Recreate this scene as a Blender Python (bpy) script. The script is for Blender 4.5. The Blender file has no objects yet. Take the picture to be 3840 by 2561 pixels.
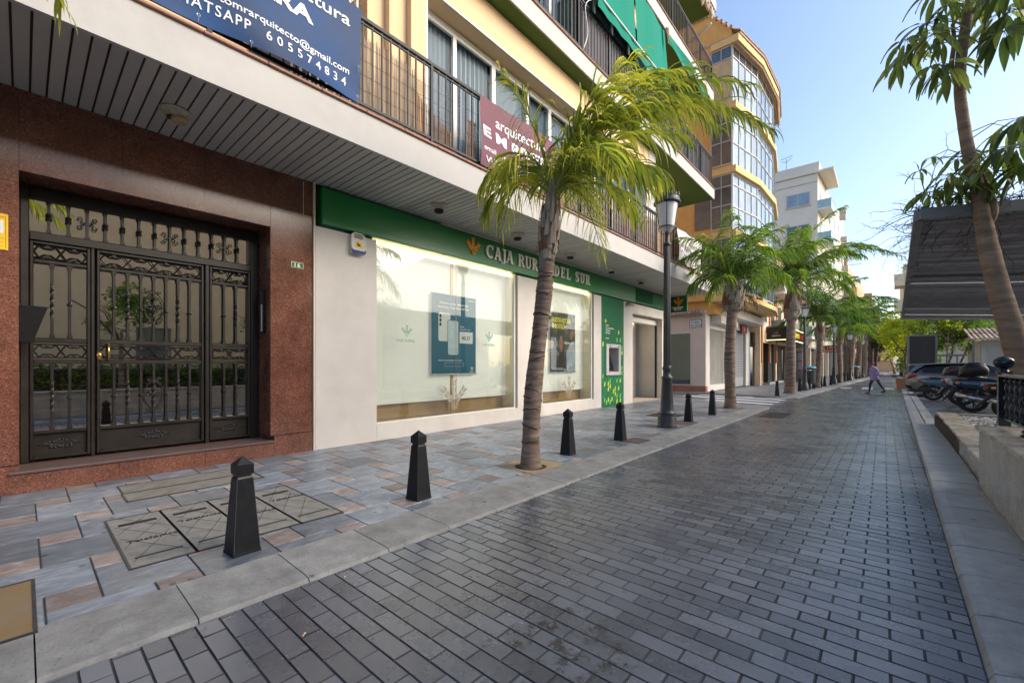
import bpy, math, random
from mathutils import Vector, Matrix, noise
R_ = random.Random(7)
PI = math.pi
scene = bpy.context.scene
COL = scene.collection

# ------------------------------------------------------------------ mesh helper
class MB:
    def __init__(s):
        s.v = []; s.f = []; s.r = []; s.m = []; s.sm = []; s.cur = 0; s.rv = 0.5; s.smooth = False
    def vert(s, p): s.v.append(tuple(p)); return len(s.v) - 1
    def face(s, idx, r=None):
        s.f.append(tuple(idx)); s.r.append(s.rv if r is None else r); s.m.append(s.cur); s.sm.append(s.smooth)
    def poly(s, pts, r=None):
        b = len(s.v); s.v.extend(tuple(p) for p in pts); s.face(range(b, b + len(pts)), r)
    def box(s, x0, x1, y0, y1, z0, z1, r=None):
        if x0 > x1: x0, x1 = x1, x0
        if y0 > y1: y0, y1 = y1, y0
        if z0 > z1: z0, z1 = z1, z0
        b = len(s.v)
        s.v += [(x0,y0,z0),(x1,y0,z0),(x1,y1,z0),(x0,y1,z0),(x0,y0,z1),(x1,y0,z1),(x1,y1,z1),(x0,y1,z1)]
        for q in ((0,3,2,1),(4,5,6,7),(0,1,5,4),(1,2,6,5),(2,3,7,6),(3,0,4,7)):
            s.face([b + i for i in q], r)
    def bbox(s, x0, x1, y0, y1, z0, z1, c=0.01, r=None):
        """box with chamfered edges"""
        if x0 > x1: x0, x1 = x1, x0
        if y0 > y1: y0, y1 = y1, y0
        if z0 > z1: z0, z1 = z1, z0
        b = len(s.v)
        c = min(c, (x1-x0)*.45, (y1-y0)*.45, (z1-z0)*.45)
        P = []
        for z, o in ((z0, c), (z0 + c, 0), (z1 - c, 0), (z1, c)):
            for (x, y) in ((x0, y0), (x1, y0), (x1, y1), (x0, y1)):
                sx = 1 if x == x0 else -1; sy = 1 if y == y0 else -1
                # two verts per corner
                if (sx == 1) == (sy == 1):
                    P += [(x + sx*o, y + sy*(c if o == 0 else c), z), (x + sx*c, y + sy*o, z)]
                else:
                    P += [(x + sx*c, y + sy*o, z), (x + sx*o, y + sy*c, z)]
        s.v += P
        for k in range(3):
            for i in range(8):
                j = (i + 1) % 8
                s.face([b+k*8+i, b+k*8+j, b+(k+1)*8+j, b+(k+1)*8+i], r)
        s.face([b + 7 - i for i in range(8)], r); s.face([b + 24 + i for i in range(8)], r)
    def frust(s, cx, cy, z0, z1, a0, a1, rot=0, b0=None, b1=None):
        b0 = a0 if b0 is None else b0; b1 = a1 if b1 is None else b1
        b = len(s.v); c_, s_ = math.cos(rot), math.sin(rot)
        for z, a, bb in ((z0, a0, b0), (z1, a1, b1)):
            for (x, y) in ((-a,-bb),(a,-bb),(a,bb),(-a,bb)):
                s.v.append((cx + x*c_ - y*s_, cy + x*s_ + y*c_, z))
        for q in ((0,3,2,1),(4,5,6,7),(0,1,5,4),(1,2,6,5),(2,3,7,6),(3,0,4,7)):
            s.face([b + i for i in q])
    def tube(s, pts, rad, n=8, cap=True, r=None, up=None, rr=None):
        pts = [Vector(p) for p in pts]
        if not hasattr(rad, '__len__'): rad = [rad] * len(pts)
        b = len(s.v); prev = None
        for i, p in enumerate(pts):
            if i == 0: d = pts[1] - p
            elif i == len(pts) - 1: d = p - pts[i-1]
            else: d = pts[i+1] - pts[i-1]
            if d.length < 1e-9: d = Vector((0,0,1))
            d.normalize()
            if prev is None:
                a = Vector((0,0,1)) if abs(d.z) < .9 else Vector((1,0,0))
                u = d.cross(a).normalized()
            else:
                u = (prev - d * prev.dot(d))
                u = u.normalized() if u.length > 1e-6 else d.orthogonal().normalized()
            prev = u; w = d.cross(u)
            for k in range(n):
                t = 2*PI*k/n
                s.v.append(tuple(p + (u*math.cos(t) + w*math.sin(t)) * rad[i]))
        for i in range(len(pts)-1):
            for k in range(n):
                k2 = (k+1) % n
                s.face([b+i*n+k, b+i*n+k2, b+(i+1)*n+k2, b+(i+1)*n+k], r if rr is None else rr[i])
        if cap:
            s.face([b+n-1-k for k in range(n)], r); s.face([b+(len(pts)-1)*n+k for k in range(n)], r)
    def lathe(s, prof, c=(0,0,0), n=16, cap=True, axis='z', r=None, flute=0):
        b = len(s.v)
        for (rr, z) in prof:
            for k in range(n):
                t = 2*PI*k/n; q = rr * (1 - (flute if k % 2 else 0))
                if axis == 'z': p = (c[0]+q*math.cos(t), c[1]+q*math.sin(t), c[2]+z)
                elif axis == 'y': p = (c[0]+q*math.cos(t), c[1]+z, c[2]-q*math.sin(t))
                else: p = (c[0]+z, c[1]+q*math.cos(t), c[2]+q*math.sin(t))
                s.v.append(p)
        for i in range(len(prof)-1):
            for k in range(n):
                k2 = (k+1) % n
                s.face([b+i*n+k, b+i*n+k2, b+(i+1)*n+k2, b+(i+1)*n+k], r)
        if cap:
            if prof[0][0] > 1e-5: s.face([b+n-1-k for k in range(n)], r)
            if prof[-1][0] > 1e-5: s.face([b+(len(prof)-1)*n+k for k in range(n)], r)
    def prism(s, poly, z0, z1, r=None):
        """vertical prism over a ccw xy polygon"""
        n = len(poly); b = len(s.v)
        s.v += [(x, y, z0) for x, y in poly] + [(x, y, z1) for x, y in poly]
        s.face([b+n-1-i for i in range(n)], r); s.face([b+n+i for i in range(n)], r)
        for i in range(n):
            j = (i+1) % n; s.face([b+i, b+j, b+n+j, b+n+i], r)
    def prism_on(s, poly, O, U, V, N, d, r=None):
        """polygon given in (u,v) on a plane O + uU + vV, extruded by d along N"""
        O, U, V, N = Vector(O), Vector(U), Vector(V), Vector(N)
        n = len(poly); b = len(s.v)
        for k in (0, 1):
            for (u, v) in poly: s.v.append(tuple(O + U*u + V*v + N*(d*k)))
        s.face([b+n-1-i for i in range(n)], r); s.face([b+n+i for i in range(n)], r)
        for i in range(n):
            j = (i+1) % n; s.face([b+i, b+j, b+n+j, b+n+i], r)
    def xf(s, M, i0=0):
        for i in range(i0, len(s.v)): s.v[i] = tuple(M @ Vector(s.v[i]))
    def add(s, o, M=None):
        b = len(s.v)
        s.v += [tuple(M @ Vector(p)) for p in o.v] if M is not None else list(o.v)
        for f, r, m, sm in zip(o.f, o.r, o.m, o.sm):
            s.f.append(tuple(b+i for i in f)); s.r.append(r); s.m.append(m); s.sm.append(sm)
    def build(s, name, mats, parent=None, label=None, cat=None, group=None, kind=None, loc=None):
        me = bpy.data.meshes.new(name)
        off = Vector((0,0,0))
        q = parent
        while q is not None: off += q.location; q = q.parent
        if loc is not None: off += Vector(loc)
        vs = [(x-off.x, y-off.y, z-off.z) for x, y, z in s.v]
        me.from_pydata(vs, [], s.f)
        if not isinstance(mats, (list, tuple)): mats = [mats]
        for m in mats: me.materials.append(m)
        me.polygons.foreach_set('material_index', s.m)
        me.polygons.foreach_set('use_smooth', s.sm)
        at = me.attributes.new('rnd', 'FLOAT', 'FACE'); at.data.foreach_set('value', s.r)
        me.validate(); me.update()
        o = bpy.data.objects.new(name, me); COL.objects.link(o)
        if parent is not None: o.parent = parent
        if loc is not None: o.location = loc
        tag(o, label, cat, group, kind)
        return o

def tag(o, label=None, cat=None, group=None, kind=None):
    if label: o['label'] = label
    if cat: o['category'] = cat
    if group: o['group'] = group
    if kind: o['kind'] = kind
    return o
def thing(name, loc, label, cat, group=None):
    o = bpy.data.objects.new(name, None); COL.objects.link(o); o.location = loc
    o.empty_display_size = .2
    return tag(o, label, cat, group)
KIDS = {}
def children(o): return [c for c in bpy.data.objects if c.parent == o]
def copy_tree(src, loc=None, rz=None, label=None, group=None, scale=None, kids=None):
    kids = kids if kids is not None else snapshot(src)
    r = src.copy(); COL.objects.link(r)
    if loc is not None: r.location = loc
    if rz is not None: r.rotation_euler = (0, 0, rz)
    if scale is not None: r.scale = (scale,)*3 if not hasattr(scale, '__len__') else scale
    if label: r['label'] = label
    if group: r['group'] = group
    for ch, gs in kids:
        c = ch.copy(); COL.objects.link(c); c.parent = r
        for g in gs:
            d = g.copy(); COL.objects.link(d); d.parent = c
    return r
def snapshot(src):
    ks = children(src)
    return [(k, children(k)) for k in ks]

# ------------------------------------------------------------------ writing
def text_poly(body, size, O, U, V, N, depth, mat, name, parent, bold=0.0, align='LEFT', shear=0, spacing=1.0, label=None, sx=1.0):
    cu = bpy.data.curves.new('lettering', 'FONT'); cu.body = body; cu.size = size; cu.align_x = align
    cu.offset = bold; cu.extrude = depth/2; cu.shear = shear; cu.space_character = spacing; cu.resolution_u = 3
    tmp = bpy.data.objects.new('lettering', cu); COL.objects.link(tmp)
    dg = bpy.context.evaluated_depsgraph_get(); dg.update()
    me = bpy.data.meshes.new_from_object(tmp.evaluated_get(dg))
    bpy.data.objects.remove(tmp); bpy.data.curves.remove(cu)
    O, U, V, N = Vector(O), Vector(U).normalized(), Vector(V).normalized(), Vector(N).normalized()
    mb = MB()
    mb.v = [tuple(O + U*(v.co.x*sx) + V*v.co.y + N*(v.co.z + depth/2 + .001)) for v in me.vertices]
    flip = U.cross(V).dot(N) < 0
    for p in me.polygons:
        vs = list(p.vertices)
        mb.face(vs[::-1] if flip else vs)
    bpy.data.meshes.remove(me)
    return mb if name is None else mb.build(name, mat, parent, label)

# ------------------------------------------------------------------ materials
MATS = {}
def nn(nt, t, **kw):
    n = nt.nodes.new(t)
    for k, v in kw.items():
        if k.startswith('i_'):
            key = k[2:]; key = int(key) if key.isdigit() else key.replace('_', ' ')
            n.inputs[key].default_value = v
        else: setattr(n, k, v)
    return n
def base_mat(name):
    m = bpy.data.materials.new(name); m.use_nodes = True
    nt = m.node_tree; b = nt.nodes['Principled BSDF']
    return m, nt, b
def pm(name, col, rough=.6, metal=0., var=.12, scale=3., bump=.0, bscale=60., rndv=.0, spec=.5, col2=None, dirt=.0,
       rvar=.1, stretch=None, detail=4, coat=0., trans=0., spots=0.):
    """general painted/stone/metal surface: colour clouded by noise, per-face variation, bump"""
    if name in MATS: return MATS[name]
    m, nt, b = base_mat(name); L = nt.links.new
    tc = nn(nt, 'ShaderNodeTexCoord'); src = tc.outputs['Object']
    if stretch:
        mp = nn(nt, 'ShaderNodeMapping'); mp.inputs['Scale'].default_value = stretch; L(src, mp.inputs[0]); src = mp.outputs[0]
    no = nn(nt, 'ShaderNodeTexNoise'); no.inputs['Scale'].default_value = scale; no.inputs['Detail'].default_value = detail
    no.inputs['Roughness'].default_value = .65
    L(src, no.inputs['Vector'])
    rp = nn(nt, 'ShaderNodeMapRange'); rp.inputs['From Min'].default_value = .3; rp.inputs['From Max'].default_value = .7
    L(no.outputs['Fac'], rp.inputs['Value'])
    mx = nn(nt, 'ShaderNodeMix', data_type='RGBA')
    c1 = tuple(max(0, c*(1-var)) for c in col); c2 = col2 if col2 else tuple(min(1, c*(1+var)) for c in col)
    mx.inputs[6].default_value = (*c1, 1); mx.inputs[7].default_value = (*c2, 1)
    L(rp.outputs[0], mx.inputs[0]); out = mx.outputs[2]
    if rndv:
        at = nn(nt, 'ShaderNodeAttribute', attribute_name='rnd')
        r2 = nn(nt, 'ShaderNodeMapRange'); r2.inputs['To Min'].default_value = 1-rndv; r2.inputs['To Max'].default_value = 1+rndv
        L(at.outputs['Fac'], r2.inputs['Value'])
        m2 = nn(nt, 'ShaderNodeVectorMath', operation='SCALE'); L(out, m2.inputs[0]); L(r2.outputs[0], m2.inputs['Scale']); out = m2.outputs[0]
    if dirt:
        n3 = nn(nt, 'ShaderNodeTexNoise'); n3.inputs['Scale'].default_value = scale*.35; n3.inputs['Detail'].default_value = 8
        n3.inputs['Roughness'].default_value = .75; L(src, n3.inputs['Vector'])
        r3 = nn(nt, 'ShaderNodeMapRange'); r3.inputs['From Min'].default_value = .52; r3.inputs['From Max'].default_value = .75
        r3.inputs['To Max'].default_value = dirt; L(n3.outputs['Fac'], r3.inputs['Value'])
        m3 = nn(nt, 'ShaderNodeMix', data_type='RGBA'); L(r3.outputs[0], m3.inputs[0]); L(out, m3.inputs[6])
        m3.inputs[7].default_value = (col[0]*.35, col[1]*.33, col[2]*.3, 1); out = m3.outputs[2]
    if spots:
        for (sc_, lo, hi, f_) in ((3.6,.06,.10,.75),(9,.05,.10,.5),(30,.10,.24,.30)):
            v6 = nn(nt, 'ShaderNodeTexVoronoi'); v6.inputs['Scale'].default_value = sc_; L(tc.outputs['Object'], v6.inputs['Vector'])
            r6 = nn(nt, 'ShaderNodeMapRange'); r6.inputs['From Min'].default_value = lo; r6.inputs['From Max'].default_value = hi; r6.inputs['To Min'].default_value = f_*spots; r6.inputs['To Max'].default_value = 0; L(v6.outputs['Distance'], r6.inputs['Value'])
            m6 = nn(nt, 'ShaderNodeMix', data_type='RGBA'); L(r6.outputs[0], m6.inputs[0]); L(out, m6.inputs[6]); m6.inputs[7].default_value = (.05,.05,.05,1); out = m6.outputs[2]
    L(out, b.inputs['Base Color'])
    rr = nn(nt, 'ShaderNodeMapRange'); rr.inputs['To Min'].default_value = max(.02, rough-rvar); rr.inputs['To Max'].default_value = min(1, rough+rvar)
    L(no.outputs['Fac'], rr.inputs['Value']); L(rr.outputs[0], b.inputs['Roughness'])
    b.inputs['Metallic'].default_value = metal; b.inputs['Specular IOR Level'].default_value = spec
    if coat: b.inputs['Coat Weight'].default_value = coat; b.inputs['Coat Roughness'].default_value = .08
    if trans: b.inputs['Transmission Weight'].default_value = trans
    if bump:
        n4 = nn(nt, 'ShaderNodeTexNoise'); n4.inputs['Scale'].default_value = bscale; n4.inputs['Detail'].default_value = 5
        L(src, n4.inputs['Vector'])
        bp = nn(nt, 'ShaderNodeBump'); bp.inputs['Strength'].default_value = bump; bp.inputs['Distance'].default_value = .01
        L(n4.outputs['Fac'], bp.inputs['Height']); L(bp.outputs[0], b.inputs['Normal'])
    MATS[name] = m; return m
def granite(name, ca, cb, cc, scale=90., rough=.18, jx=None):
    if name in MATS: return MATS[name]
    m, nt, b = base_mat(name); L = nt.links.new
    tc = nn(nt, 'ShaderNodeTexCoord')
    vo = nn(nt, 'ShaderNodeTexVoronoi'); vo.inputs['Scale'].default_value = scale; L(tc.outputs['Object'], vo.inputs['Vector'])
    no = nn(nt, 'ShaderNodeTexNoise'); no.inputs['Scale'].default_value = scale*.5; no.inputs['Detail'].default_value = 6; L(tc.outputs['Object'], no.inputs['Vector'])
    sp = nn(nt, 'ShaderNodeSeparateColor'); L(vo.outputs['Color'], sp.inputs[0])
    cr = nn(nt, 'ShaderNodeValToRGB'); e = cr.color_ramp.elements
    e[0].position = .0; e[0].color = (*cb, 1); e[1].position = 1; e[1].color = (*cc, 1)
    k = cr.color_ramp.elements.new(.32); k.color = (*ca, 1); k = cr.color_ramp.elements.new(.78); k.color = (*ca, 1)
    ad = nn(nt, 'ShaderNodeMath', operation='ADD'); L(sp.outputs[0], ad.inputs[0])
    sb = nn(nt, 'ShaderNodeMath', operation='MULTIPLY_ADD'); L(no.outputs['Fac'], sb.inputs[0]); sb.inputs[1].default_value = .9; sb.inputs[2].default_value = -.45
    L(sb.outputs[0], ad.inputs[1]); L(ad.outputs[0], cr.inputs[0])
    n2 = nn(nt, 'ShaderNodeTexNoise'); n2.inputs['Scale'].default_value = 2.6; n2.inputs['Detail'].default_value = 8; n2.inputs['Roughness'].default_value = .7; L(tc.outputs['Object'], n2.inputs['Vector'])
    r2 = nn(nt, 'ShaderNodeMapRange'); r2.inputs['From Min'].default_value = .3; r2.inputs['From Max'].default_value = .7; r2.inputs['To Min'].default_value = .62; r2.inputs['To Max'].default_value = 1.3; L(n2.outputs['Fac'], r2.inputs['Value'])
    sc = nn(nt, 'ShaderNodeVectorMath', operation='SCALE'); L(cr.outputs[0], sc.inputs[0]); L(r2.outputs[0], sc.inputs['Scale'])
    L(sc.outputs[0], b.inputs['Base Color'])
    r3 = nn(nt, 'ShaderNodeMapRange'); r3.inputs['To Min'].default_value = rough*.7; r3.inputs['To Max'].default_value = rough*1.5
    L(n2.outputs['Fac'], r3.inputs['Value']); L(r3.outputs[0], b.inputs['Roughness'])
    MATS[name] = m; return m
def emit(name, col, st):
    if name in MATS: return MATS[name]
    m, nt, b = base_mat(name)
    b.inputs['Base Color'].default_value = (*col, 1); b.inputs['Emission Color'].default_value = (*col, 1); b.inputs['Emission Strength'].default_value = st
    MATS[name] = m; return m
def glass(name, tint=(.92,.96,.95), refl=.10, rough=.0, wav=0.0, k=1.3):
    """thin window glass: lets through, mirrors by angle"""
    if name in MATS: return MATS[name]
    m = bpy.data.materials.new(name); m.use_nodes = True; nt = m.node_tree; nt.nodes.clear(); L = nt.links.new
    o = nn(nt, 'ShaderNodeOutputMaterial'); tr = nn(nt, 'ShaderNodeBsdfTransparent'); tr.inputs[0].default_value = (*tint, 1)
    gl = nn(nt, 'ShaderNodeBsdfGlossy'); gl.inputs['Roughness'].default_value = rough; gl.inputs[0].default_value = (1,1,1,1)
    fr = nn(nt, 'ShaderNodeFresnel'); fr.inputs['IOR'].default_value = 1.6
    ma = nn(nt, 'ShaderNodeMath', operation='MULTIPLY_ADD', use_clamp=True); ma.inputs[1].default_value = k; ma.inputs[2].default_value = refl
    L(fr.outputs[0], ma.inputs[0]); mx = nn(nt, 'ShaderNodeMixShader'); L(ma.outputs[0], mx.inputs[0]); L(tr.outputs[0], mx.inputs[1]); L(gl.outputs[0], mx.inputs[2])
    if wav:
        tc = nn(nt, 'ShaderNodeTexCoord'); no = nn(nt, 'ShaderNodeTexNoise'); no.inputs['Scale'].default_value = 1.2; L(tc.outputs['Object'], no.inputs['Vector'])
        bp = nn(nt, 'ShaderNodeBump'); bp.inputs['Strength'].default_value = wav; bp.inputs['Distance'].default_value = .02
        L(no.outputs['Fac'], bp.inputs['Height']); L(bp.outputs[0], gl.inputs['Normal'])
    L(mx.outputs[0], o.inputs[0]); MATS[name] = m; return m
def leafmat(name, ca, cb, cc, rough=.62, tr=.45, wide=2.0):
    """leaf: colour by per-leaf random value, part of the light passes through"""
    if name in MATS: return MATS[name]
    m, nt, b = base_mat(name); L = nt.links.new
    at = nn(nt, 'ShaderNodeAttribute', attribute_name='rnd')
    tc = nn(nt, 'ShaderNodeTexCoord'); no = nn(nt, 'ShaderNodeTexNoise'); no.inputs['Scale'].default_value = wide; L(tc.outputs['Object'], no.inputs['Vector'])
    ad = nn(nt, 'ShaderNodeMath', operation='MULTIPLY_ADD'); L(no.outputs['Fac'], ad.inputs[0]); ad.inputs[1].default_value = .8
    sb = nn(nt, 'ShaderNodeMath', operation='ADD'); L(at.outputs['Fac'], sb.inputs[0]); sb.inputs[1].default_value = -.4
    L(sb.outputs[0], ad.inputs[2])
    cr = nn(nt, 'ShaderNodeValToRGB'); e = cr.color_ramp.elements; e[0].color = (*ca, 1); e[1].color = (*cc, 1)
    k = e.new(.5); k.color = (*cb, 1); L(ad.outputs[0], cr.inputs[0]); L(cr.outputs[0], b.inputs['Base Color'])
    b.inputs['Roughness'].default_value = rough; b.inputs['Specular IOR Level'].default_value = .3
    tl = nn(nt, 'ShaderNodeBsdfTranslucent'); sc = nn(nt, 'ShaderNodeVectorMath', operation='SCALE'); sc.inputs['Scale'].default_value = 1.5
    L(cr.outputs[0], sc.inputs[0]); L(sc.outputs[0], tl.inputs[0])
    mx = nn(nt, 'ShaderNodeMixShader'); mx.inputs[0].default_value = tr
    L(b.outputs[0], mx.inputs[1]); L(tl.outputs[0], mx.inputs[2]); L(mx.outputs[0], nt.nodes['Material Output'].inputs[0])
    MATS[name] = m; return m
SUN_AZ_DEG, SUN_EL_DEG, SUN_ST, SUN_ANG, SKY_ST, EXPO = 64, 31, 1.4, 40, .15, 1.14
# ------------------------------------------------------------------ camera, sky, sun
cam = bpy.data.cameras.new('camera'); co = bpy.data.objects.new('camera', cam); COL.objects.link(co)
co.location = (0, 0, 1.35); co.rotation_euler = (PI/2, 0, math.radians(41.0844))
cam.lens = 15.0; cam.sensor_width = 36; cam.shift_y = .0233; cam.clip_end = 1500; cam.clip_start = .05
scene.camera = co
SUN_AZ, SUN_EL = math.radians(SUN_AZ_DEG), math.radians(SUN_EL_DEG)       # azimuth from +Y towards +X
sd = Vector((math.sin(SUN_AZ)*math.cos(SUN_EL), math.cos(SUN_AZ)*math.cos(SUN_EL), math.sin(SUN_EL)))
w = bpy.data.worlds.new('World'); scene.world = w; w.use_nodes = True; nt = w.node_tree
sky = nn(nt, 'ShaderNodeTexSky', sky_type='NISHITA'); sky.sun_disc = False; sky.sun_elevation = SUN_EL
sky.sun_rotation = SUN_AZ; sky.air_density = 1.0; sky.dust_density = 2.4; sky.ozone_density = 2.2; sky.altitude = 30
bg = nt.nodes['Background']; nt.links.new(sky.outputs[0], bg.inputs[0]); bg.inputs[1].default_value = SKY_ST
sl = bpy.data.lights.new('sun', 'SUN'); sl.energy = SUN_ST; sl.angle = math.radians(SUN_ANG); sl.color = (1.0, .87, .70)
so = bpy.data.objects.new('sun', sl); COL.objects.link(so); so.rotation_euler = sd.to_track_quat('Z', 'Y').to_euler(); so.location = (0,0,60)
scene.view_settings.view_transform = 'Standard'; scene.view_settings.look = 'None'; scene.view_settings.exposure = EXPO; scene.view_settings.gamma = 1

# ------------------------------------------------------------------ ground
def bend(y): return max(0., y-20.)*.045
def xl(y): return -2.76 + bend(y)                 # road edge of the left kerb
def xr(y): return .31 + .0125*max(0, y)           # road edge of the right kerb
def xw(y): return -6.85 + bend(y)                 # building line on the left
YMAX = 98.

m_ground = pm('ground_grey', (.11,.11,.11), .8, var=.2, scale=.6)
m = MB(); m.box(-260, 260, -200, 420, -.4, -.075); m.build('ground', m_ground, kind='structure')

def clampbox(m, x0, x1, y0, y1, z, r, ch=.0, dz=.012, tilt=0., side=None):
    if x1-x0 < .012 or y1-y0 < .012: return
    a = tilt and R_.uniform(-tilt, tilt); c = tilt and R_.uniform(-tilt, tilt); e = tilt and R_.uniform(-tilt, tilt)*.6
    if ch and x1-x0 > 4*ch and y1-y0 > 4*ch:
        b = len(m.v)
        Z = [z+a+e, z-a+e, z-a-e+c, z+a-e+c]
        m.v += [(x0,y0,z-dz),(x1,y0,z-dz),(x1,y1,z-dz),(x0,y1,z-dz),
                (x0+ch,y0+ch,Z[0]),(x1-ch,y0+ch,Z[1]),(x1-ch,y1-ch,Z[2]),(x0+ch,y1-ch,Z[3])]
        keep = m.cur
        for n_, q in enumerate(((4,5,6,7),(0,1,5,4),(1,2,6,5),(2,3,7,6),(3,0,4,7))):
            m.cur = keep if n_ == 0 or side is None else side
            m.face([b+i for i in q], r)
        m.cur = keep
    else:
        m.poly([(x0,y0,z),(x1,y0,z),(x1,y1,z),(x0,y1,z)], r)

# road of dark grey setts, courses across the street
def road_material(name, ca, cb, rough):
    m, nt, b = base_mat(name); L = nt.links.new
    tc = nn(nt, 'ShaderNodeTexCoord'); at = nn(nt, 'ShaderNodeAttribute', attribute_name='rnd')
    n1 = nn(nt, 'ShaderNodeTexNoise'); n1.inputs['Scale'].default_value = .9; n1.inputs['Detail'].default_value = 10; n1.inputs['Roughness'].default_value = .72; L(tc.outputs['Object'], n1.inputs['Vector'])
    n2 = nn(nt, 'ShaderNodeTexNoise'); n2.inputs['Scale'].default_value = 75; n2.inputs['Detail'].default_value = 8; n2.inputs['Roughness'].default_value = .8; L(tc.outputs['Object'], n2.inputs['Vector'])
    n3 = nn(nt, 'ShaderNodeTexVoronoi'); n3.inputs['Scale'].default_value = 38; L(tc.outputs['Object'], n3.inputs['Vector'])
    s = nn(nt, 'ShaderNodeMath', operation='MULTIPLY_ADD'); L(at.outputs['Fac'], s.inputs[0]); s.inputs[1].default_value = .75
    t = nn(nt, 'ShaderNodeMath', operation='MULTIPLY_ADD'); L(n1.outputs['Fac'], t.inputs[0]); t.inputs[1].default_value = 2.4; t.inputs[2].default_value = -1.12
    L(t.outputs[0], s.inputs[2])
    mx = nn(nt, 'ShaderNodeMix', data_type='RGBA'); L(s.outputs[0], mx.inputs[0]); mx.inputs[6].default_value = (*ca, 1); mx.inputs[7].default_value = (*cb, 1)
    # light chips in the concrete
    c1 = nn(nt, 'ShaderNodeMapRange'); c1.inputs['From Min'].default_value = .56; c1.inputs['From Max'].default_value = .70; L(n2.outputs['Fac'], c1.inputs['Value']); c1.inputs['To Max'].default_value = .42
    m2 = nn(nt, 'ShaderNodeMix', data_type='RGBA'); L(c1.outputs[0], m2.inputs[0]); L(mx.outputs[2], m2.inputs[6]); m2.inputs[7].default_value = (.24,.245,.25,1)
    # dusty brownish wheel track along the left kerb
    s0 = nn(nt, 'ShaderNodeSeparateXYZ'); L(tc.outputs['Object'], s0.inputs[0])
    k0 = nn(nt, 'ShaderNodeMath', operation='MULTIPLY_ADD'); L(s0.outputs[0], k0.inputs[0]); k0.inputs[1].default_value = 1.9; k0.inputs[2].default_value = 3.7
    k1 = nn(nt, 'ShaderNodeMath', operation='ABSOLUTE'); L(k0.outputs[0], k1.inputs[0])
    k2 = nn(nt, 'ShaderNodeMapRange'); k2.inputs['From Min'].default_value = .1; k2.inputs['From Max'].default_value = 1.1; k2.inputs['To Min'].default_value = .75; k2.inputs['To Max'].default_value = 0; L(k1.outputs[0], k2.inputs['Value'])
    k3 = nn(nt, 'ShaderNodeMath', operation='MULTIPLY'); L(k2.outputs[0], k3.inputs[0]); L(n1.outputs['Fac'], k3.inputs[1])
    mk = nn(nt, 'ShaderNodeMix', data_type='RGBA'); L(k3.outputs[0], mk.inputs[0]); L(m2.outputs[2], mk.inputs[6]); mk.inputs[7].default_value = (.155,.14,.125,1); m2 = mk
    # dark spills: big blotches masked to one zone, small gum spots everywhere
    sp = nn(nt, 'ShaderNodeSeparateXYZ'); L(tc.outputs['Object'], sp.inputs[0])
    mp = nn(nt, 'ShaderNodeMapping'); mp.inputs['Location'].default_value = (1.44, -1.925, 0); mp.inputs['Scale'].default_value = (1.2, 1.1, 0)
    L(tc.outputs['Object'], mp.inputs[0]); ln = nn(nt, 'ShaderNodeVectorMath', operation='LENGTH'); L(mp.outputs[0], ln.inputs[0])
    z1 = nn(nt, 'ShaderNodeMapRange'); z1.inputs['From Min'].default_value = .3; z1.inputs['From Max'].default_value = 1.25; z1.inputs['To Min'].default_value = .10; z1.inputs['To Max'].default_value = -.3; L(ln.outputs['Value'], z1.inputs['Value'])
    n5 = nn(nt, 'ShaderNodeTexNoise'); n5.inputs['Scale'].default_value = 9; n5.inputs['Detail'].default_value = 9; n5.inputs['Roughness'].default_value = .75; L(tc.outputs['Object'], n5.inputs['Vector'])
    a5 = nn(nt, 'ShaderNodeMath', operation='ADD'); L(n5.outputs['Fac'], a5.inputs[0]); L(z1.outputs[0], a5.inputs[1])
    r5 = nn(nt, 'ShaderNodeMapRange'); r5.inputs['From Min'].default_value = .62; r5.inputs['From Max'].default_value = .70; r5.inputs['To Max'].default_value = .8; L(a5.outputs[0], r5.inputs['Value'])
    v6 = nn(nt, 'ShaderNodeTexVoronoi'); v6.inputs['Scale'].default_value = 4.3; v6.inputs['Randomness'].default_value = 1; L(tc.outputs['Object'], v6.inputs['Vector'])
    r6 = nn(nt, 'ShaderNodeMapRange'); r6.inputs['From Min'].default_value = .04; r6.inputs['From Max'].default_value = .09; r6.inputs['To Min'].default_value = .55; r6.inputs['To Max'].default_value = 0; L(v6.outputs['Distance'], r6.inputs['Value'])
    mxx = nn(nt, 'ShaderNodeMath', operation='MAXIMUM'); L(r5.outputs[0], mxx.inputs[0]); L(r6.outputs[0], mxx.inputs[1])
    m3 = nn(nt, 'ShaderNodeMix', data_type='RGBA'); L(mxx.outputs[0], m3.inputs[0]); L(m2.outputs[2], m3.inputs[6]); m3.inputs[7].default_value = (.012,.012,.014,1)
    L(m3.outputs[2], b.inputs['Base Color'])
    r = nn(nt, 'ShaderNodeMapRange'); r.inputs['To Min'].default_value = rough-.1; r.inputs['To Max'].default_value = rough+.14; L(n1.outputs['Fac'], r.inputs['Value'])
    L(r.outputs[0], b.inputs['Roughness']); b.inputs['Specular IOR Level'].default_value = .95
    bp = nn(nt, 'ShaderNodeBump'); bp.inputs['Strength'].default_value = .35; bp.inputs['Distance'].default_value = .004; L(n2.outputs['Fac'], bp.inputs['Height']); L(bp.outputs[0], b.inputs['Normal'])
    return m
m_sett = road_material('sett_grey', (.060,.068,.083), (.165,.178,.202), .26)
m_joint = pm('sett_joint', (.038,.040,.044), .95, var=.4, scale=1.1, col2=(.15,.15,.16), spec=.15)
m = MB(); m.poly([(-2.9,-6,-.0378),(.45,-6,-.0378),(1.6,YMAX,-.0378),(1.3,YMAX,-.0378)]); m.poly([(-2.9,-6,-.0378),(1.3,YMAX,-.0378),(.4,YMAX,-.0378),(-2.9,20,-.0378)])
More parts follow.
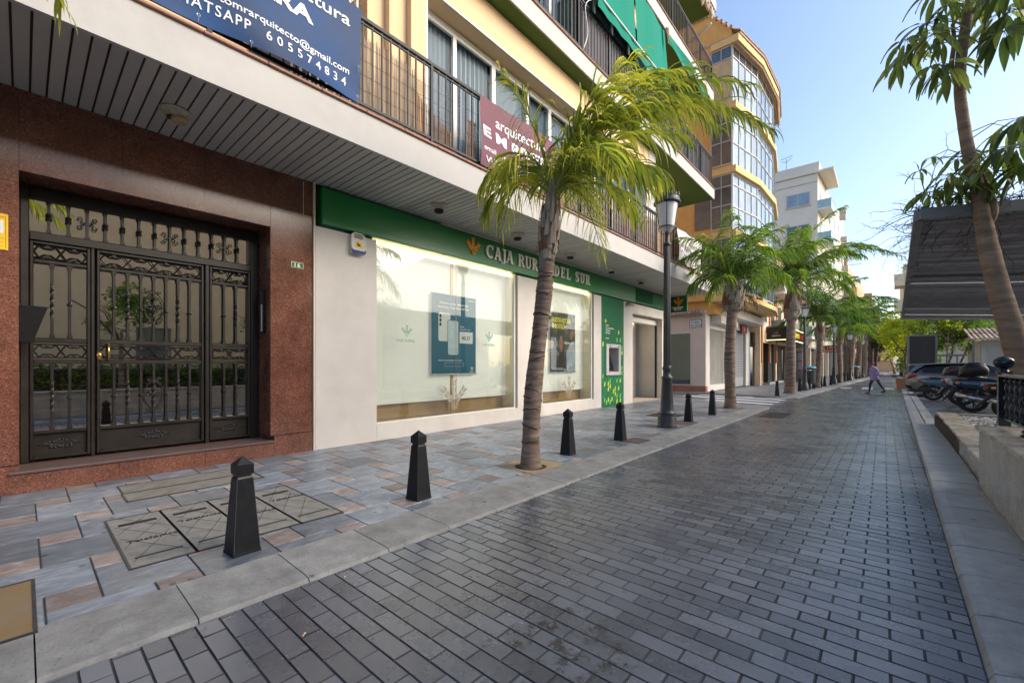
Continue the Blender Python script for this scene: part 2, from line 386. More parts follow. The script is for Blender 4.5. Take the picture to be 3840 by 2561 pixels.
jo = m.build('road_joints', m_joint, kind='structure')
m = MB(); CH, BL = .1085, .25
y = -3.2; k = 0
while y < YMAX:
    xa, xb = xl(y+.05), xr(y+.05)
    x = -4 + (BL/2 if k % 2 else 0) + .022
    while x < xb:
        x0, x1 = max(x, xa)+.0028, min(x+BL, xb)-.0028
        if x1 > x0 + .02:
            clampbox(m, x0, x1, y+.0022, y+CH-.0022, -.03, R_.random(), .0034 if y < 30 else (.005 if y<45 else 0), .007, .0012 if y < 30 else .0008, side=1)
        x += BL
    y += CH; k += 1
m.build('road', [m_sett, m_joint], kind='structure')
# side street opening between the corner buildings
m = MB()
m.poly([(-2.765,16.1,-.0345),(-2.765,21.0,-.0345),(-4.4,21.9,-.0345),(-7.2,22.5,-.0345),(-40,23.4,-.0345),(-40,19.4,-.0345),(-7.2,18.6,-.0345),(-4.3,17.0,-.0345)])
m_side = pm('side_street_paving', (.13,.13,.135), .5, var=.25, scale=1.5, bump=.2, bscale=30)
m.build('side_road', m_side, kind='structure')
SIDE = [(-2.75,16.1),(-2.75,21.0),(-4.4,21.9),(-7.2,22.5),(-40,23.4),(-40,19.4),(-7.2,18.6),(-4.3,17.0)]
def inside(px, py, poly):
    c = False; n = len(poly)
    for i in range(n):
        x1, y1 = poly[i]; x2, y2 = poly[(i+1) % n]
        if (y1 > py) != (y2 > py) and px < (x2-x1)*(py-y1)/(y2-y1)+x1: c = not c
    return c

# pavement of slate slabs with small terracotta squares
def slate(name, ca, cb, cc, rough):
    m, nt, b = base_mat(name); L = nt.links.new
    tc = nn(nt, 'ShaderNodeTexCoord'); at = nn(nt, 'ShaderNodeAttribute', attribute_name='rnd')
    mp = nn(nt, 'ShaderNodeMapping'); mp.inputs['Scale'].default_value = (3.4, 1.7, 1); mp.inputs['Rotation'].default_value = (0,0,.5); L(tc.outputs['Object'], mp.inputs[0])
    of = nn(nt, 'ShaderNodeVectorMath', operation='ADD'); s3 = nn(nt, 'ShaderNodeVectorMath', operation='SCALE'); L(at.outputs['Vector'], s3.inputs[0]); s3.inputs['Scale'].default_value = 37.
    L(mp.outputs[0], of.inputs[0]); L(s3.outputs[0], of.inputs[1])
    n1 = nn(nt, 'ShaderNodeTexNoise'); n1.inputs['Scale'].default_value = 3.2; n1.inputs['Detail'].default_value = 9; n1.inputs['Roughness'].default_value = .7; n1.inputs['Distortion'].default_value = .9; L(of.outputs[0], n1.inputs['Vector'])
    cr = nn(nt, 'ShaderNodeValToRGB'); e = cr.color_ramp.elements; e[0].position = .34; e[0].color = (*ca, 1); e[1].position = .68; e[1].color = (*cc, 1); q = e.new(.5); q.color = (*cb, 1)
    L(n1.outputs['Fac'], cr.inputs[0])
    r2 = nn(nt, 'ShaderNodeMapRange'); r2.inputs['To Min'].default_value = .62; r2.inputs['To Max'].default_value = 1.35; L(at.outputs['Fac'], r2.inputs['Value'])
    sc = nn(nt, 'ShaderNodeVectorMath', operation='SCALE'); L(cr.outputs[0], sc.inputs[0]); L(r2.outputs[0], sc.inputs['Scale'])
    v6 = nn(nt, 'ShaderNodeTexVoronoi'); v6.inputs['Scale'].default_value = 4.4; L(tc.outputs['Object'], v6.inputs['Vector'])
    r6 = nn(nt, 'ShaderNodeMapRange'); r6.inputs['From Min'].default_value = .07; r6.inputs['From Max'].default_value = .11; r6.inputs['To Min'].default_value = .8; r6.inputs['To Max'].default_value = 0; L(v6.outputs['Distance'], r6.inputs['Value'])
    m3 = nn(nt, 'ShaderNodeMix', data_type='RGBA'); L(r6.outputs[0], m3.inputs[0]); L(sc.outputs[0], m3.inputs[6]); m3.inputs[7].default_value = (.03,.03,.032,1)
    L(m3.outputs[2], b.inputs['Base Color'])
    r = nn(nt, 'ShaderNodeMapRange'); r.inputs['To Min'].default_value = rough-.12; r.inputs['To Max'].default_value = rough+.12; L(n1.outputs['Fac'], r.inputs['Value']); L(r.outputs[0], b.inputs['Roughness'])
    bp = nn(nt, 'ShaderNodeBump'); bp.inputs['Strength'].default_value = .25; bp.inputs['Distance'].default_value = .006; L(n1.outputs['Fac'], bp.inputs['Height']); L(bp.outputs[0], b.inputs['Normal'])
    return m
m_slate = slate('slate', (.115,.14,.17), (.175,.205,.24), (.33,.355,.38), .40)
m_terra = slate('terracotta_slab', (.16,.125,.115), (.255,.205,.185), (.41,.37,.345), .48)
m = MB(); m.box(-40, -3.27, -8, 16.2, -.07, -.011); 
for y0 in range(21, 98, 4):
    m.box(-40, xl(y0)-.50, y0, y0+4.002, -.07, -.011)
m.build('pavement_bed', pm('grout', (.09,.088,.085), .9, var=.3, scale=3), kind='structure')
mp_ = MB(); sx, sy = .2615, .2305
for j in range(-16, 430):
    for i in range(-46, 1):
        c = (i + 2*j) % 5
        X0 = -4.36 - sx/2 + (i - 0)*sx + 14*sx; Y0 = 2.27 - sy/2 + (j-3)*sy
        # class 0 anchored at red slab centred (-4.36, 2.27)
        cc = ((i + 14 + 0) + 2*(j - 3)) % 5
        if cc == 0: w_, h_ = sx, sy; mi = 1
        elif cc == 1: w_, h_ = 2*sx, 2*sy; mi = 0
        else: continue
        ym = Y0 + h_/2; xm = X0 + w_/2
        if ym > YMAX or ym < -2.6: continue
        if ym > 16.15 and xm > -40 and inside(xm, ym, [(SIDE[0][0]+1,SIDE[0][1])]+[(SIDE[1][0]+1,SIDE[1][1])]+SIDE[2:]): continue
        lo = xw(ym)-2.6 if (14.3 < ym < 24) else xw(ym)-.05
        x0, x1 = max(X0, lo), min(X0+w_, xl(ym)-.532)
        if x1 - x0 < .02: continue
        mp_.cur = mi
        clampbox(mp_, x0+.003, x1-.003, Y0+.003, Y0+h_-.003, 0., R_.random(), .004 if ym < 22 else 0, .01, .0012 if ym < 22 else 0)
mp_.build('pavement', [m_slate, m_terra], kind='structure')
# kerb stones
m_kerb = pm('kerb_stone', (.265,.26,.24), .7, var=.28, scale=5, bump=.5, bscale=70, rndv=.1, dirt=.35, spots=1)
def kerb_run(m, yl, yh, xin, xout, z_in, z_out, step, chx=.02):
    y = yl; x_in_left = xin(0) < 0
    while y < yh:
        y1 = min(y+step, yh); g = .0032 if x_in_left else .006; r = R_.random(); dz = R_.uniform(-.002,.002)
        a0, a1, b0, b1 = xin(y), xin(y1), xout(y), xout(y1); s = 1 if b0 > a0 else -1
        b = len(m.v)
        for (yy, a, bb) in ((y+g, a0, b0), (y1-g, a1, b1)):
            m.v += [(a, yy, z_in+dz), (bb - s*.09, yy, z_in-.006+dz), (bb - s*.02, yy, z_in*.5+z_out*.5+.004), (bb, yy, z_out-.012), (bb, yy, -.07), (a, yy, -.07)]
        n = 6
        for i in range(n-1): 
            q = [b+i, b+i+1, b+n+i+1, b+n+i]; m.face(q[::-1] if s > 0 else q, r)
        m.face([b+i for i in range(n)], r); m.face([b+2*n-1-i for i in range(n)], r)
        y = y1
m = MB()
kerb_run(m, -3.46, 15.8, lambda y: xl(y)-.53, xl, .0, -.03, .583)
kerb_run(m, 21.2, YMAX, lambda y: xl(y)-.53, xl, .0, -.03, .583)
# rounded corner stones into the side street
def arc(cx, cy, r, a0, a1, n): return [(cx + r*math.cos(math.radians(a0+(a1-a0)*i/n)), cy + r*math.sin(math.radians(a0+(a1-a0)*i/n))) for i in range(n+1)]
for (A, B) in ((arc(-4.0,15.8,1.24,0,80,6), arc(-4.0,15.8,.71,0,80,6)), (arc(-4.0,21.25,1.25,0,-70,5), arc(-4.0,21.25,.72,0,-70,5))):
    for i in range(len(A)-1):
        m.poly([(*A[i],-.02),(*A[i+1],-.02),(*B[i+1],.0),(*B[i],.0)], R_.random())
m.build('kerb', m_kerb, kind='structure')
# right kerb
m_kerbg = pm('kerb_granite', (.33,.34,.345), .55, var=.2, scale=7, bump=.45, bscale=80, rndv=.12, dirt=.2, spots=.9)
m = MB(); kerb_run(m, -3.2, 13.6, lambda y: xr(y)+.41, xr, .02, -.03, .60)
kerb_run(m, 13.6, YMAX, lambda y: xr(y)+.22, xr, .02, -.03, .6); kerb_run(m, 13.6, YMAX, lambda y: xr(y)+.45, lambda y: xr(y)+.235, .012, .01, .6)
m.build('granite_kerb', m_kerbg, kind='structure')
m = MB(); m.box(.7, 60, -30, 13.9, -.07, -.004); m.build('plaza', pm('plaza_paving', (.24,.23,.22), .7, var=.2, scale=2), kind='structure')
# parking bay paving
m = MB(); y = 13.9; k = 0
while y < 40:
    x = xr(y) + .46 - (.1 if k % 2 else 0)
    while x < 9:
        clampbox(m, max(x, xr(y)+.46)+.003, x+.2-.003, y+.003, y+.1-.003, -.008, R_.random(), 0 if y > 22 else .004, .008, side=1)
        x += .2
    y += .1; k += 1
m.build('parking_road', [m_sett, m_joint], kind='structure')
m = MB(); m.box(.7, 60, 13.9, 200, -.07, -.018); m.build('parking_bed', pm('parking_joint', (.1,.1,.1), .9), kind='structure')
# painted markings
m_white = pm('road_paint', (.70,.71,.70), .6, var=.1, scale=12, dirt=.45)
m = MB()
for (ya, x0, x1) in ((19.6,-6.6,-2.95),(18.35,-6.9,-2.95),(17.15,-5.4,-2.95),(20.75,-6.9,-4.3)):
    k = -.33
    m.poly([(x0,ya-.02+(x0+2.95)*k,-.027),(x1,ya,-.027),(x1,ya+.5,-.027),(x0,ya+.48+(x0+2.95)*k,-.027)])
m.build('crossing_marking', m_white, kind='structure')
m = MB()
for x0, x1, y0, y1 in ((-1.0,-.5,32.3,34.6),(0,.45,32.3,34.8),(-2.0,-1.5,32.4,33.9)): m.box(x0, x1, y0, y1, -.026, -.0235)
m.build('zebra_marking', m_white, kind='structure')
m = MB(); m.box(1.0, 6.0, 24.4, 24.55, -.006, -.003); m.box(1.1, 6.0, 29.6, 29.75, -.006, -.003)
m.build('bay_line', pm('bay_paint', (.33,.52,.60), .6, dirt=.3), kind='structure')

# ------------------------------------------------------------------ covers in the pavement
def flat(name, label, cat, x0, x1, y0, y1, mat, group=None, frame=None, z=.004):
    t = thing(name, ((x0+x1)/2, (y0+y1)/2, 0), label, cat, group)
    m = MB(); m.poly([(x0,y0,z),(x1,y0,z),(x1,y1,z),(x0,y1,z)]); m.build('plate', mat, t)
    if frame:
        f = MB(); e = .016
        f.box(x0-e, x1+e, y0-e, y0, -.02, z+.003); f.box(x0-e, x1+e, y1, y1+e, -.02, z+.003)
        f.box(x0-e, x0, y0, y1, -.02, z+.003); f.box(x1, x1+e, y0, y1, -.02, z+.003); f.build('frame', frame, t)
    return t
m_conc = pm('cast_concrete', (.26,.25,.22), .75, var=.2, scale=9, bump=.35, bscale=90, dirt=.4, spots=.8)
m_iron = pm('dark_iron', (.045,.046,.05), .5, .3, var=.3, scale=20, bump=.2)
m_dark = pm('dark_groove', (.02,.02,.02), .8)
for k, lab in enumerate(('concrete telephone cover at the end of its row by the terracotta slabs', 'second concrete telephone cover of the row, left of the bollard',
        'concrete telephone cover half hidden behind the nearest bollard', 'concrete telephone cover farthest along its row, beyond the nearest bollard')):
    y0 = .475 + k*.366
    t = flat('telephone_cover', lab, 'cover', -5.06, -3.76, y0, y0+.352, m_conc, 'four concrete telephone covers in a row', m_iron)
    g = MB()
    for a in (-.45, -.1, .25):      # crossing grooves
        for s in (1, -1):
            x0_, x1_ = -4.41 + a - .3, -4.41 + a + .3
            p0 = Vector((x0_, y0+.02 if s > 0 else y0+.33, .0062)); p1 = Vector((x1_, y0+.33 if s > 0 else y0+.02, .0062))
            d = (p1-p0).normalized(); n_ = Vector((-d.y, d.x, 0))*.0022
            g.poly([p0-n_, p1-n_, p1+n_, p0+n_])
    g.box(-4.86, -4.80, y0+.05, y0+.3, .004, .0066); g.box(-3.95, -3.93, y0+.04, y0+.31, .004, .0066)
    g.build('groove', m_dark, t)
    text_poly('Telefónica', .075, (-4.55 if k % 2 else -4.30, y0+.04, .0045), (0,1,0), (-1,0,0), (0,0,1), .002, m_dark, 'lettering', t)
m_mark = pm('worn_cover', (.24,.225,.19), .75, var=.3, scale=6, bump=.3, bscale=100, dirt=.5)
flat('service_cover', 'long worn concrete cover along the granite doorstep', 'cover', -6.40, -6.03, .70, 1.86, m_mark, None, m_iron)
flat('service_cover', 'narrow stained concrete cover beside the long one below the doorstep', 'cover', -5.99, -5.64, .69, 1.90, m_mark, None, m_iron)
flat('utility_cover', 'yellowed rusty square cover at the near corner of the pavement', 'cover', -4.03, -3.245, -.75, .035,
     pm('yellow_cover', (.42,.27,.10), .65, var=.4, scale=4, col2=(.25,.20,.14), dirt=.8, bump=.3), None, m_iron)
flat('drain_cover', 'small brown iron cover behind the fourth bollard', 'cover', -3.50, -3.2, 7.0, 7.45, pm('rust_iron', (.12,.085,.065), .6, var=.3), None, m_iron)
flat('drain_cover', 'rusty iron cover set in the pavement right of the near street lamp', 'cover', -3.75, -3.33, 9.9, 10.5, MATS['rust_iron'], None, m_iron)
def grating(name, label, x0, x1, y0, y1, nb, z=.003):
    t = thing(name, ((x0+x1)/2, (y0+y1)/2, 0), label, 'grating'); m = MB()
    m.poly([(x0,y0,z),(x1,y0,z),(x1,y1,z),(x0,y1,z)]); m.build('pit', m_dark, t); m = MB()
    for i in range(nb):
        x = x0 + (x1-x0)*(i+.5)/nb; m.box(x-.012, x+.012, y0, y1, z+.001, z+.008)
    m.build('grille', m_iron, t)
grating('floor_grating', 'iron slatted grating in the pavement behind the near street lamp', -4.85, -4.06, 11.0, 11.9, 14)
grating('gully_grating', 'dark iron gully grating in the road by the side street', -2.55, -2.0, 13.0, 14.5, 12, z=-.028)
# tree pit plate
t = thing('tree_pit_cover', (-3.59, 4.52, 0), 'yellowish square stone surround at the foot of the nearest palm', 'tree surround')
m = MB(); P = [(-3.93,4.17),(-3.27,4.17),(-3.27,4.88),(-3.93,4.88)]; Q = [(-3.55+.215*math.cos(a*PI/8-3*PI/4), 4.45+.215*math.sin(a*PI/8-3*PI/4)) for a in range(16)]
for s in range(4):
    c0, c1 = P[s], P[(s+1) % 4]
    for i in range(4):
        a, b = Q[s*4+i], Q[(s*4+i+1) % 16]; e0 = (c0[0]+(c1[0]-c0[0])*i/4, c0[1]+(c1[1]-c0[1])*i/4); e1 = (c0[0]+(c1[0]-c0[0])*(i+1)/4, c0[1]+(c1[1]-c0[1])*(i+1)/4)
        m.poly([(*e0,.006),(*e1,.006),(*b,.006),(*a,.006)])
m.build('stone_plate', pm('pit_stone', (.36,.27,.16), .8, var=.2, scale=8, dirt=.4, bump=.3), t)
m = MB(); m.poly([(*q,.0035) for q in Q]); m.build('soil', pm('pit_soil', (.05,.035,.025), .9, bump=.5), t)
flat('palm_surround', 'brown earth patch around the foot of the second palm', 'tree surround', -4.0, -3.3, 14.35, 15.1, pm('earth_patch', (.22,.16,.11), .9, var=.3, scale=9, bump=.4))
# litter
m_filt = pm('cigarette_filter', (.62,.33,.14), .8); m_pap = pm('cigarette_paper', (.75,.73,.68), .8)
for (x, y, a, lab) in ((-2.22, .93, .3, 'orange cigarette end on the dark setts, the nearer to the covers'), (-2.62, 1.36, .5, 'orange cigarette end lying against the kerb')):
    t = thing('cigarette_end', (x, y, -.028), lab, 'cigarette end', 'cigarette ends on the road')
    m = MB(); d = Vector((math.cos(a+2), math.sin(a+2), 0)); m.tube([Vector((x,y,-.022)), Vector((x,y,-.022))+d*.022], .0045, 8); m.build('filter', m_filt, t)
    m = MB(); m.tube([Vector((x,y,-.022))+d*.0222, Vector((x,y,-.022))+d*.032], .0043, 8); m.build('paper', m_pap, t)
# ------------------------------------------------------------------ the near apartment building with the bank
m_gran = granite('red_granite', (.165,.064,.042), (.085,.036,.025), (.25,.125,.09), 95, .15)
m_granL = granite('lintel_granite', (.12,.04,.028), (.04,.016,.012), (.24,.12,.09), 95, .12)
m_sill = pm('door_step_stone', (.22,.15,.135), .35, var=.35, scale=3.5, col2=(.12,.08,.075), stretch=(4,1,1), bump=.05)
m_wwall = pm('white_panel', (.62,.58,.53), .55, var=.07, scale=1.6, dirt=.16, bump=.05, bscale=8)
m_wedge = pm('cream_edge', (.70,.60,.46), .5, var=.05)
m_fasc = pm('fascia_render', (.45,.435,.415), .75, var=.07, scale=1.5, dirt=.22, bump=.1, bscale=50)
m_green_u = pm('green_soffit', (.070,.135,.020), .8, var=.12, scale=1.2, dirt=.1)
m_peach = pm('peach_render', (.72,.50,.29), .8, var=.05, scale=1.0, dirt=.08, bump=.08, bscale=70)
m_rimt = pm('terracotta_rim', (.28,.125,.08), .55, var=.25, scale=10)
m_black = pm('black_iron', (.009,.010,.013), .5, .0, var=.3, scale=9, bump=.05, spec=.3)
m_alu = pm('white_aluminium', (.72,.69,.63), .4, var=.04)
m_slat = None
def soffit_mat():
    m, nt, b = base_mat('soffit_slat'); L = nt.links.new
    tc = nn(nt, 'ShaderNodeTexCoord'); at = nn(nt, 'ShaderNodeAttribute', attribute_name='rnd')
    n1 = nn(nt, 'ShaderNodeTexNoise'); n1.inputs['Scale'].default_value = 2.2; n1.inputs['Detail'].default_value = 9; n1.inputs['Roughness'].default_value = .75; L(tc.outputs['Object'], n1.inputs['Vector'])
    # mould grows round y = 3.6
    mp = nn(nt, 'ShaderNodeMapping'); mp.inputs['Location'].default_value = (5.9*.55, -3.7*.55, 0); mp.inputs['Scale'].default_value = (.55,.55,0); L(tc.outputs['Object'], mp.inputs[0])
    ln = nn(nt, 'ShaderNodeVectorMath', operation='LENGTH'); L(mp.outputs[0], ln.inputs[0])
    z1 = nn(nt, 'ShaderNodeMapRange'); z1.inputs['From Min'].default_value = .05; z1.inputs['From Max'].default_value = 1.0; z1.inputs['To Min'].default_value = .30; z1.inputs['To Max'].default_value = -.10; L(ln.outputs['Value'], z1.inputs['Value'])
    ad = nn(nt, 'ShaderNodeMath', operation='ADD'); L(n1.outputs['Fac'], ad.inputs[0]); L(z1.outputs[0], ad.inputs[1])
    r = nn(nt, 'ShaderNodeMapRange'); r.inputs['From Min'].default_value = .5; r.inputs['From Max'].default_value = .78; r.inputs['To Max'].default_value = .85; L(ad.outputs[0], r.inputs['Value'])
    mx = nn(nt, 'ShaderNodeMix', data_type='RGBA'); L(r.outputs[0], mx.inputs[0]); mx.inputs[6].default_value = (.42,.41,.385,1); mx.inputs[7].default_value = (.04,.042,.035,1)
    r2 = nn(nt, 'ShaderNodeMapRange'); r2.inputs['To Min'].default_value = .9; r2.inputs['To Max'].default_value = 1.1; L(at.outputs['Fac'], r2.inputs['Value'])
    sc = nn(nt, 'ShaderNodeVectorMath', operation='SCALE'); L(mx.outputs[2], sc.inputs[0]); L(r2.outputs[0], sc.inputs['Scale']); L(sc.outputs[0], b.inputs['Base Color'])
    b.inputs['Roughness'].default_value = .5; return m
m_slat = soffit_mat()
m_gap = pm('slat_gap', (.03,.028,.026), .8)

bld = thing('apartment_building', (-10, 6, 0), 'apartment building with peach walls, red granite entrance and a white bank front under long balconies', 'building')
W = -6.85; ZS = 4.256; XE = -5.20; YE = 18.3
# --- granite ground floor: wall pieces around the entrance opening (y -.024..2.41, z .235..3.40)
m = MB()
pieces = [(-6,-.026,0,ZS),(2.412,3.03,.0,ZS),(-.026,2.412,3.40,ZS)]
# split in panels with fine joints
def panels(m, y0, y1, z0, z1, sy, sz, x1=W, x0=W-.35, g=.0015):
    ny = max(1, round((y1-y0)/sy)); nz = max(1, round((z1-z0)/sz))
    for i in range(ny):
        for j in range(nz):
            m.box(x0, x1, y0+(y1-y0)*i/ny+g, y0+(y1-y0)*(i+1)/ny-g, z0+(z1-z0)*j/nz+g, z0+(z1-z0)*(j+1)/nz-g)
panels(m, -6, -.026, .305, ZS, 1.2, .97); panels(m, -6, -.026, 0, .30, 1.2, .3, x1=W+.01)
panels(m, 2.412, 3.03, .305, ZS, .62, 1.3); panels(m, 2.46, 3.03, 0, .30, .57, .3, x1=W+.01)
panels(m, -.026, 2.412, 3.40, ZS, .81, .86)
# jambs
m.box(W-.56, W-.35, -.24, -.024, .235, 3.6); m.box(W-.56, W-.35, 2.41, 2.62, .235, 3.6)
m.build('granite_wall', m_gran, bld)
m = MB(); m.box(W-.56, W-.002, -.024, 2.41, 3.402, 3.6); m.build('door_lintel', m_granL, bld)
m = MB(); panels(m, -.1, 2.46, 0, .205, .88, .205, x1=W+.012); m.build('step_riser', m_gran, bld)
m = MB(); m.bbox(W-.62, W+.035, -.10, 2.455, .207, .237, .008); m.build('door_step', m_sill, bld)
# --- bank front shell: cream-white panels proud of the granite
XB = W + .035
m = MB()
m.box(W-.3, XB-.004, 3.034, 3.062, 0, 4.28)
m.build('panel_edge', m_wedge, bld)
m = MB()
for (y0,y1,z0,z1) in ((3.064,4.146,0,3.57),(4.150,8.03,0,.30),(8.034,9.05,0,3.57),(9.054,11.70,0,.30),(11.704,12.165,0,3.57),(13.72,14.42,0,3.58)):
    m.box(W-.18, XB, y0, y1, z0+.004, z1)
m.box(W-.18, XB, 14.424, 17.93, 3.235, 3.58); m.box(W-.18, XB, 17.13, 17.93, .004, 3.232)
m.box(W-2.2, W-.182, 17.6, 17.93, .004, 4.2)
m.box(W-.9, W-.182, 14.2, 14.42, .004, 3.4); m.box(W-1.9, W-1.1, 16.2, 17.13, .03, 3.2)
m.build('bank_wall', m_wwall, bld)
# shop windows: recess, frosted backing, tan floor strip, led line, posts, glass
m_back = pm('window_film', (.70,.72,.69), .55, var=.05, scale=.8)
m_back.node_tree.nodes['Principled BSDF'].inputs['Emission Color'].default_value = (.86,.85,.74,1); m_back.node_tree.nodes['Principled BSDF'].inputs['Emission Strength'].default_value = .10  # faint glow put into the film, standing in for light from inside
m_tan = pm('tan_floor', (.40,.27,.13), .5, var=.1, scale=2)
m_rev = pm('cream_reveal', (.80,.72,.52), .5, var=.03)
m_led = emit('led_line', (1.0, .80, .45), 7.)
m_glass = glass('shop_glass', (.95,.98,.96), .03, 0, .04, .8)
m_brass = pm('brass_post', (.45,.30,.12), .35, .6, var=.2)
def shop_window(y0, y1, z0, z1, posts):
    wn = MB(); e = .045
    wn.box(W-.10, W-.02, y0, y0+e*.6, z0, z1); wn.box(W-.10, W-.02, y1-e, y1, z0, z1); wn.box(W-.10, W-.02, y0+e*.6, y1-e, z0, z0+.02)
    fr = wn.build('window', m_alu, bld)
    a = MB(); a.poly([(W-.06,y0,z0),(W-.06,y1,z0),(W-.06,y1,z1+.02),(W-.06,y0,z1+.02)]); a.build('pane', m_glass, fr)
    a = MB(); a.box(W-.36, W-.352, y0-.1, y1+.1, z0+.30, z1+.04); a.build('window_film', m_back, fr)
    a = MB(); a.box(W-.75, W-.70, y0-.2, y1+.2, .1, 4.0); a.build('back_wall', m_tan, fr)
    a = MB(); a.box(W-.70, W-.11, y1+.002, y1+.12, z0, z1+.1); a.box(W-.70, W-.11, y0-.12, y0-.002, z0, z1+.1); a.box(W-.70, W-.08, y0-.12, y1+.12, z1+.04, z1+.12)
    a.build('window_reveal', m_rev, fr)
    a = MB(); a.box(W-.70, W-.19, y0-.1, y1+.1, z0-.06, z0+.0); a.box(W-.50, W-.46, y0, y1, z0+.002, z0+.33); a.build('window_board', m_tan, fr)
    a = MB(); a.box(W-.145, W-.135, y0+.02, y1-.02, z1-.012, z1+.002); a.build('led_line', m_led, fr)
    a = MB(); a.box(W-.20, W-.165, y0+.01, y1-.01, z1-.07, z1+.03); a.build('led_rail', m_alu, fr)
    for yp in posts:
        a = MB(); a.box(W-.35, W-.33, yp+.17, yp+.24, z0, z1); a.build('window_post', m_brass, fr)
    return fr
def ear_logo(mb, O, U, V, N, s, d=.004):
    """three ears of wheat fanning from a short stalk (s = height)"""
    for (ang, base, L_, w_) in ((0, (.0,.28), .72, .19), (-40, (-.10,.26), .60, .19), (40, (.10,.26), .60, .19)):
        c, sn = math.cos(math.radians(-ang)), math.sin(math.radians(-ang))
        def q(u, v): return ((base[0] + u*c - v*sn)*s, (base[1] + u*sn + v*c)*s)
        n = 3
        for i in range(n):
            for sd_ in (-1, 1):
                h0 = L_*i/n + .01; h1 = L_*(i+1)/n; d = d*1.03+.00002
                mb.prism_on([q(sd_*.012, h0), q(sd_*w_*.55, h0+.07), q(sd_*w_*.62, h1+.05), q(sd_*.012, h1-.02)][::sd_], O, U, V, N, d)
    for k in (-1, 0, 1):
        d = d*1.03+.00002
        mb.prism_on([(k*.06*s-.02*s, 0), (k*.06*s+.022*s, 0), (k*.15*s+.025*s, .3*s), (k*.15*s-.02*s, .3*s)], O, U, V, N, d)
w1 = shop_window(4.15, 8.01, .302, 3.60, [6.02])
w2 = shop_window(9.07, 11.68, .302, 3.60, [])
m_etch = pm('etched_film', (.30,.28,.22), .6, var=.1)
for fr, yc, zc in ((w1, 6.05, .42), (w2, 10.45, .42)):
    a = MB(); ear_logo(a, (W-.0575, yc, zc), (0,1,0), (0,0,1), (1,0,0), .62, .0012); a.build('etched_logo', m_etch, fr)
a = MB(); a.box(W-.064, W-.056, 6.10, 6.104, .32, 3.59); a.build('pane_joint', m_brass, w1)
m_lg = pm('film_green', (.22,.38,.27), .6)
for yc in (4.85, 7.12):
    a = MB(); ear_logo(a, (W-.0575, yc, 1.90), (0,1,0), (0,0,1), (1,0,0), .22, .0012)
    a.add(text_poly('CAJA RURAL', .075, (W-.0575, yc-.24, 1.80), (0,1,0), (0,0,1), (1,0,0), .001, m_lg, None, None, .002))
    a.build('film_lettering', m_lg, w1)
# bank entrance: recess with shutter housing and inner glass door
a = MB(); a.box(W-1.25, W-1.2, 14.42, 16.2, .03, 3.2); e = a.build('bank_door', m_alu, bld)
a = MB(); a.box(W-1.195, W-1.19, 14.55, 16.1, .12, 2.75); a.build('pane', pm('greenish_glass', (.26,.31,.26), .08, var=.1, spec=.8), e)
a = MB(); a.box(W-1.0, W-.3, 14.42, 17.13, 3.16, 3.234); a.build('entrance_ceiling', m_wwall, bld)
a = MB(); a.box(W-1.19, W-1.05, 14.9, 16.9, 3.13, 3.155); a.build('entrance_lamp', emit('entrance_light', (1.0,.84,.62), 9.), bld)
a = MB(); a.box(W-.45, W-.2, 14.42, 17.13, 2.98, 3.155)
for k in range(7): a.box(W-.2, W-.193, 14.42, 17.13, 2.985+k*.024, 3.0+k*.024)
a.build('shutter_box', m_alu, bld)
a = MB(); a.box(W-.26, W-.19, 17.085, 17.128, .02, 2.98); a.build('shutter_guide', m_black, bld)
a = MB(); a.box(W-1.3, W+.0, 14.42, 17.13, -.002, .012); a.build('entrance_floor', pm('entrance_stone', (.50,.40,.32), .4, var=.1), bld)
# --- soffit of metal slats
m = MB(); y = -6.0; p = .1187
while y < YE-.05:
    m.box(W-.02 if y < 17.5 else W-2.2, XE-.045, y+.006, y+p-.012, ZS, ZS+.02, R_.random()); y += p
m.build('soffit', m_slat, bld)
m = MB(); m.box(W-2.2, XE-.05, -6, YE-.04, ZS+.021, ZS+.04); m.build('soffit_bed', m_gap, bld)
# --- balconies
def balcony(z0, z1, under, y0=-6, y1=YE, first=False):
    m = MB(); 
    if first:
        m.box(XE-.05, XE, y0, y1, z0, z1); m.box(W-2.2, XE-.05, y1-.05, y1, z0, z1); m.box(W-2.2, XE-.05, y0, y1-.05, z1-.1, z1)
    else: m.box(W-2.2, XE, y0, y1, z0+.004, z1)
    f = m.build('balcony', m_fasc, bld)
    if under:
        m = MB(); m.box(W-2.2, XE-.035, y0, y1-.035, z0-.0, z0+.0035); m.build('balcony_underside', m_green_u, f)
    m = MB()
    yy = y0
    while yy < y1:
        m.bbox(XE-.22, XE+.035, yy+.002, min(yy+.6, y1+.03)-.002, z1+.001, z1+.035, .008, R_.random()); yy += .6
    m.box(W-2.2, XE-.225, y1-.2, y1+.035, z1+.001, z1+.035)
    m.build('balcony_rim', m_rimt, f); return f
def railing(par, z, zt, y0, y1, x=XE-.02, ret=True, ph=0):
    m = MB(); m.box(x-.025, x+.025, y0, y1, zt-.045, zt); m.box(x-.012, x+.012, y0, y1, zt-.095, zt-.075); m.box(x-.015, x+.015, y0, y1, z+.06, z+.095)
    y = y0 + ph; k = 0
    while y < y1:
        w_ = .022 if k % 10 == 0 else .0095
        m.box(x-w_, x+w_, y-w_, y+w_, z+.0 if k % 10 == 0 else z+.06, zt-.04); y += .1425; k += 1
    if ret:
        m.box(x-2.0, x, y1-.025, y1+.02, zt-.045, zt); m.box(x-2.0, x, y1-.015, y1+.015, z+.06, z+.095)
        xx = x
        while xx > x-2.0: m.box(xx-.0095, xx+.0095, y1-.0095, y1+.0095, z, zt-.04); xx -= .1425
    return m.build('railing', m_black, par)
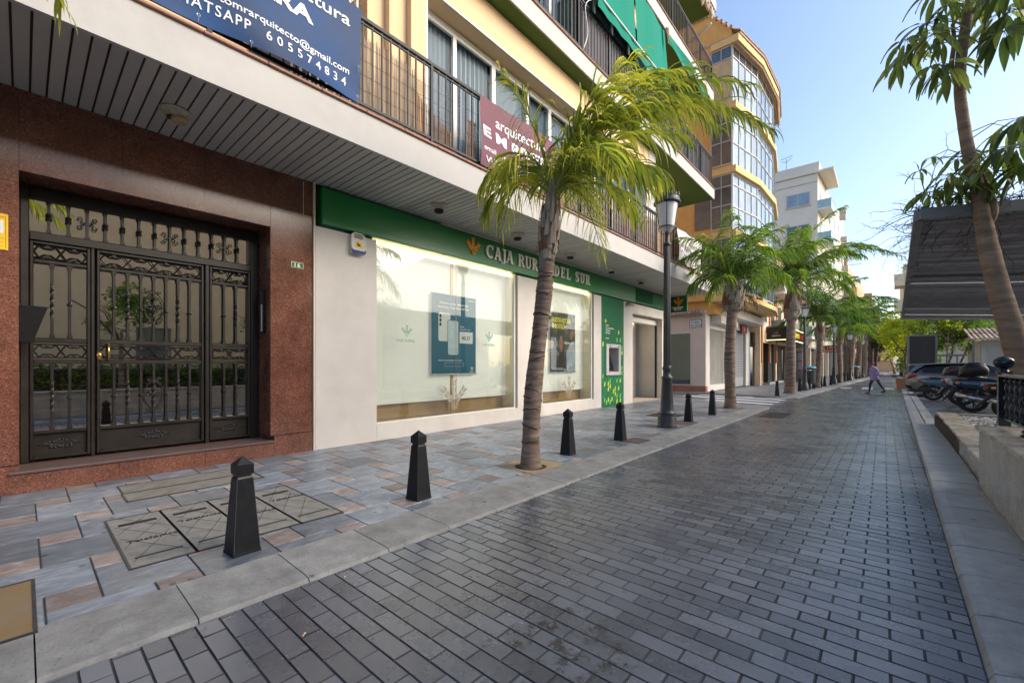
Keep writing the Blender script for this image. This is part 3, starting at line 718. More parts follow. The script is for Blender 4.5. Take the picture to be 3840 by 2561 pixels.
b1 = balcony(ZS-.012, 4.70, False, first=True); railing(b1, 4.735, 5.975, -6, 17.95, ph=.135)
b2 = balcony(8.09, 8.49, True, y1=18.5); railing(b2, 8.52, 9.72, -6, 18.2, ph=.02)
b3 = balcony(11.97, 12.40, True, y1=18.4); railing(b3, 12.43, 13.52, -6, 18.25)
b4 = balcony(15.87, 16.35, True, y1=18.75)
# --- upper walls: main body and the projecting bay
m = MB(); m.box(-17, W-.25, -6, 17.6, ZS+.05, 19.5)
m.box(-17, W-.36, -6, -.25, .0, ZS+.05); m.box(-17, W-.36, 2.62, 3.03, 0, ZS+.05)
m.build('upper_wall', m_peach, bld)
XBAY = -5.54
m_cur = pm('net_curtain', (.36,.375,.37), .8, var=.12, scale=16, stretch=(1,1,.02), spec=.2)
m_wg = glass('window_glass', (.74,.84,.92), .0, 0, .05, .12)
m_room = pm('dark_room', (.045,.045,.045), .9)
for (za, zb, zt) in ((4.74, 7.42, 8.085), (8.53, 11.3, 11.965), (12.44, 15.2, 15.865)):
    m = MB(); m.box(W-.24, XBAY, 3.97, 13.3, zb, zt); m.box(W-.24, XBAY, 3.97, 4.24, za, zb)
    m.box(W-.24, XBAY, 12.75, 13.3, za, zb)
    m.box(W-.24, XBAY-.12, 3.66, 3.968, za, zt); m.box(W-.24, XBAY-.25, 3.37, 3.658, za, zt)
    m.build('bay_wall', m_peach, bld)
    m = MB(); m.box(XBAY-.005, XBAY+.012, 4.243, 12.747, zb, zb+.028); m.box(XBAY-.33, XBAY+.006, 4.243, 4.285, za, zb); m.box(XBAY-.33, XBAY+.004, 12.69, 12.747, za, zb)
    m.build('bay_trim', pm('white_trim', (.78,.76,.72), .6), bld)
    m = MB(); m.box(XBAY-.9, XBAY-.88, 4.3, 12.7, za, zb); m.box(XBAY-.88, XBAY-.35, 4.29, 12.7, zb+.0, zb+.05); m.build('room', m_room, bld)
    # the four visible sashes, then the rest of the glazed strip
    ys = [4.285, 5.15, 6.16, 7.245, 8.05, 9.1, 10.1, 11.1, 12.15, 12.69]
    for i in range(len(ys)-1):
        a, b_ = ys[i], ys[i+1]; e0 = .035 if i not in (2, 4) else .06
        m = MB(); xx = XBAY-.316
        m.box(xx-.05, xx, a, a+e0, za, zb-.002); m.box(xx-.05, xx, b_-.045, b_-.002, za, zb-.002)
        m.box(xx-.05, xx, a+e0, b_-.045, zb-.14, zb-.002); m.box(xx-.05, xx, a+e0, b_-.045, za, za+.07)
        m.box(xx+.0, xx+.012, a, b_-.002, zb-.075, zb-.06)
        f = m.build('window', m_alu, bld)
        p_ = MB(); p_.poly([(xx-.03,a,za),(xx-.03,b_,za),(xx-.03,b_,zb),(xx-.03,a,zb)]); p_.build('pane', m_wg, f)
        c_ = MB(); n = 26; ww = (b_-a)
        for k in range(n):
            yy0, yy1 = a+ww*k/n, a+ww*(k+1)/n; d0 = (.03*math.sin(k*2.1+i),); d1 = .03*math.sin((k+1)*2.1+i)
            c_.poly([(xx-.14+d0[0],yy0,za),(xx-.14+d1,yy1,za),(xx-.14+d1,yy1,zb),(xx-.14+d0[0],yy0,zb)], R_.random())
        c_.build('curtain', m_cur, f)
# folding shutter at the left end of the bay
m = MB(); m.box(W-.24, W-.2, 2.2, 3.37, 4.74, 8.0); m.build('shutter_back', m_room, bld)
m = MB()
for k in range(9): m.box(-5.85, -5.83, 2.3+k*.115, 2.325+k*.115, 4.74, 7.6)
for k in range(8):
    for j in range(9):
        y0 = 2.31+k*.115; z0 = 4.8+j*.3
        m.tube([(-5.836,y0,z0),(-5.836,y0+.115,z0+.15)], .006, 4); m.tube([(-5.83,y0+.115,z0),(-5.83,y0,z0+.15)], .006, 4)
m.build('folding_grille', m_alu, bld)
# white shutter box strip beyond the bay and rooms beyond
m = MB(); m.box(W-.24, XBAY+.02, 12.85, 13.32, 4.75, 8.08)
for k in range(9): m.box(XBAY+.0205, XBAY+.028, 12.88+k*.048, 12.905+k*.048, 4.8, 8.05)
m.build('white_panel_strip', m_alu, bld)
# --- soffit downlights
LY = [1.149, 4.973, 7.217, 9.388, 11.677, 13.863, 16.15]; LX = [-6.106, -6.097, -6.13, -6.17, -6.2, -6.25, -6.3]
m_lamp = pm('cream_metal', (.42,.38,.29), .5, var=.25, scale=14, dirt=.5)
for k, (x, y) in enumerate(zip(LX, LY)):
    m = MB(); m.smooth = True
    m.lathe([(.02,ZS-.001),(.13,ZS-.001),(.155,ZS-.006),(.15,ZS-.02),(.115,ZS-.028),(.10,ZS-.07),(.088,ZS-.085)], (x,y,0), 24, cap=False)
    f = m.build('ceiling_lamp', m_lamp, bld)
    m = MB(); m.smooth = True
    if k == 0:
        m.lathe([(.072,ZS-.075),(.082,ZS-.10),(.078,ZS-.135),(.066,ZS-.14),(.03,ZS-.10),(.0,ZS-.095)], (x+.03,y+.03,0), 20, cap=False)
        m.build('lamp_shade', pm('warm_metal', (.45,.34,.20), .4, var=.2), f)
    else:
        m.lathe([(.087,ZS-.085),(.082,ZS-.125),(.07,ZS-.128),(.06,ZS-.07),(.0,ZS-.06)], (x,y,0), 20, cap=False); m.build('lamp_ring', m_dark, f)
# thin wall wire by the bank edge
m = MB(); m.box(W, W+.006, 2.885, 2.891, 3.70, 4.22); m.box(W, W+.006, 2.83, 3.0, 3.694, 3.70); m.build('wall_wire', m_wwall, bld)

# ------------------------------------------------------------------ entrance door of wrought iron
m_door = pm('bronze_iron', (.018,.0145,.012), .42, .2, var=.35, scale=5, bump=.06)
DX = -7.35
def dy(y): return y*1.0352
def dz(z): return 1.35+(z-1.35)*1.0352
door = thing('entrance_door', (DX, 1.2, .237), 'dark wrought iron entrance door with glass, scrollwork and geometric bands in red granite', 'door')
Y0, Y1, Z0, Z1 = -.022, 2.405, .239, 3.395
m = MB(); t0, t1 = DX-.06, DX+.03
def fbox(m, y0, y1, z0, z1, d=0.): m.bbox(t0, t1+d, y0, y1, z0, z1, .008)
cols = [(.052, .545), (.600, 1.70), (1.77, 2.29)]         # panel edges in real units
fbox(m, Y0, .05, Z0, Z1); fbox(m, 2.293, Y1, Z0, Z1)
fbox(m, .05, 2.293, 3.265, Z1); fbox(m, .05, 2.293, 2.785, 2.885)
fbox(m, .547, .585, Z0, 2.785, .012); fbox(m, 1.715, 1.765, Z0, 2.785, .012)
m.build('door_frame', m_door, door)
zb = [(2.57, 2.765), (1.67, 2.53), (1.42, 1.615), (.60, 1.37)]   # glazed rows inside each panel
def panel(name, y0, y1, nb, twist, scroll):
    m = MB(); d = .012
    for (z0, z1) in ((2.53, 2.57), (1.615, 1.67), (1.37, 1.42), (.56, .60)): m.bbox(DX-.03, DX+.035, y0+.03, y1-.03, z0, z1, .006)
    m.bbox(DX-.035, DX+.04, y0, y0+.03, .27, 2.775, .006); m.bbox(DX-.035, DX+.04, y1-.03, y1, .27, 2.775, .006)
    m.bbox(DX-.03, DX+.04, y0+.03, y1-.03, .27, .30, .006); m.bbox(DX-.03, DX+.04, y0+.03, y1-.03, 2.745, 2.775, .006)
    root = m.build(name, m_door, door)
    # bottom sheet panel and cartouche
    m = MB(); m.box(DX-.02, DX-.01, y0+.03, y1-.03, .30, .56); m.build('kick_panel', m_door, root)
    m = MB(); yc = (y0+y1)/2; zc = .43; ww = min(.15, (y1-y0)*.3)
    m.smooth = True
    for k in range(22):
        a = 2*PI*k/22; rr = 1+.18*math.sin(a*5)
        m.lathe([(.001,0),(.014,.002),(.012,.012),(.001,.016)], (DX-.01, yc+ww*.72*math.cos(a)*rr, zc+.042*math.sin(a)*rr), 6, cap=False, axis='x')
    for s in (-1, 1):
        for k in range(4): m.lathe([(.001,0),(.013-.002*k,.002),(.011-.002*k,.011),(.001,.015)], (DX-.01, yc+s*(ww*.85+k*.018), zc+.006*math.sin(k*2)), 6, cap=False, axis='x')
    m.tube([(DX-.004, yc+.5*ww*math.cos(a*PI/8), zc+.024*math.sin(a*PI/8)) for a in range(17)], .004, 5, cap=False)
    m.build('cast_ornament', m_iron, root)
    # bands
    m = MB()
    for (z0, z1) in (zb[0], zb[2]):
        zc = (z0+z1)/2; h = (z1-z0)/2-.012; W_ = y1-y0-.06; n = max(2, round(W_/.27)); u = W_/n
        for i in range(n):
            c = y0+.03+u*(i+.5)
            for s in (-1, 1):
                pts = [(-.5,0),(-.36,.75),(-.2,.75),(.2,.75),(.36,.75),(.5,0)]
                m.tube([(DX+.012, c+a*u, zc+s*b*h*1.0) for a, b in ((-.5,.0),(-.30,.88),(.30,.88),(.5,.0))], .0085, 5)
                m.tube([(DX+.002, c+a*u, zc+s*b*h) for a, b in ((-.5,.88),(-.34,.88),(-.14,.45),(.14,.45),(.34,.88),(.5,.88))], .0085, 5)
            for s in (-1, 1): m.lathe([(.018,-.004),(.018,.018)], (DX, c, zc+s*h*.68), 10, axis='x')
    m.build('geometric_band', m_door, root)
    # balusters
    for j, (z0, z1) in enumerate((zb[1], zb[3])):
        for i in range(nb):
            y = y0+.03+(y1-y0-.06)*(i+1)/(nb+1); m = MB(); m.smooth = False
            tw = twist[i % len(twist)]
            h = z1-z0
            if tw:
                a = z0+h*.28; b = z0+h*.72
                m.box(DX-.012+.01, DX+.012+.01, y-.012, y+.012, z0, a); m.box(DX-.002, DX+.022, y-.012, y+.012, b, z1)
                N = 16; bb = len(m.v)
                for k in range(N+1):
                    for q in range(4):
                        t = q*PI/2+PI/4+k*.42; m.v.append((DX+.01+.0165*math.cos(t), y+.0165*math.sin(t), a+(b-a)*k/N))
                for k in range(N):
                    for q in range(4): m.face([bb+k*4+q, bb+k*4+(q+1)%4, bb+(k+1)*4+(q+1)%4, bb+(k+1)*4+q])
            else:
                m.box(DX-.002, DX+.022, y-.012, y+.012, z0, z1); m.lathe([(.013,-.02),(.025,-.008),(.025,.008),(.013,.02)], (DX+.01, y, z0+h*.47), 10)
            for zz, s in ((z0, 1), (z1, -1)): m.frust(DX+.01, y, min(zz, zz+s*.025), max(zz, zz+s*.025), .022, .022); m.frust(DX+.01, y, min(zz+s*.025, zz+s*.05), max(zz+s*.025, zz+s*.05), .017, .017)
            m.build('baluster', m_door, root)
        if scroll:
            m = MB(); yc = (y0+y1)/2; zc = (z0+z1)/2 + (.02 if j == 0 else -.02); hh = .20
            for sy_ in (-1, 1):
                for sz_ in (-1, 1):
                    pts = []
                    for k in range(26):    # heart side then spiral
                        t = k/25
                        if t < .55: a = t/.55; pts.append((yc+sy_*(.012+.085*math.sin(a*PI*.62)), zc+sz_*(hh*(1-a)*1.0)))
                        else:
                            a = (t-.55)/.45; r = .04*(1-a*.72); an = a*PI*2.1; pts.append((yc+sy_*(.083-.04+r*math.cos(an)), zc+sz_*(.0+.012 - r*math.sin(an))))
                    m.tube([(DX+.03, p[0], p[1]) for p in pts], .0055, 5)
                    pts = [(yc+sy_*(.02+.03+.022*math.cos(k*.5+PI)*(1-k/22)), zc+sz_*(hh+.0+.025*math.sin(k*.5)*(1-k/22))) for k in range(16)]
                    m.tube([(DX+.03, p[0], p[1]) for p in pts], .005, 5)
            m.build('scroll', m_door, root)
    m = MB(); 
    for (z0, z1) in zb: m.poly([(DX-.03,y0+.02,z0-.01),(DX-.03,y1-.02,z0-.01),(DX-.03,y1-.02,z1+.01),(DX-.03,y0+.02,z1+.01)])
    m.build('pane', m_dglass, root); return root
m_dglass = glass('door_glass', (.60,.56,.50), .50, 0, .03)
panel('side_light', .052, .545, 2, [1, 0], False)
leaf = panel('door_leaf', .600, 1.70, 7, [0,1,0,1,0,1,0], True)
panel('side_light', 1.77, 2.29, 2, [0, 1], False)
# transom balusters and scrolls
m = MB(); m.poly([(DX-.03,.05,2.88),(DX-.03,2.293,2.88),(DX-.03,2.293,3.27),(DX-.03,.05,3.27)]); m.build('transom_pane', m_dglass, door)
for i in range(13):
    y = .20+.1602*i; m = MB(); zc = 3.075
    m.box(DX-.002, DX+.022, y-.012, y+.012, 2.885, 3.265)
    for zz, s in ((2.885,1),(3.265,-1)): m.frust(DX+.01, y, min(zz,zz+s*.03), max(zz,zz+s*.03), .021, .021)
    if i not in (2, 7, 11):
        m.lathe([(.013,-.045),(.027,-.03),(.03,-.018),(.02,-.008),(.03,0),(.02,.008),(.03,.018),(.027,.03),(.013,.045)], (DX+.01, y, zc), 10)
    m.build('baluster', m_door, door)
    if i in (2, 7, 11):
        m = MB()
        for sy_ in (-1, 1):
            for sz_ in (-1, 1):
                pts = [(DX+.02, y+sy_*(.016+.04*math.sin(a*PI/10)), zc+sz_*(.0+.005*a)) for a in range(6)]
                pts += [(DX+.02, y+sy_*(.058+.028*(1-a/16)*math.cos(PI/2-a*.55+2.6)+.01), zc+sz_*(.048+.026*(1-a/16)*math.sin(PI/2-a*.55+2.6))) for a in range(12)]
                m.tube(pts, .0065, 5)
        m.build('scroll', m_door, door)
m_brass2 = pm('polished_brass', (.70,.45,.14), .22, .95, var=.15, scale=20)
m = MB(); m.smooth = True; m.tube([(DX+.075,.705,1.425),(DX+.075,.705,1.61)], .012, 10)
for zz in (1.43, 1.605): m.lathe([(.012,0),(.018,.01),(.012,.035)], (DX+.04, .705, zz), 10, axis='x')
m.build('door_handle', m_brass2, leaf)
m = MB(); m.lathe([(.022,0),(.024,.006),(.012,.012),(.0,.012)], (DX+.042,.622,1.475), 14, cap=False, axis='x'); m.box(DX+.04,DX+.046,.605,.64,1.43,1.52); m.build('lock', m_brass2, leaf)
# hall behind the door: floor, warm wall, brown stairs
hall = thing('entrance_hall', (-8.5, 1.2, .2), 'dim entrance hall with brown stairs seen through the glass of the door', 'hall')
m = MB(); m.box(-12,DX-.08,-1.4,3.4,.12,.2); m.build('hall_floor', pm('hall_stone', (.14,.09,.06), .3, var=.2), hall)
m = MB(); m.box(-12,-11.9,-1.4,3.4,.2,4); m.box(-12,DX-.3,-1.5,-1.4,.2,4); m.box(-12,DX-.3,3.4,3.5,.2,4); m.box(-12,DX-.3,-1.5,3.5,4,4.1); m.build('hall_wall', pm('hall_plaster', (.34,.27,.17), .8), hall)
m = MB()
for k in range(7): m.bbox(-10.9-.28*k, -9.6-.28*k+.9, -1.3, 2.2, .2+.17*k, .2+.17*(k+1), .01)
m.build('hall_stair', pm('stair_wood', (.16,.075,.03), .4, var=.3, scale=3, stretch=(1,.3,4)), hall)
m = MB()
for k in range(7): m.box(-8.70-.28*k, -8.69-.28*k+.004, -1.3, 2.2, .335+.17*k, .365+.17*k)
m.build('stair_nosing', pm('nosing', (.45,.33,.2), .4), hall)
# ------------------------------------------------------------------ bank sign with slab-serif letters
m_bg = pm('bank_green', (.008,.19,.045), .32, var=.06, scale=.7, spec=.5)
m_bgd = pm('bank_green_dark', (.006,.085,.03), .4, var=.1)
m_bgt = pm('bank_green_teal', (.010,.14,.055), .6, var=.06, spec=.3)
m_let = pm('letter_cream', (.84,.79,.73), .4, var=.03)
m_org = pm('logo_orange', (.85,.34,.02), .4, var=.04)
XS = -6.785
sg = thing('bank_sign', (XS, 9, 3.6), 'long green fascia sign reading CAJA RURAL DEL SUR over the bank windows', 'sign')
m = MB(); m.bbox(W-.16, XS, 3.15, 14.60, 3.62, 4.215, .012); m.build('sign_panel', m_bg, sg)
m = MB(); m.box(W-.16, XS+.012, 5.6, 17.55, 4.219, 4.245); m.build('sign_trim', m_wedge, sg)
m = MB(); m.box(W-.16, XS-.03, 14.604, 17.55, 3.62, 4.20); m.build('louvre_back', m_dark, sg)
m = MB(); m.box(XS-.03, XS-.005, 14.604, 17.55, 3.622, 3.70); m.box(XS-.03, XS-.005, 14.604, 17.55, 4.14, 4.2)
k = 0; y = 14.62
while y < 17.54:
    m.box(XS-.028, XS-.008, y, y+(.02 if y < 16.1 else .045), 3.702, 4.138); y += .052
m.build('louvre', m_bgt, sg)
def slab_text(mb, s, y0, z0, H, O_x, d, gap=.05):
    """slab-serif capitals laid along +y; strokes as flat prisms"""
    t = H*.20; n = H*.13; sf = H*.09
    U, V, N = (0,1,0), (0,0,1), (1,0,0)
    cnt = [0]
    def P(poly):
        cnt[0] = (cnt[0]+1) % 40; mb.prism_on(poly, (O_x, cy, z0), U, V, N, d+cnt[0]*.00025)
    def rect(a, b, c, e): P([(a,b),(c,b),(c,e),(a,e)])
    def ring(cx, cz, rx, rz, w, wz, a0, a1, n_=14):
        for i in range(n_):
            t0 = math.radians(a0+(a1-a0)*i/n_); t1 = math.radians(a0+(a1-a0)*(i+1)/n_)
            q = [(cx+rx*math.cos(t0), cz+rz*math.sin(t0)), (cx+rx*math.cos(t1), cz+rz*math.sin(t1)), (cx+(rx-w)*math.cos(t1), cz+(rz-wz)*math.sin(t1)), (cx+(rx-w)*math.cos(t0), cz+(rz-wz)*math.sin(t0))]
            P(q if a1 > a0 else q[::-1])
    cy = y0
    for ch in s:
        if ch == ' ': cy += H*.40; continue
        if ch == 'C':
            w_ = H*.86; ring(w_*.52, H/2, w_*.52, H/2, t*1.1, n, 50, 310, 20); rect(w_*.74, H*.66, w_*.88, H*.98)
        elif ch == 'A':
            w_ = H*.92; P([(w_*.08,0),(w_*.20,0),(w_*.50,H*.90),(w_*.40,H)]); P([(w_*.62,0),(w_*.90,0),(w_*.62,H),(w_*.38,H)]); rect(w_*.25, H*.28, w_*.75, H*.40)
            rect(-.02*w_, 0, w_*.32, sf); rect(w_*.56, 0, w_*1.0, sf); rect(w_*.25, H*.93, w_*.5, H)
        elif ch == 'J':
            w_ = H*.46; rect(w_*.40, H*-.02, w_*.40+t, H); rect(w_*.10, H-sf, w_*1.05, H); ring(w_*.15, -.02*H, w_*.68, H*.14, t*.8, n*.7, 0, -140, 8)
        elif ch == 'R':
            w_ = H*.80; rect(w_*.12, 0, w_*.12+t, H); rect(0, 0, w_*.48, sf); rect(0, H-sf, w_*.5, H); ring(w_*.48, H*.73, w_*.42, H*.27, t, n, -90, 90, 12)
            rect(w_*.36, H*.46, w_*.5, H*.46+n); P([(w_*.74,0),(w_*1.02,0),(w_*.66,H*.5),(w_*.42,H*.5)]); rect(w_*.7, 0, w_*1.08, sf)
        elif ch == 'U':
            w_ = H*.84; rect(w_*.12, H*.28, w_*.12+t, H); rect(w_*.72, H*.28, w_*.72+t*.7, H); ring(w_*.12+(w_*.60+t*.7)/2, H*.3, (w_*.60+t*.7)/2, H*.31, t*.9, n, 180, 360, 14)
            rect(0, H-sf, w_*.46, H); rect(w_*.60, H-sf, w_*1.0, H)
        elif ch == 'L':
            w_ = H*.72; rect(w_*.14, 0, w_*.14+t, H); rect(0, H-sf, w_*.54, H); rect(0, 0, w_*.95, sf); P([(w_*.72,sf),(w_*.95,sf),(w_*.95,H*.30)])
        elif ch == 'D':
            w_ = H*.84; rect(w_*.12, 0, w_*.12+t, H); rect(0, 0, w_*.45, n); rect(0, H-n, w_*.45, H); ring(w_*.42, H/2, w_*.5, H/2, t*1.05, n, -90, 90, 16)
        elif ch == 'E':
            w_ = H*.74; rect(w_*.12, 0, w_*.12+t, H); rect(0, 0, w_*.92, sf*1.2); rect(0, H-sf*1.2, w_*.90, H); rect(w_*.3, H*.45, w_*.66, H*.56); rect(w_*.80, 0, w_*.92, H*.28); rect(w_*.78, H*.74, w_*.90, H); rect(w_*.58, H*.37, w_*.66, H*.64)
        elif ch == 'S':
            w_ = H*.66; ring(w_*.5, H*.735, w_*.46, H*.27, t, n, 40, 250, 14); ring(w_*.5, H*.27, w_*.48, H*.28, t, n, 70, -150, 14); P([(w_*.2,H*.62),(w_*.5,H*.38),(w_*.66,H*.55),(w_*.36,H*.72)][::1])
            rect(w_*.80, H*.68, w_*.92, H*.98); rect(w_*.02, H*.02, w_*.14, H*.34)
        else: w_ = H*.5
        cy += w_ + gap
mb = MB(); H_ = .30
y_w = {'CAJA': (6.86, 7.86), 'RURAL': (7.93, 9.79), 'DEL': (9.46, 10.36), 'SUR': (10.50, 11.41)}
slab_text(mb, 'CAJA', 6.86, 3.785, H_, XS+.012, .022, .0)
slab_text(mb, 'RURAL', 7.98, 3.785, H_, XS+.012, .022, .022)
slab_text(mb, 'DEL', 9.50, 3.785, H_, XS+.012, .022, .055)
slab_text(mb, 'SUR', 10.55, 3.785, H_, XS+.012, .022, .06)
mb.build('lettering', m_let, sg)
mb = MB(); ear_logo(mb, (XS+.002, 6.47, 3.77), (0,1,0), (0,0,1), (1,0,0), .36, .02); mb.build('logo', m_org, sg)

# green cash machine panel
gp = thing('leaf_pattern_sign', (XB, 12.9, 0), 'tall green wall sign behind the cash machine, with yellow leaf diamonds and white text', 'sign')
m = MB(); m.box(W-.15, XB+.002, 12.17, 12.5, .004, 3.6); m.box(W-.15, XB+.002, 13.35, 13.715, .004, 3.6); m.box(W-.15, XB+.002, 12.502, 13.348, .004, 1.10); m.box(W-.15, XB+.002, 12.502, 13.348, 1.97, 3.6); m.build('panel_board', m_bgt, gp)
m_dm = [pm('diamond_a', (.012,.24,.08), .6, var=.05, spec=.3), pm('diamond_b', (.18,.52,.06), .45, var=.05), pm('diamond_c', (.55,.66,.03), .45, var=.05), pm('diamond_d', (.008,.11,.05), .45, var=.05)]
m = MB(); rr = random.Random(5); row = 0; z = .06
while z < 2.3:
    for c in range(13):
        y = 12.22+c*.12; zz = z + (.085 if c % 2 else 0)
        if y > 13.6: continue
        if 12.36 < y+.06 and y < 13.46 and .98 < zz+.1 and zz < 2.1: continue
        if zz > 1.95 and (y < 13.0 or rr.random() < .5) and not (y < 12.3 and zz < 2.1): continue
        u = rr.random(); m.cur = 0 if u < .5 else (3 if u < .7 else (1 if u < .86 else 2))
        m.prism_on([(0,.02),(.04,.0),(.085,.055),(.085,.15),(.045,.17),(0,.11)], (XB+.002,y,zz), (0,1,0), (0,0,1), (1,0,0), .0015 + .0002*m.cur)
    z += .172; row += 1
m.build('diamond_pattern', m_dm, gp)
m = MB(); ear_logo(m, (XB+.002,12.44,2.72), (0,1,0), (0,0,1), (1,0,0), .14, .002); m.build('logo', m_dm[2], gp)
for i, s_ in enumerate(('Todas', 'tus operaciones.', '24 horas.', '365 días.', '', 'cruralsur')):
    if s_: text_poly(s_, .085 if i < 5 else .06, (XB+.002, 12.44, 2.63-.082*i), (0,1,0), (0,0,1), (1,0,0), .0015, m_let, 'lettering', gp, .001)
am = thing('cash_machine', (XB, 12.92, 1), 'white cash machine niche with tilted screen and keypad set in the green panel', 'cash machine')
m = MB(); X1 = XB+.05
m.bbox(W-.35, X1, 12.42, 12.60, 1.02, 2.05, .02); m.bbox(W-.35, X1, 13.28, 13.42, 1.02, 2.05, .02); m.bbox(W-.35, X1-.001, 12.60, 13.28, 1.02, 1.14, .01); m.bbox(W-.35, X1-.001, 12.60, 13.28, 1.93, 2.05, .01)
m.box(W-.36, W-.33, 12.55, 13.3, 1.1, 2.0)
m_atm = pm('cash_machine_plastic', (.58,.55,.53), .4, var=.04); m.build('housing', m_atm, am)
m = MB(); m.prism_on([(0,0),(.02,0),(-.14,.55),(-.17,.55)], (W-.12,12.62,1.2), (1,0,0), (0,0,1), (0,1,0), .62); m.build('screen', pm('dark_screen', (.02,.025,.03), .15), am)
m = MB(); m.prism_on([(0,0),(.2,-.03),(.2,0),(0,.04)], (W-.22,12.66,1.16), (1,0,0), (0,0,1), (0,1,0), .5); m.build('keypad', pm('keypad_dark', (.06,.06,.065), .4), am)
for yy in (12.68, 13.26):
    m = MB(); m.lathe([(.022,0),(.02,.02),(.0,.022)], (X1, yy, 1.985), 10, cap=False, axis='x'); m.build('lamp_eye', m_iron, am)
# security camera under the sign
t = thing('security_camera', (XB, 14.0, 3.45), 'small cream security camera under the green sign by the bank entrance', 'camera')
m = MB(); m.smooth = True; m.lathe([(.05,0),(.05,.03),(.03,.04)], (XB, 13.95, 3.5), 12, axis='x'); m.tube([(XB+.08,13.9,3.5),(XB+.16,14.15,3.47)], .045, 12); m.build('body', m_lamp, t)
m = MB(); m.tube([(XB+.161,14.152,3.4696),(XB+.164,14.16,3.469)], .032, 12); m.build('lens', m_dark, t)

# alarm box
t = thing('alarm_box', (XB, 3.74, 3.4), 'white and blue alarm siren box with a yellow label on the white wall', 'alarm')
m = MB()
poly = [(3.63,3.27),(3.66,3.245),(3.86,3.245),(3.89,3.27),(3.89,3.55),(3.83,3.60),(3.69,3.60),(3.63,3.55)]
m.prism_on([(a, b) for a, b in poly], (XB,0,0), (0,1,0), (0,0,1), (1,0,0), .075)
m.build('housing', pm('alarm_white', (.62,.60,.54), .4), t)
m = MB(); m.prism_on([(3.632,3.272),(3.662,3.238),(3.858,3.238),(3.888,3.272),(3.888,3.325),(3.86,3.30),(3.66,3.30),(3.632,3.325)], (XB+.0755,0,0), (0,1,0), (0,0,1), (1,0,0), .012); m.build('blue_lens', pm('alarm_blue', (.01,.03,.20), .2), t)
m = MB()
for k in range(7): m.box(XB+.0755, XB+.079, 3.68, 3.84, 3.50+k*.012, 3.505+k*.012)
m.build('vent', m_iron, t)
m = MB(); m.box(XB+.0755, XB+.0775, 3.705, 3.83, 3.345, 3.455); m.build('label_plate', pm('label_yellow', (.85,.52,.04), .4), t)
text_poly('5a', .07, (XB+.0775,3.725,3.375), (0,1,0), (0,0,1), (1,0,0), .001, m_dark, 'lettering', t, .004)
# house number
t = thing('number_plate', (W, 2.79, 2.9), 'small green house number plate 16 on the red granite', 'number plate')
m = MB(); m.bbox(W+.001, W+.014, 2.70, 2.885, 2.852, 2.944, .003); m.build('plate', pm('plate_cream', (.55,.60,.45), .4), t)
m = MB(); m.box(W+.0142, W+.0157, 2.709, 2.876, 2.861, 2.935); m.build('plate_field', pm('plate_green', (.02,.14,.035), .3), t)
text_poly('16', .085, (W+.0158,2.735,2.868), (0,1,0), (0,0,1), (1,0,0), .001, m_let, 'lettering', t, .003, spacing=1.3)
# intercom on the jamb
t = thing('intercom', (-7.1, 2.40, 1.9), 'slim dark and silver intercom with a column of buttons on the granite door jamb', 'intercom')
m = MB(); m.bbox(-7.13, -7.05, 2.375, 2.408, 1.83, 2.50, .006); m.build('back_plate', m_black, t)
m = MB(); m.bbox(-7.12, -7.06, 2.362, 2.376, 1.86, 2.27, .004); m.build('face_plate', pm('brushed_steel', (.45,.44,.42), .3, .8), t)
for k in range(6):
    m = MB(); m.box(-7.10, -7.085, 2.356, 2.362, 1.90+k*.034, 1.912+k*.034); m.build('button', m_dark, t)
m = MB(); m.box(-7.115, -7.065, 2.355, 2.3745, 2.29, 2.48); m.build('camera_window', m_dark, t)
# yellow alarm plate at the very left
t = thing('warning_plate', (W, -.2, 2.7), 'yellow alarm warning plate with white label on the granite left of the door', 'sign')
m = MB(); m.bbox(W+.001, W+.008, -.42, -.098, 2.54, 2.912, .003); m.build('plate', pm('plate_yellow', (.85,.52,.01), .4), t)
m = MB(); m.box(W+.0082, W+.0095, -.36, -.131, 2.71, 2.84); m.build('plate_label', pm('label_white', (.72,.75,.76), .4), t)
m = MB(); 
for k in range(3): m.box(W+.0082, W+.0092, -.36, -.128, 2.575+k*.04, 2.578+k*.04)
m.box(W+.0082, W+.0092, -.117, -.113, 2.556, 2.895); m.build('line', pm('ink_brown', (.2,.1,.01), .6), t)
text_poly('ALARMA CONECTADA', .035, (W+.0082,-.43,2.865), (0,1,0), (0,0,1), (1,0,0), .001, MATS['ink_brown'], 'lettering', t, sx=.85)
# black mail box hanging at the left of the door
t = thing('leaflet_box', (-7.0, .05, 1.75), 'black slanted leaflet box fixed at the left side of the entrance door', 'letter box')
m = MB(); m.prism_on([(-.03,1.60),(.075,1.60),(.178,1.975),(-.03,1.985)], (-7.1,0,0), (0,1,0), (0,0,1), (1,0,0), .16); m.build('box', pm('black_plastic', (.012,.012,.014), .18), t)
m = MB(); m.prism_on([(-.03,1.987),(.178,1.977),(.19,1.99),(-.03,2.0)], (-7.105,0,0), (0,1,0), (0,0,1), (1,0,0), .172); m.build('lid', m_black, t)

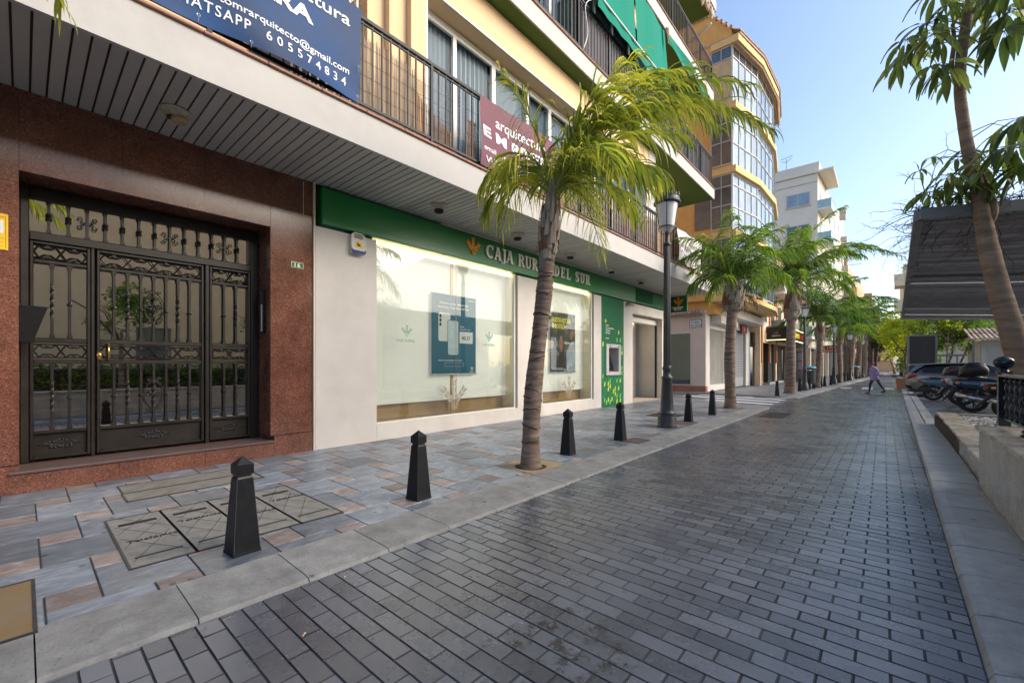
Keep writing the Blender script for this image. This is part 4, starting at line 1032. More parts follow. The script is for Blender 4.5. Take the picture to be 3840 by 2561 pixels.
# posters hanging inside the windows
m_pblue = pm('poster_blue', (.0,.105,.18), .5, var=.05); m_pw = pm('poster_white', (.62,.68,.70), .5, var=.03); m_rail = pm('poster_rail', (.45,.46,.46), .3, .7)
XP = -7.13
t = thing('window_poster', (XP, 6.26, 1.2), 'blue advertising poster with two phones hanging in the larger bank window', 'poster')
m = MB(); m.box(XP-.006, XP, 5.62, 6.90, 1.165, 2.87); m.build('sheet', m_pblue, t)
m = MB(); m.tube([(XP,5.59,1.155),(XP,6.93,1.155)], .016, 8); m.tube([(XP,5.6,2.88),(XP,6.92,2.88)], .012, 8); m.build('poster_rail', m_rail, t)
def rpoly(y0,y1,z0,z1,r,n=4):
    o = []
    for (cy,cz,a) in ((y1-r,z0+r,-90),(y1-r,z1-r,0),(y0+r,z1-r,90),(y0+r,z0+r,180)):
        for i in range(n+1): q = math.radians(a+90*i/n); o.append((cy+r*math.cos(q), cz+r*math.sin(q)))
    return o
m = MB(); m.prism_on(rpoly(5.80,6.13,1.87,2.48,.05), (XP,0,0),(0,1,0),(0,0,1),(1,0,0),.002); m.build('phone_back', m_pw, t)
m = MB()
for k in range(3): m.prism_on(rpoly(5.825,5.88,2.19+k*.09,2.265+k*.09,.026), (XP+.002,0,0),(0,1,0),(0,0,1),(1,0,0),.001)
m.prism_on(rpoly(6.05,6.37,1.57,2.34,.05), (XP+.002,0,0),(0,1,0),(0,0,1),(1,0,0),.001); m.build('phone_edge', m_dark, t)
m = MB(); m.prism_on(rpoly(6.06,6.36,1.58,2.33,.045), (XP+.0032,0,0),(0,1,0),(0,0,1),(1,0,0),.001); m.build('phone_screen', pm('screen_pale', (.42,.55,.62), .5, var=.15, scale=6), t)
m = MB(); m.prism_on(rpoly(6.40,6.80,1.84,2.10,.015), (XP,0,0),(0,1,0),(0,0,1),(1,0,0),.002); m.build('price_label', m_pw, t)
for s_, sz, y, z in (('El futuro en tus manos con', .075, 5.83, 2.67), ('Samsung y Caja Rural del Sur', .075, 5.79, 2.585), ('SAMSUNG', .045, 6.66, 2.80), ('Renting', .04, 6.41, 2.20), ('Galaxy S25 Y S25+', .042, 6.41, 2.14), ('Llévatelo y hasta que el paquete esté en tu mano', .034, 5.80, 1.45), ('CAJA RURAL', .022, 6.70, 1.215), ('DEL SUR', .022, 6.72, 1.19)):
    text_poly(s_, sz, (XP,y,z), (0,1,0),(0,0,1),(1,0,0), .002, m_pw, 'lettering', t, .001)
text_poly('40,37', .12, (XP+.002,6.46,1.92), (0,1,0),(0,0,1),(1,0,0), .002, m_pblue, 'lettering', t, .002)
m = MB(); ear_logo(m, (XP,6.775,1.235),(0,1,0),(0,0,1),(1,0,0),.09,.002); m.build('logo', m_pw, t)
m = MB()
for (a,b,c,d) in ((5.98,6.52,1.405,1.409),(5.98,6.52,1.325,1.329),(5.98,5.984,1.329,1.405),(6.516,6.52,1.329,1.405)): m.box(XP, XP+.002, a,b,c,d)
m.build('line', m_pw, t)
for yy in (5.9, 6.65):
    m = MB(); m.box(XP-.003,XP-.001,yy,yy+.004,2.88,3.9); m.build('hanging_wire', m_rail, t)
t = thing('window_poster', (XP, 10.47, 1.2), 'dark poster with yellow heading and two people hanging in the smaller bank window', 'poster')
m = MB(); m.box(XP-.006, XP, 9.83, 11.12, 1.16, 2.87); 
mph, nt, b = base_mat('poster_photo'); tc = nn(nt,'ShaderNodeTexCoord'); n_ = nn(nt,'ShaderNodeTexNoise'); n_.inputs['Scale'].default_value = 2.6; n_.inputs['Detail'].default_value = 5; n_.inputs['Distortion'].default_value = 1.5
nt.links.new(tc.outputs['Object'], n_.inputs['Vector']); cr = nn(nt,'ShaderNodeValToRGB'); e = cr.color_ramp.elements; e[0].position=.35; e[0].color=(.012,.018,.02,1); e[1].position=.72; e[1].color=(.30,.22,.15,1); q=e.new(.52); q.color=(.045,.06,.05,1)
nt.links.new(n_.outputs['Fac'], cr.inputs[0]); nt.links.new(cr.outputs[0], b.inputs['Base Color'])
m.build('sheet', mph, t)
m = MB(); m.tube([(XP,9.79,1.15),(XP,11.14,1.15)], .016, 8); m.tube([(XP,9.8,2.88),(XP,11.14,2.88)], .012, 8); m.build('poster_rail', m_rail, t)
m = MB()   # printed figures: white shirt on the right, dark figure in the middle, pale left panel
m.prism_on([(10.66,1.17),(11.11,1.17),(11.11,2.0),(10.98,2.08),(10.78,1.95),(10.64,1.7)], (XP,0,0),(0,1,0),(0,0,1),(1,0,0),.0015); m.build('printed_shirt', pm('print_shirt', (.30,.36,.43), .5, var=.3, scale=4), t)
m = MB(); m.prism_on([(10.12,1.17),(10.62,1.17),(10.66,1.55),(10.5,1.72),(10.3,1.72),(10.16,1.5)], (XP,0,0),(0,1,0),(0,0,1),(1,0,0),.002); m.build('printed_jacket', pm('print_dark', (.02,.018,.02), .5), t)
m = MB(); m.prism_on([(9.86,1.25),(10.12,1.25),(10.12,2.15),(9.86,2.15)], (XP,0,0),(0,1,0),(0,0,1),(1,0,0),.001); m.build('printed_wall', pm('print_wall', (.27,.30,.36), .5, var=.2), t)
m = MB()
for (cy, cz, ry, rz) in ((10.92,2.28,.085,.13),(10.36,1.98,.09,.24)): m.prism_on([(cy+ry*math.cos(a*PI/9), cz+rz*math.sin(a*PI/9)) for a in range(18)], (XP+.0022,0,0),(0,1,0),(0,0,1),(1,0,0),.0015)
m.build('printed_face', pm('print_skin', (.25,.13,.085), .5, var=.3, scale=5), t)
m_py = pm('poster_yellow', (.62,.60,.06), .5)
for s_, y, z in (('NUESTRA HISTORIA', 9.91, 2.60), ('ES CONTIGO', 9.91, 2.42)):
    text_poly(s_, .19, (XP+.0025,y,z), (0,1,0),(0,0,1),(1,0,0), .0015, m_py, 'lettering', t, .006, spacing=.95, sx=.58)
m = MB()
for k in range(3): m.box(XP+.0025,XP+.004,9.92,10.65-.1*k,1.22+k*.025,1.227+k*.025)
m.build('line', m_pw, t)
m = MB(); ear_logo(m, (XP+.0025,10.84,1.23),(0,1,0),(0,0,1),(1,0,0),.09,.002); m.build('logo', m_dm[1], t)

# hanging square sign at the bank corner, facing up the street
YS = 18.05
t = thing('projecting_sign', (-6.5, YS, 3.6), 'square green bank sign projecting from the building corner, with golden wheat ears', 'sign')
m = MB(); m.bbox(-6.92, -6.14, YS, YS+.10, 3.58, 4.23, .01); m.build('sign_box', m_bgd, t)
m = MB(); ear_logo(m, (-6.49, YS-.001, 3.83), (1,0,0),(0,0,1),(0,-1,0), .36, .008); m.build('logo', m_org, t)
for s_, z in (('CAJA RURAL', 3.745), ('DEL SUR', 3.665)): text_poly(s_, .085, (-6.53, YS, z), (1,0,0),(0,0,1),(0,-1,0), .006, m_let, 'lettering', t, .003, align='CENTER')

# ------------------------------------------------------------------ banners on the railing
def cloth(y0, y1, z0, z1, x, nu, nv, fx, name, mat, parent, keep=None):
    m = MB(); m.smooth = True
    for j in range(nv+1):
        for i in range(nu+1):
            u, v = i/nu, j/nv; dx, dy_, dz_ = fx(u, v); m.v.append((x+dx, y0+(y1-y0)*u+dy_, z0+(z1-z0)*v+dz_))
    for j in range(nv):
        for i in range(nu):
            m.face([j*(nu+1)+i, j*(nu+1)+i+1, (j+1)*(nu+1)+i+1, (j+1)*(nu+1)+i])
    return m.build(name, mat, parent)
def drape_text(body, size, y, z, x, fx, Y0, Y1, Z0, Z1, mat, parent, bold=.0, spacing=1., sx=1., fit=None):
    mb = text_poly(body, size, (0,y,z), (0,1,0),(0,0,1),(1,0,0), .002, mat, None, None, bold, spacing=spacing, sx=sx)
    if fit:
        lo, hi = min(p[1] for p in mb.v), max(p[1] for p in mb.v); mb.v = [(p[0], fit[0]+(p[1]-lo)*(fit[1]-fit[0])/(hi-lo), p[2]) for p in mb.v]
    o = []
    for (a, b, c) in mb.v:
        u, v = (b-Y0)/(Y1-Y0), (c-Z0)/(Z1-Z0); d = fx(max(0,min(1,u)), max(0,min(1,v))); o.append((x+.004+a+d[0], b+d[1], c+d[2]))
    mb.v = o; mb.build('lettering', mat, parent)
m_ban = pm('banner_blue', (.006,.042,.135), .6, var=.35, scale=1.2, spec=.3)
def fold_b(u, v):
    k = (1-v)**2
    return (.022*math.sin(u*9+v*4)+.045*k*math.sin(u*17+1.3*math.sin(v*5))+.02*math.sin(v*7+u*4)*(1-v), 0, .05*k*math.sin(u*8.5+.9)*(.3 if u > .95 else 1)*(1-u)*1.6)
t = thing('banner', (XE, 1, 5.4), 'large blue banner with white architect contact lettering tied to the first balcony railing', 'banner', None)
XBN = XE+.045
cloth(-2.0, 2.91, 4.785, 5.99, XBN, 90, 24, fold_b, 'sheet', m_ban, t)
m_bw = pm('banner_white', (.72,.74,.78), .5, var=.02)
D = (-2.0, 2.91, 4.785, 5.99)
drape_text('arquitectura', .215, 1.40, 5.69, XBN, fold_b, *D, m_bw, t, .002, fit=(1.38,2.76))
drape_text('ERNESTO M RIVERA', .245, 1.10, 5.42, XBN, fold_b, *D, m_bw, t, .009, fit=(-.62,2.29))
drape_text('email  ernestomrarquitecto@gmail.com', .115, .36, 5.085, XBN, fold_b, *D, m_bw, t, .001, fit=(.70,2.76))
drape_text('WHATSAPP', .152, .52, 4.925, XBN, fold_b, *D, m_bw, t, .001, spacing=1.2, fit=(.84,1.61))
drape_text('605574834', .152, 1.76, 4.92, XBN, fold_b, *D, m_bw, t, .001, spacing=1.7, fit=(1.76,2.72))
m_ring = pm('eyelet', (.55,.55,.55), .3, .7)
for (y, z) in ((1.15,4.83),(1.62,4.83),(2.2,4.83),(2.85,4.83),(2.87,5.22)):
    m = MB(); m.tube([(XBN+.02, y+.014*math.cos(a*PI/5), z+.014*math.sin(a*PI/5)) for a in range(11)], .003, 5, cap=False); m.tube([(XBN+.02,y,z-.012),(XBN+.01,y,z-.06)], .002, 4); m.build('eyelet', m_ring, t)
m_mar = pm('banner_maroon', (.12,.022,.045), .55, var=.3, scale=1.5, spec=.35)
def fold_m(u, v): return (.015*math.sin(u*7+v*3)+.02*math.sin(v*6+u*5), 0, -.012*math.sin(u*PI*2.5))
t = thing('banner', (XE, 6, 5.4), 'maroon banner with white lettering half hidden by the nearest palm', 'banner')
cloth(5.10, 7.6, 4.76, 5.95, XBN, 50, 20, fold_m, 'sheet', m_mar, t); D = (5.10, 7.6, 4.76, 5.95)
drape_text('arquitectura', .26, 5.52, 5.56, XBN, fold_m, *D, m_bw, t, .002, fit=(5.488,6.9)); drape_text('E M RIVERA', .25, 5.24, 5.285, XBN, fold_m, *D, m_bw, t, .009, fit=(5.154,7.3))
drape_text('email  ernestomrarquitecto@gmail.com', .125, 5.22, 5.035, XBN, fold_m, *D, m_bw, t, .001, fit=(5.159,7.45)); drape_text('WHATSAPP  605574834', .155, 5.27, 4.84, XBN, fold_m, *D, m_bw, t, .001, fit=(5.203,7.3))
m_wb = pm('banner_pale', (.52,.49,.48), .7, var=.08, scale=3)
def fold_w(u, v):
    s = 1-v
    return (.05*math.sin(u*15+v*4)*(.4+.6*s)+.03*s, .10*s*math.sin(u*5)-.12*s*(u > .5)*(u-.5), .18*math.exp(-((u-.16)/.10)**2)*s - .12*s*u)
t = thing('banner', (XE, 15.4, 5.3), 'crumpled white banner sagging from the far end of the first balcony railing', 'banner')
cloth(14.25, 16.75, 4.83, 5.90, XE+.05, 60, 20, fold_w, 'sheet', m_wb, t); D = (14.25, 16.75, 4.83, 5.90)
m_bk = pm('banner_ink', (.10,.09,.10), .7)
drape_text('arquitectura', .26, 15.15, 5.52, XE+.05, fold_w, *D, m_bk, t); drape_text('E M RIVERA', .24, 14.42, 5.28, XE+.05, fold_w, *D, m_bk, t, .006)
drape_text('email ernestomr@gmail.com', .12, 14.4, 5.08, XE+.05, fold_w, *D, m_bk, t)
# reed screens tied inside the railing
m_reed = pm('reed_grey', (.30,.235,.175), .8, var=.25, scale=30, stretch=(1,1,.03), rndv=.25)
m_reed2 = pm('reed_brown', (.23,.115,.055), .8, var=.3, scale=30, stretch=(1,1,.03), rndv=.3)
def reeds(y0, y1, top, mat, label, x=XE-.075):
    t = thing('reed_screen', (x, (y0+y1)/2, 4.75), label, 'reed screen', 'reed screens behind the balcony railing'); m = MB(); y = y0
    while y < y1:
        w_ = R_.uniform(.006,.011); zt = top((y-y0)/(y1-y0)) + R_.uniform(-.04,.03); dx = R_.uniform(-.006,.006); l = R_.uniform(-.02,.02)
        m.poly([(x+dx,y,4.77),(x+dx,y+w_,4.77),(x+dx,y+w_+l,zt),(x+dx,y+l,zt)], R_.random()); y += w_+.0008
    m.build('reeds', mat, t); m = MB(); 
    for k in range(5): m.box(x+.008, x+.011, y0, y1, 4.84+k*.2, 4.844+k*.2)
    m.build('wire', m_dark, t)
reeds(2.92, 3.86, lambda u: 5.78-.03*u, m_reed, 'pale grey reed screen right of the blue banner')
reeds(3.70, 4.62, lambda u: 5.72-.62*u**.55, m_reed2, 'torn brown reed screen with a ragged sloping top', XE-.10)
reeds(4.88, 5.12, lambda u: 5.5, m_reed2, 'narrow brown reed strip beside the maroon banner')
reeds(7.6, 17.8, lambda u: 5.72+.05*math.sin(u*30), pm('reed_pinkish', (.27,.175,.135), .8, var=.25, scale=30, stretch=(1,1,.03), rndv=.35), 'long reed screen behind the railing right of the nearest palm')

# ------------------------------------------------------------------ things on the second balcony: dark screen cloth, awnings, louvre box
m_screen = pm('screen_cloth', (.10,.095,.11), .8, var=.2, scale=5, stretch=(1,1,.2))
t = thing('privacy_screen', (XE-.08, 14, 8.5), 'dark grey cloth screen tied behind the second balcony railing', 'screen')
cloth(8.55, 18.0, 8.55, 9.62, XE-.075, 160, 4, lambda u, v: (.014*math.sin(u*150)*(.5+v*.5), 0, 0), 'sheet', m_screen, t)
m_awn = pm('awning_green', (.0,.20,.14), .9, var=.10, scale=1.5, stretch=(1,3,.3), spec=.3)
m_bar = pm('awning_bar', (.75,.77,.76), .3)
XA = XE + .10
t = thing('awning', (XA, 11, 11.6), 'large bright green awning hanging down in front of the second balcony', 'awning')
cloth(8.85, 10.82, 9.94, 11.72, XA, 20, 14, lambda u, v: (.09*(1-v)+.012*math.sin(u*10), 0, 0), 'fabric', m_awn, t)
cloth(10.85, 13.10, 9.94, 11.72, XA+.01, 24, 14, lambda u, v: (.09*(1-v)+.014*math.sin(u*11+2), -.14*v*(u > .9), -.12*v*u), 'fabric', m_awn, t)
cloth(8.78, 13.12, 9.68, 9.93, XA+.10, 44, 3, lambda u, v: (.012*math.sin(u*40), 0, .0), 'valance', m_awn, t)
m = MB(); m.tube([(XA+.12,8.8,9.945),(XA+.12,13.14,9.945)], .022, 8); m.build('front_bar', m_bar, t)
t = thing('awning', (XA, 14.5, 11.7), 'partly rolled green awning tied up under the third balcony', 'awning')
cloth(13.25, 15.75, 11.42, 11.86, XA, 26, 6, lambda u, v: (.05*math.sin(v*5+u*3), 0, -.12*u*(1-v)+.06*math.sin(u*9)*(1-v)), 'fabric', m_awn, t)
cloth(15.75, 17.1, 11.30, 11.80, XA, 16, 6, lambda u, v: (.04*math.sin(v*5+u*3), 0, .25*(1-u)*(1-v)*.9), 'fabric', m_awn, t)
m = MB(); 
for k in range(12): m.tube([(XA+.02+R_.uniform(-.03,.03),13.15+R_.uniform(-.05,.1),11.80+R_.uniform(-.05,.05)),(XA+.05+R_.uniform(-.03,.03),13.18+R_.uniform(-.08,.1),11.45+R_.uniform(-.12,.12))], .012, 5)
m.build('rope', pm('rope_cream', (.5,.42,.32), .9), t)
t = thing('louvred_box', (XE-.2, 8.2, 8.9), 'dark green louvred screen box standing on the second balcony', 'box')
m = MB(); m.bbox(XE-.5, XE-.05, 8.05, 8.45, 8.54, 9.66, .01); m.build('body', pm('dark_green_plastic', (.01,.05,.045), .4), t); m = MB()
for k in range(30): m.box(XE-.048, XE-.04, 8.08, 8.42, 8.6+k*.034, 8.612+k*.034)
m.build('louvre', m_dark, t)
t = thing('hose', (XE, 8.5, 9), 'pale cable hanging loose down the second balcony railing', 'cable'); m = MB()
m.smooth = True; m.tube([(XE+.04, 8.75-.25*math.sin(a*.5)*(1-a/12)-.03*a, 9.9-.115*a) for a in range(13)], .012, 6); m.build('cable_run', m_alu, t)
t = thing('gathered_cloth', (XE, 17.6, 15), 'cream folded awning gathered with ropes under the topmost balcony', 'awning')
m = MB(); m.smooth = True
for k in range(14): m.tube([(XE-.05+R_.uniform(-.08,.08), 15.4+.2*k, 15.75+R_.uniform(-.1,.05)), (XE+R_.uniform(-.08,.08), 15.6+.2*k, 15.3+R_.uniform(-.15,.15)), (XE-.02, 15.8+.2*k, 15.7)], R_.uniform(.03,.06), 6)
m.tube([(XE-.9,18.25,14.75),(XE+.02,18.0,14.95)], .05, 8); m.build('fabric', MATS['rope_cream'], t)
# terrace end walls seen under the balconies
# ------------------------------------------------------------------ street lamps
m_lampg = pm('lantern_glass', (.55,.55,.54), .25, var=.06, scale=6, trans=.0)
m_lampd = pm('lamp_iron', (.035,.036,.041), .42, .1, var=.2, scale=8)
def round_lamp(loc, label, group):
    t = thing('street_lamp', loc, label, 'street lamp', group); x, y = loc[0], loc[1]; c = (x, y, 0)
    m = MB(); m.smooth = True
    m.lathe([(.205,0),(.205,.03),(.198,.045),(.198,.20),(.185,.23),(.178,.28),(.188,.30),(.178,.325),(.15,.34),(.142,.37),(.108,1.03),(.118,1.05),(.118,1.10),(.09,1.12),(.085,1.23),(.095,1.25),(.098,1.30),(.085,1.33),(.082,1.345)], c, 28)
    m.build('pedestal', m_lampd, t)
    m = MB(); m.lathe([(.082,1.34),(.074,2.6),(.066,3.98)], c, 32, flute=.10); m.build('shaft', m_lampd, t)
    m = MB(); m.smooth = True
    m.lathe([(.066,3.97),(.085,3.985),(.085,4.02),(.07,4.04),(.045,4.06),(.05,4.12),(.038,4.17),(.05,4.20),(.045,4.26),(.06,4.275)], c, 20); m.build('collar', m_lampd, t)
    m = MB(); m.smooth = True
    m.lathe([(.05,4.272),(.09,4.29),(.125,4.33),(.148,4.362),(.165,4.37),(.165,4.392),(.15,4.395)], c, 28, cap=False); 
    f = m.build('glass_bowl', m_lampg, t)
    m = MB(); m.smooth = True; m.lathe([(.150,4.396),(.222,4.885)], c, 28, cap=False); m.build('lantern_glass', m_lampg, t)
    m = MB(); m.lathe([(.168,4.365),(.168,4.395),(.152,4.40)], c, 28)
    for k in range(4):
        a = k*PI/2+.35; m.tube([(x+.153*math.cos(a), y+.153*math.sin(a), 4.39),(x+.226*math.cos(a), y+.226*math.sin(a), 4.89)], .008, 6)
        m.tube([(x+.05*math.cos(a), y+.05*math.sin(a), 4.24),(x+.10*math.cos(a), y+.10*math.sin(a), 4.25),(x+.13*math.cos(a), y+.13*math.sin(a), 4.29),(x+.19*math.cos(a), y+.19*math.sin(a), 4.33),(x+.165*math.cos(a), y+.165*math.sin(a), 4.37)], .008, 6)
    m.build('lantern_frame', m_lampd, t)
    m = MB(); m.smooth = True
    m.lathe([(.224,4.88),(.262,4.885),(.285,4.90),(.285,4.925),(.262,4.945),(.255,4.96),(.262,5.0),(.25,5.03),(.12,5.055),(.0,5.06)], c, 32); f = m.build('lamp_cap', m_lampd, t)
    m = MB()
    for k in range(16):
        a = k*PI/8; s = .9 if k % 2 else 1.25
        for sgn in (-1, 0, 1):
            b_ = a+sgn*.09; h = 5.035+.075*s-(.03 if sgn else 0)
            m.tube([(x+.252*math.cos(a), y+.252*math.sin(a), 5.02),(x+.258*math.cos(b_), y+.258*math.sin(b_), 5.02+(h-5.02)*.6),(x+.25*math.cos(b_), y+.25*math.sin(b_), h)], [.013,.011,.003], 5)
    m.build('crest', m_lampd, f); return t
round_lamp((-3.6, 9.32, 0), 'nearest tall black street lamp with fluted post and crown-topped round lantern', 'black street lamps along the kerb')
def square_lamp(loc, label, h):
    t = thing('street_lamp', loc, label, 'street lamp', 'black street lamps along the kerb'); x, y = loc[0], loc[1]; c = (x, y, 0); s = h-.85
    m = MB(); m.smooth = True
    m.lathe([(.21,0),(.21,.05),(.2,.1),(.17,.32),(.14,.36),(.12,.5),(.095,1.15),(.10,1.18),(.08,1.22)], c, 20); m.build('pedestal', m_lampd, t)
    m = MB(); m.lathe([(.072,1.21),(.055,s)], c, 20, flute=.08); m.build('shaft', m_lampd, t)
    m = MB(); m.smooth = True; m.lathe([(.055,s-.02),(.08,s),(.04,s+.05),(.05,s+.08)], c, 16); m.build('collar', m_lampd, t)
    m = MB(); m.frust(x, y, s+.10, s+.50, .095, .175, .5); m.build('lantern_glass', pm('frosted_glass', (.62,.66,.66), .3), t)
    m = MB()
    for k in range(4):
        a = .5+PI/4+k*PI/2; r0, r1 = .10*1.414, .18*1.414; m.tube([(x+r0*math.cos(a), y+r0*math.sin(a), s+.09),(x+r1*math.cos(a), y+r1*math.sin(a), s+.51)], .011, 5)
        m.tube([(x+.03*math.cos(a), y+.03*math.sin(a), s+.03),(x+r0*math.cos(a), y+r0*math.sin(a), s+.09)], .01, 5)
    m.build('lantern_frame', m_lampd, t)
    m = MB(); m.frust(x, y, s+.50, s+.54, .20, .215, .5); m.frust(x, y, s+.54, s+.70, .20, .06, .5); m.frust(x, y, s+.70, s+.75, .05, .065, .5)
    m.lathe([(.03,s+.75),(.035,s+.78),(.0,s+.85)], c, 10, cap=False); m.build('lamp_cap', m_lampd, t)
square_lamp((-3.25, 27.9, 0), 'second black street lamp, beside the blue-lidded litter bin', 4.75)
square_lamp((-2.72, 38.4, 0), 'third black street lamp, in front of the green and red arrow signs', 4.45)
square_lamp((-2.27, 48.5, 0), 'small distant black street lamp beside the farther blue-lidded bin', 4.4)
square_lamp((-1.75, 60.5, 0), 'farthest black street lamp under the distant palms', 4.4)

# ------------------------------------------------------------------ bollards
m_bol = pm('bollard_paint', (.008,.0085,.011), .42, .0, var=.35, scale=16, bump=.12, bscale=60, dirt=.0, spec=.4)
m_bed = pm('bollard_wear', (.10,.10,.10), .6)
t = thing('bollard', (0,0,0), 'x', 'bollard', 'black iron bollards along the kerb')
m = MB()
m.frust(0,0,0,.02,.092,.090); m.frust(0,0,.02,.535,.087,.052); m.frust(0,0,.535,.548,.052,.044); m.frust(0,0,.548,.562,.044,.044); m.frust(0,0,.562,.57,.050,.056); m.frust(0,0,.57,.635,.056,.056)
m.frust(0,0,.635,.69,.056,.003); m.build('post', m_bol, t)
m = MB(); m.frust(0,0,.5625,.5665,.0515,.0525); m.build('neck_ring', m_bed, t)
m = MB()
for s in (-1, 1):
    for q in (-1, 1): m.tube([(s*.0868,q*.0868,.022),(s*.0520,q*.0520,.533)], .0017, 4)
m.build('worn_edge', m_bed, t)
BK = snapshot(t)
bl = [(-3.523,1.052,'nearest black bollard, standing on the telephone covers'),(-3.566,2.646,'second bollard from the camera, before the nearest palm'),(-3.632,5.465,'bollard just beyond the nearest palm trunk'),
 (-3.594,7.101,'bollard between the nearest palm and the near street lamp'),(-3.552,10.55,'bollard just beyond the near street lamp'),(-3.542,12.402,'bollard just short of the second palm'),
 (-3.573,21.98,'first bollard after the side street, short of the third palm'),(-3.36,24.9,'bollard half hidden behind the third palm trunk'),(-3.313,26.6,'bollard between the third palm and the second street lamp'),
 (-3.18,29.1,'bollard under the near side of the blue-lidded bin'),(-3.09,30.3,'bollard under the far side of the blue-lidded bin'),(-2.998,33.1,'nearer of two bollards just beyond the fourth palm'),(-2.907,34.2,'farther of two bollards just beyond the fourth palm'),
 (-2.766,36.65,'bollard just short of the third street lamp'),(-2.63,39.4,'bollard just beyond the third street lamp'),(-2.58,41.0,'bollard touching the fifth palm trunk from this side'),(-2.479,45.1,'bollard midway between the fifth palm and the far bin'),
 (-2.40,47.3,'bollard just short of the small distant street lamp'),(-2.2,50.2,'bollard beside the farther bin'),(-2.05,54,'small far bollard beyond the farther bin'),(-1.9,57,'second small far bollard beyond the farther bin')]
for k, (x, y, lab) in enumerate(bl):
    o = t if k == 0 else copy_tree(t, kids=BK)
    o.location = (x, y, 0); o.rotation_euler = (0, 0, math.radians(4)+ (0 if k < 6 else .05)); o['label'] = lab

# ------------------------------------------------------------------ litter bins
m_bin = pm('bin_plastic', (.035,.038,.042), .45, var=.1); m_lid = pm('bin_lid_blue', (.05,.28,.42), .4, var=.1)
t = thing('litter_bin', (-3.22, 29.6, 0), 'dark litter bin with a turquoise lid beside the second street lamp', 'bin', 'litter bins with blue lids')
m = MB(); m.lathe([(.26,.30),(.29,.34),(.30,.95),(.32,1.0),(.32,1.04),(.28,1.05)], (-3.22,29.6,0), 20, flute=.02); m.build('bin_body', m_bin, t)
m = MB(); m.smooth = True; m.lathe([(.33,1.17),(.34,1.22),(.30,1.27),(.0,1.32)], (-3.22,29.6,0), 20); m.build('bin_lid', m_lid, t)
m = MB(); m.lathe([(.30,1.10),(.30,1.18)], (-3.22,29.6,0), 20)
for s in (-1, 1): m.box(-3.22+s*.27-.02, -3.22+s*.27+.02, 29.58, 29.62, 1.02, 1.2)
m.build('bin_rim', m_iron, t)
m = MB(); m.box(-3.25,-3.19,29.57,29.63,0,.32); m.build('bin_post', m_iron, t)
copy_tree(t, (-2.05, 52.0, 0), label='farther litter bin with a turquoise lid beside the small distant street lamp')

# ------------------------------------------------------------------ queen palms
m_trunk = pm('palm_bark', (.17,.105,.072), .9, var=.5, scale=2.2, bump=.9, bscale=16, stretch=(1.5,1.5,9), col2=(.34,.25,.19), detail=8)
m_ring = pm('palm_ring', (.055,.032,.022), .9, var=.4, scale=20, bump=.6, bscale=60)
m_boot = pm('palm_boot', (.20,.14,.10), .85, var=.55, scale=9, stretch=(2,2,.2), bump=.7, bscale=40, col2=(.46,.38,.30), detail=8)
m_bootg = pm('palm_boot_green', (.17,.18,.09), .6, var=.4, scale=8, stretch=(1,1,.3))
m_fiber = pm('palm_fibre', (.16,.075,.035), .9, var=.4, scale=30, bump=.6)
m_leafY = leafmat('frond_yellow', (.09,.15,.025), (.28,.33,.035), (.55,.50,.05), tr=.5)
m_leafG = leafmat('frond_green', (.035,.085,.015), (.10,.19,.022), (.24,.32,.035))
m_leafD = leafmat('frond_dark', (.025,.065,.015), (.055,.125,.02), (.14,.22,.03))
m_dead = leafmat('dead_frond', (.10,.055,.025), (.20,.12,.06), (.32,.22,.12), .7, .2)
m_rach = pm('frond_stalk', (.22,.25,.05), .6, var=.3, scale=4)
def frond(mb, base, az, el, L, droop, rng, np_=56, lf=.50, wd=.016, rm=1, sway=0., lm=0):
    N = 22; p = Vector(base); pts = [p.copy()]; dirs = []
    for i in range(N):
        t = i/N; e = math.radians(el - droop*t**1.15); a = az + sway*t
        d = Vector((math.sin(a)*math.cos(e), math.cos(a)*math.cos(e), math.sin(e))); dirs.append(d); p = p + d*(L/N); pts.append(p.copy())
    dirs.append(dirs[-1])
    mb.cur = rm; mb.smooth = True; mb.tube(pts, [.022*(1-i/N*.86) for i in range(N+1)], 5, cap=False); mb.cur = lm; mb.smooth = False
    for k in range(np_):
        t = .13 + .87*(k+.5)/np_; f = t*N; i = min(N-1, int(f)); q = pts[i].lerp(pts[i+1], f-i); d = dirs[i]
        side0 = d.cross(Vector((0,0,1)));  side0 = side0.normalized() if side0.length > 1e-4 else Vector((math.cos(az), -math.sin(az), 0)); up0 = side0.cross(d)
        env = math.sin(PI*min(1, .16+.84*t))**.55 if t < .93 else .45
        for s in (-1, 1):
            ll = lf*env*rng.uniform(.78,1.12); ang = math.radians(58-20*t+rng.uniform(-9,9)); tilt = rng.uniform(-.25,.8)
            v = (d*math.cos(ang) + (side0*s*math.cos(tilt)+up0*math.sin(tilt))*math.sin(ang)).normalized()
            g = rng.uniform(.45,.95); r = rng.random(); ns = 5; pp = q.copy(); w0 = wd*rng.uniform(.8,1.2)
            wv = v.cross(d); wv = wv.normalized() if wv.length > 1e-3 else up0
            b = len(mb.v)
            for j in range(ns+1):
                tt = j/ns; w_ = w0*(.55+.9*tt if tt < .5 else 1.0*(1-tt)*2*.98+.02); mb.v.append(tuple(pp-wv*w_)); mb.v.append(tuple(pp+wv*w_))
                if j < ns:
                    v = (v + Vector((0,0,-g*(.35+tt)))).normalized(); pp = pp + v*(ll/ns)
                    wv = (wv - v*wv.dot(v)); wv = wv.normalized() if wv.length > 1e-3 else up0
            for j in range(ns): mb.face([b+2*j, b+2*j+1, b+2*j+3, b+2*j+2], r)
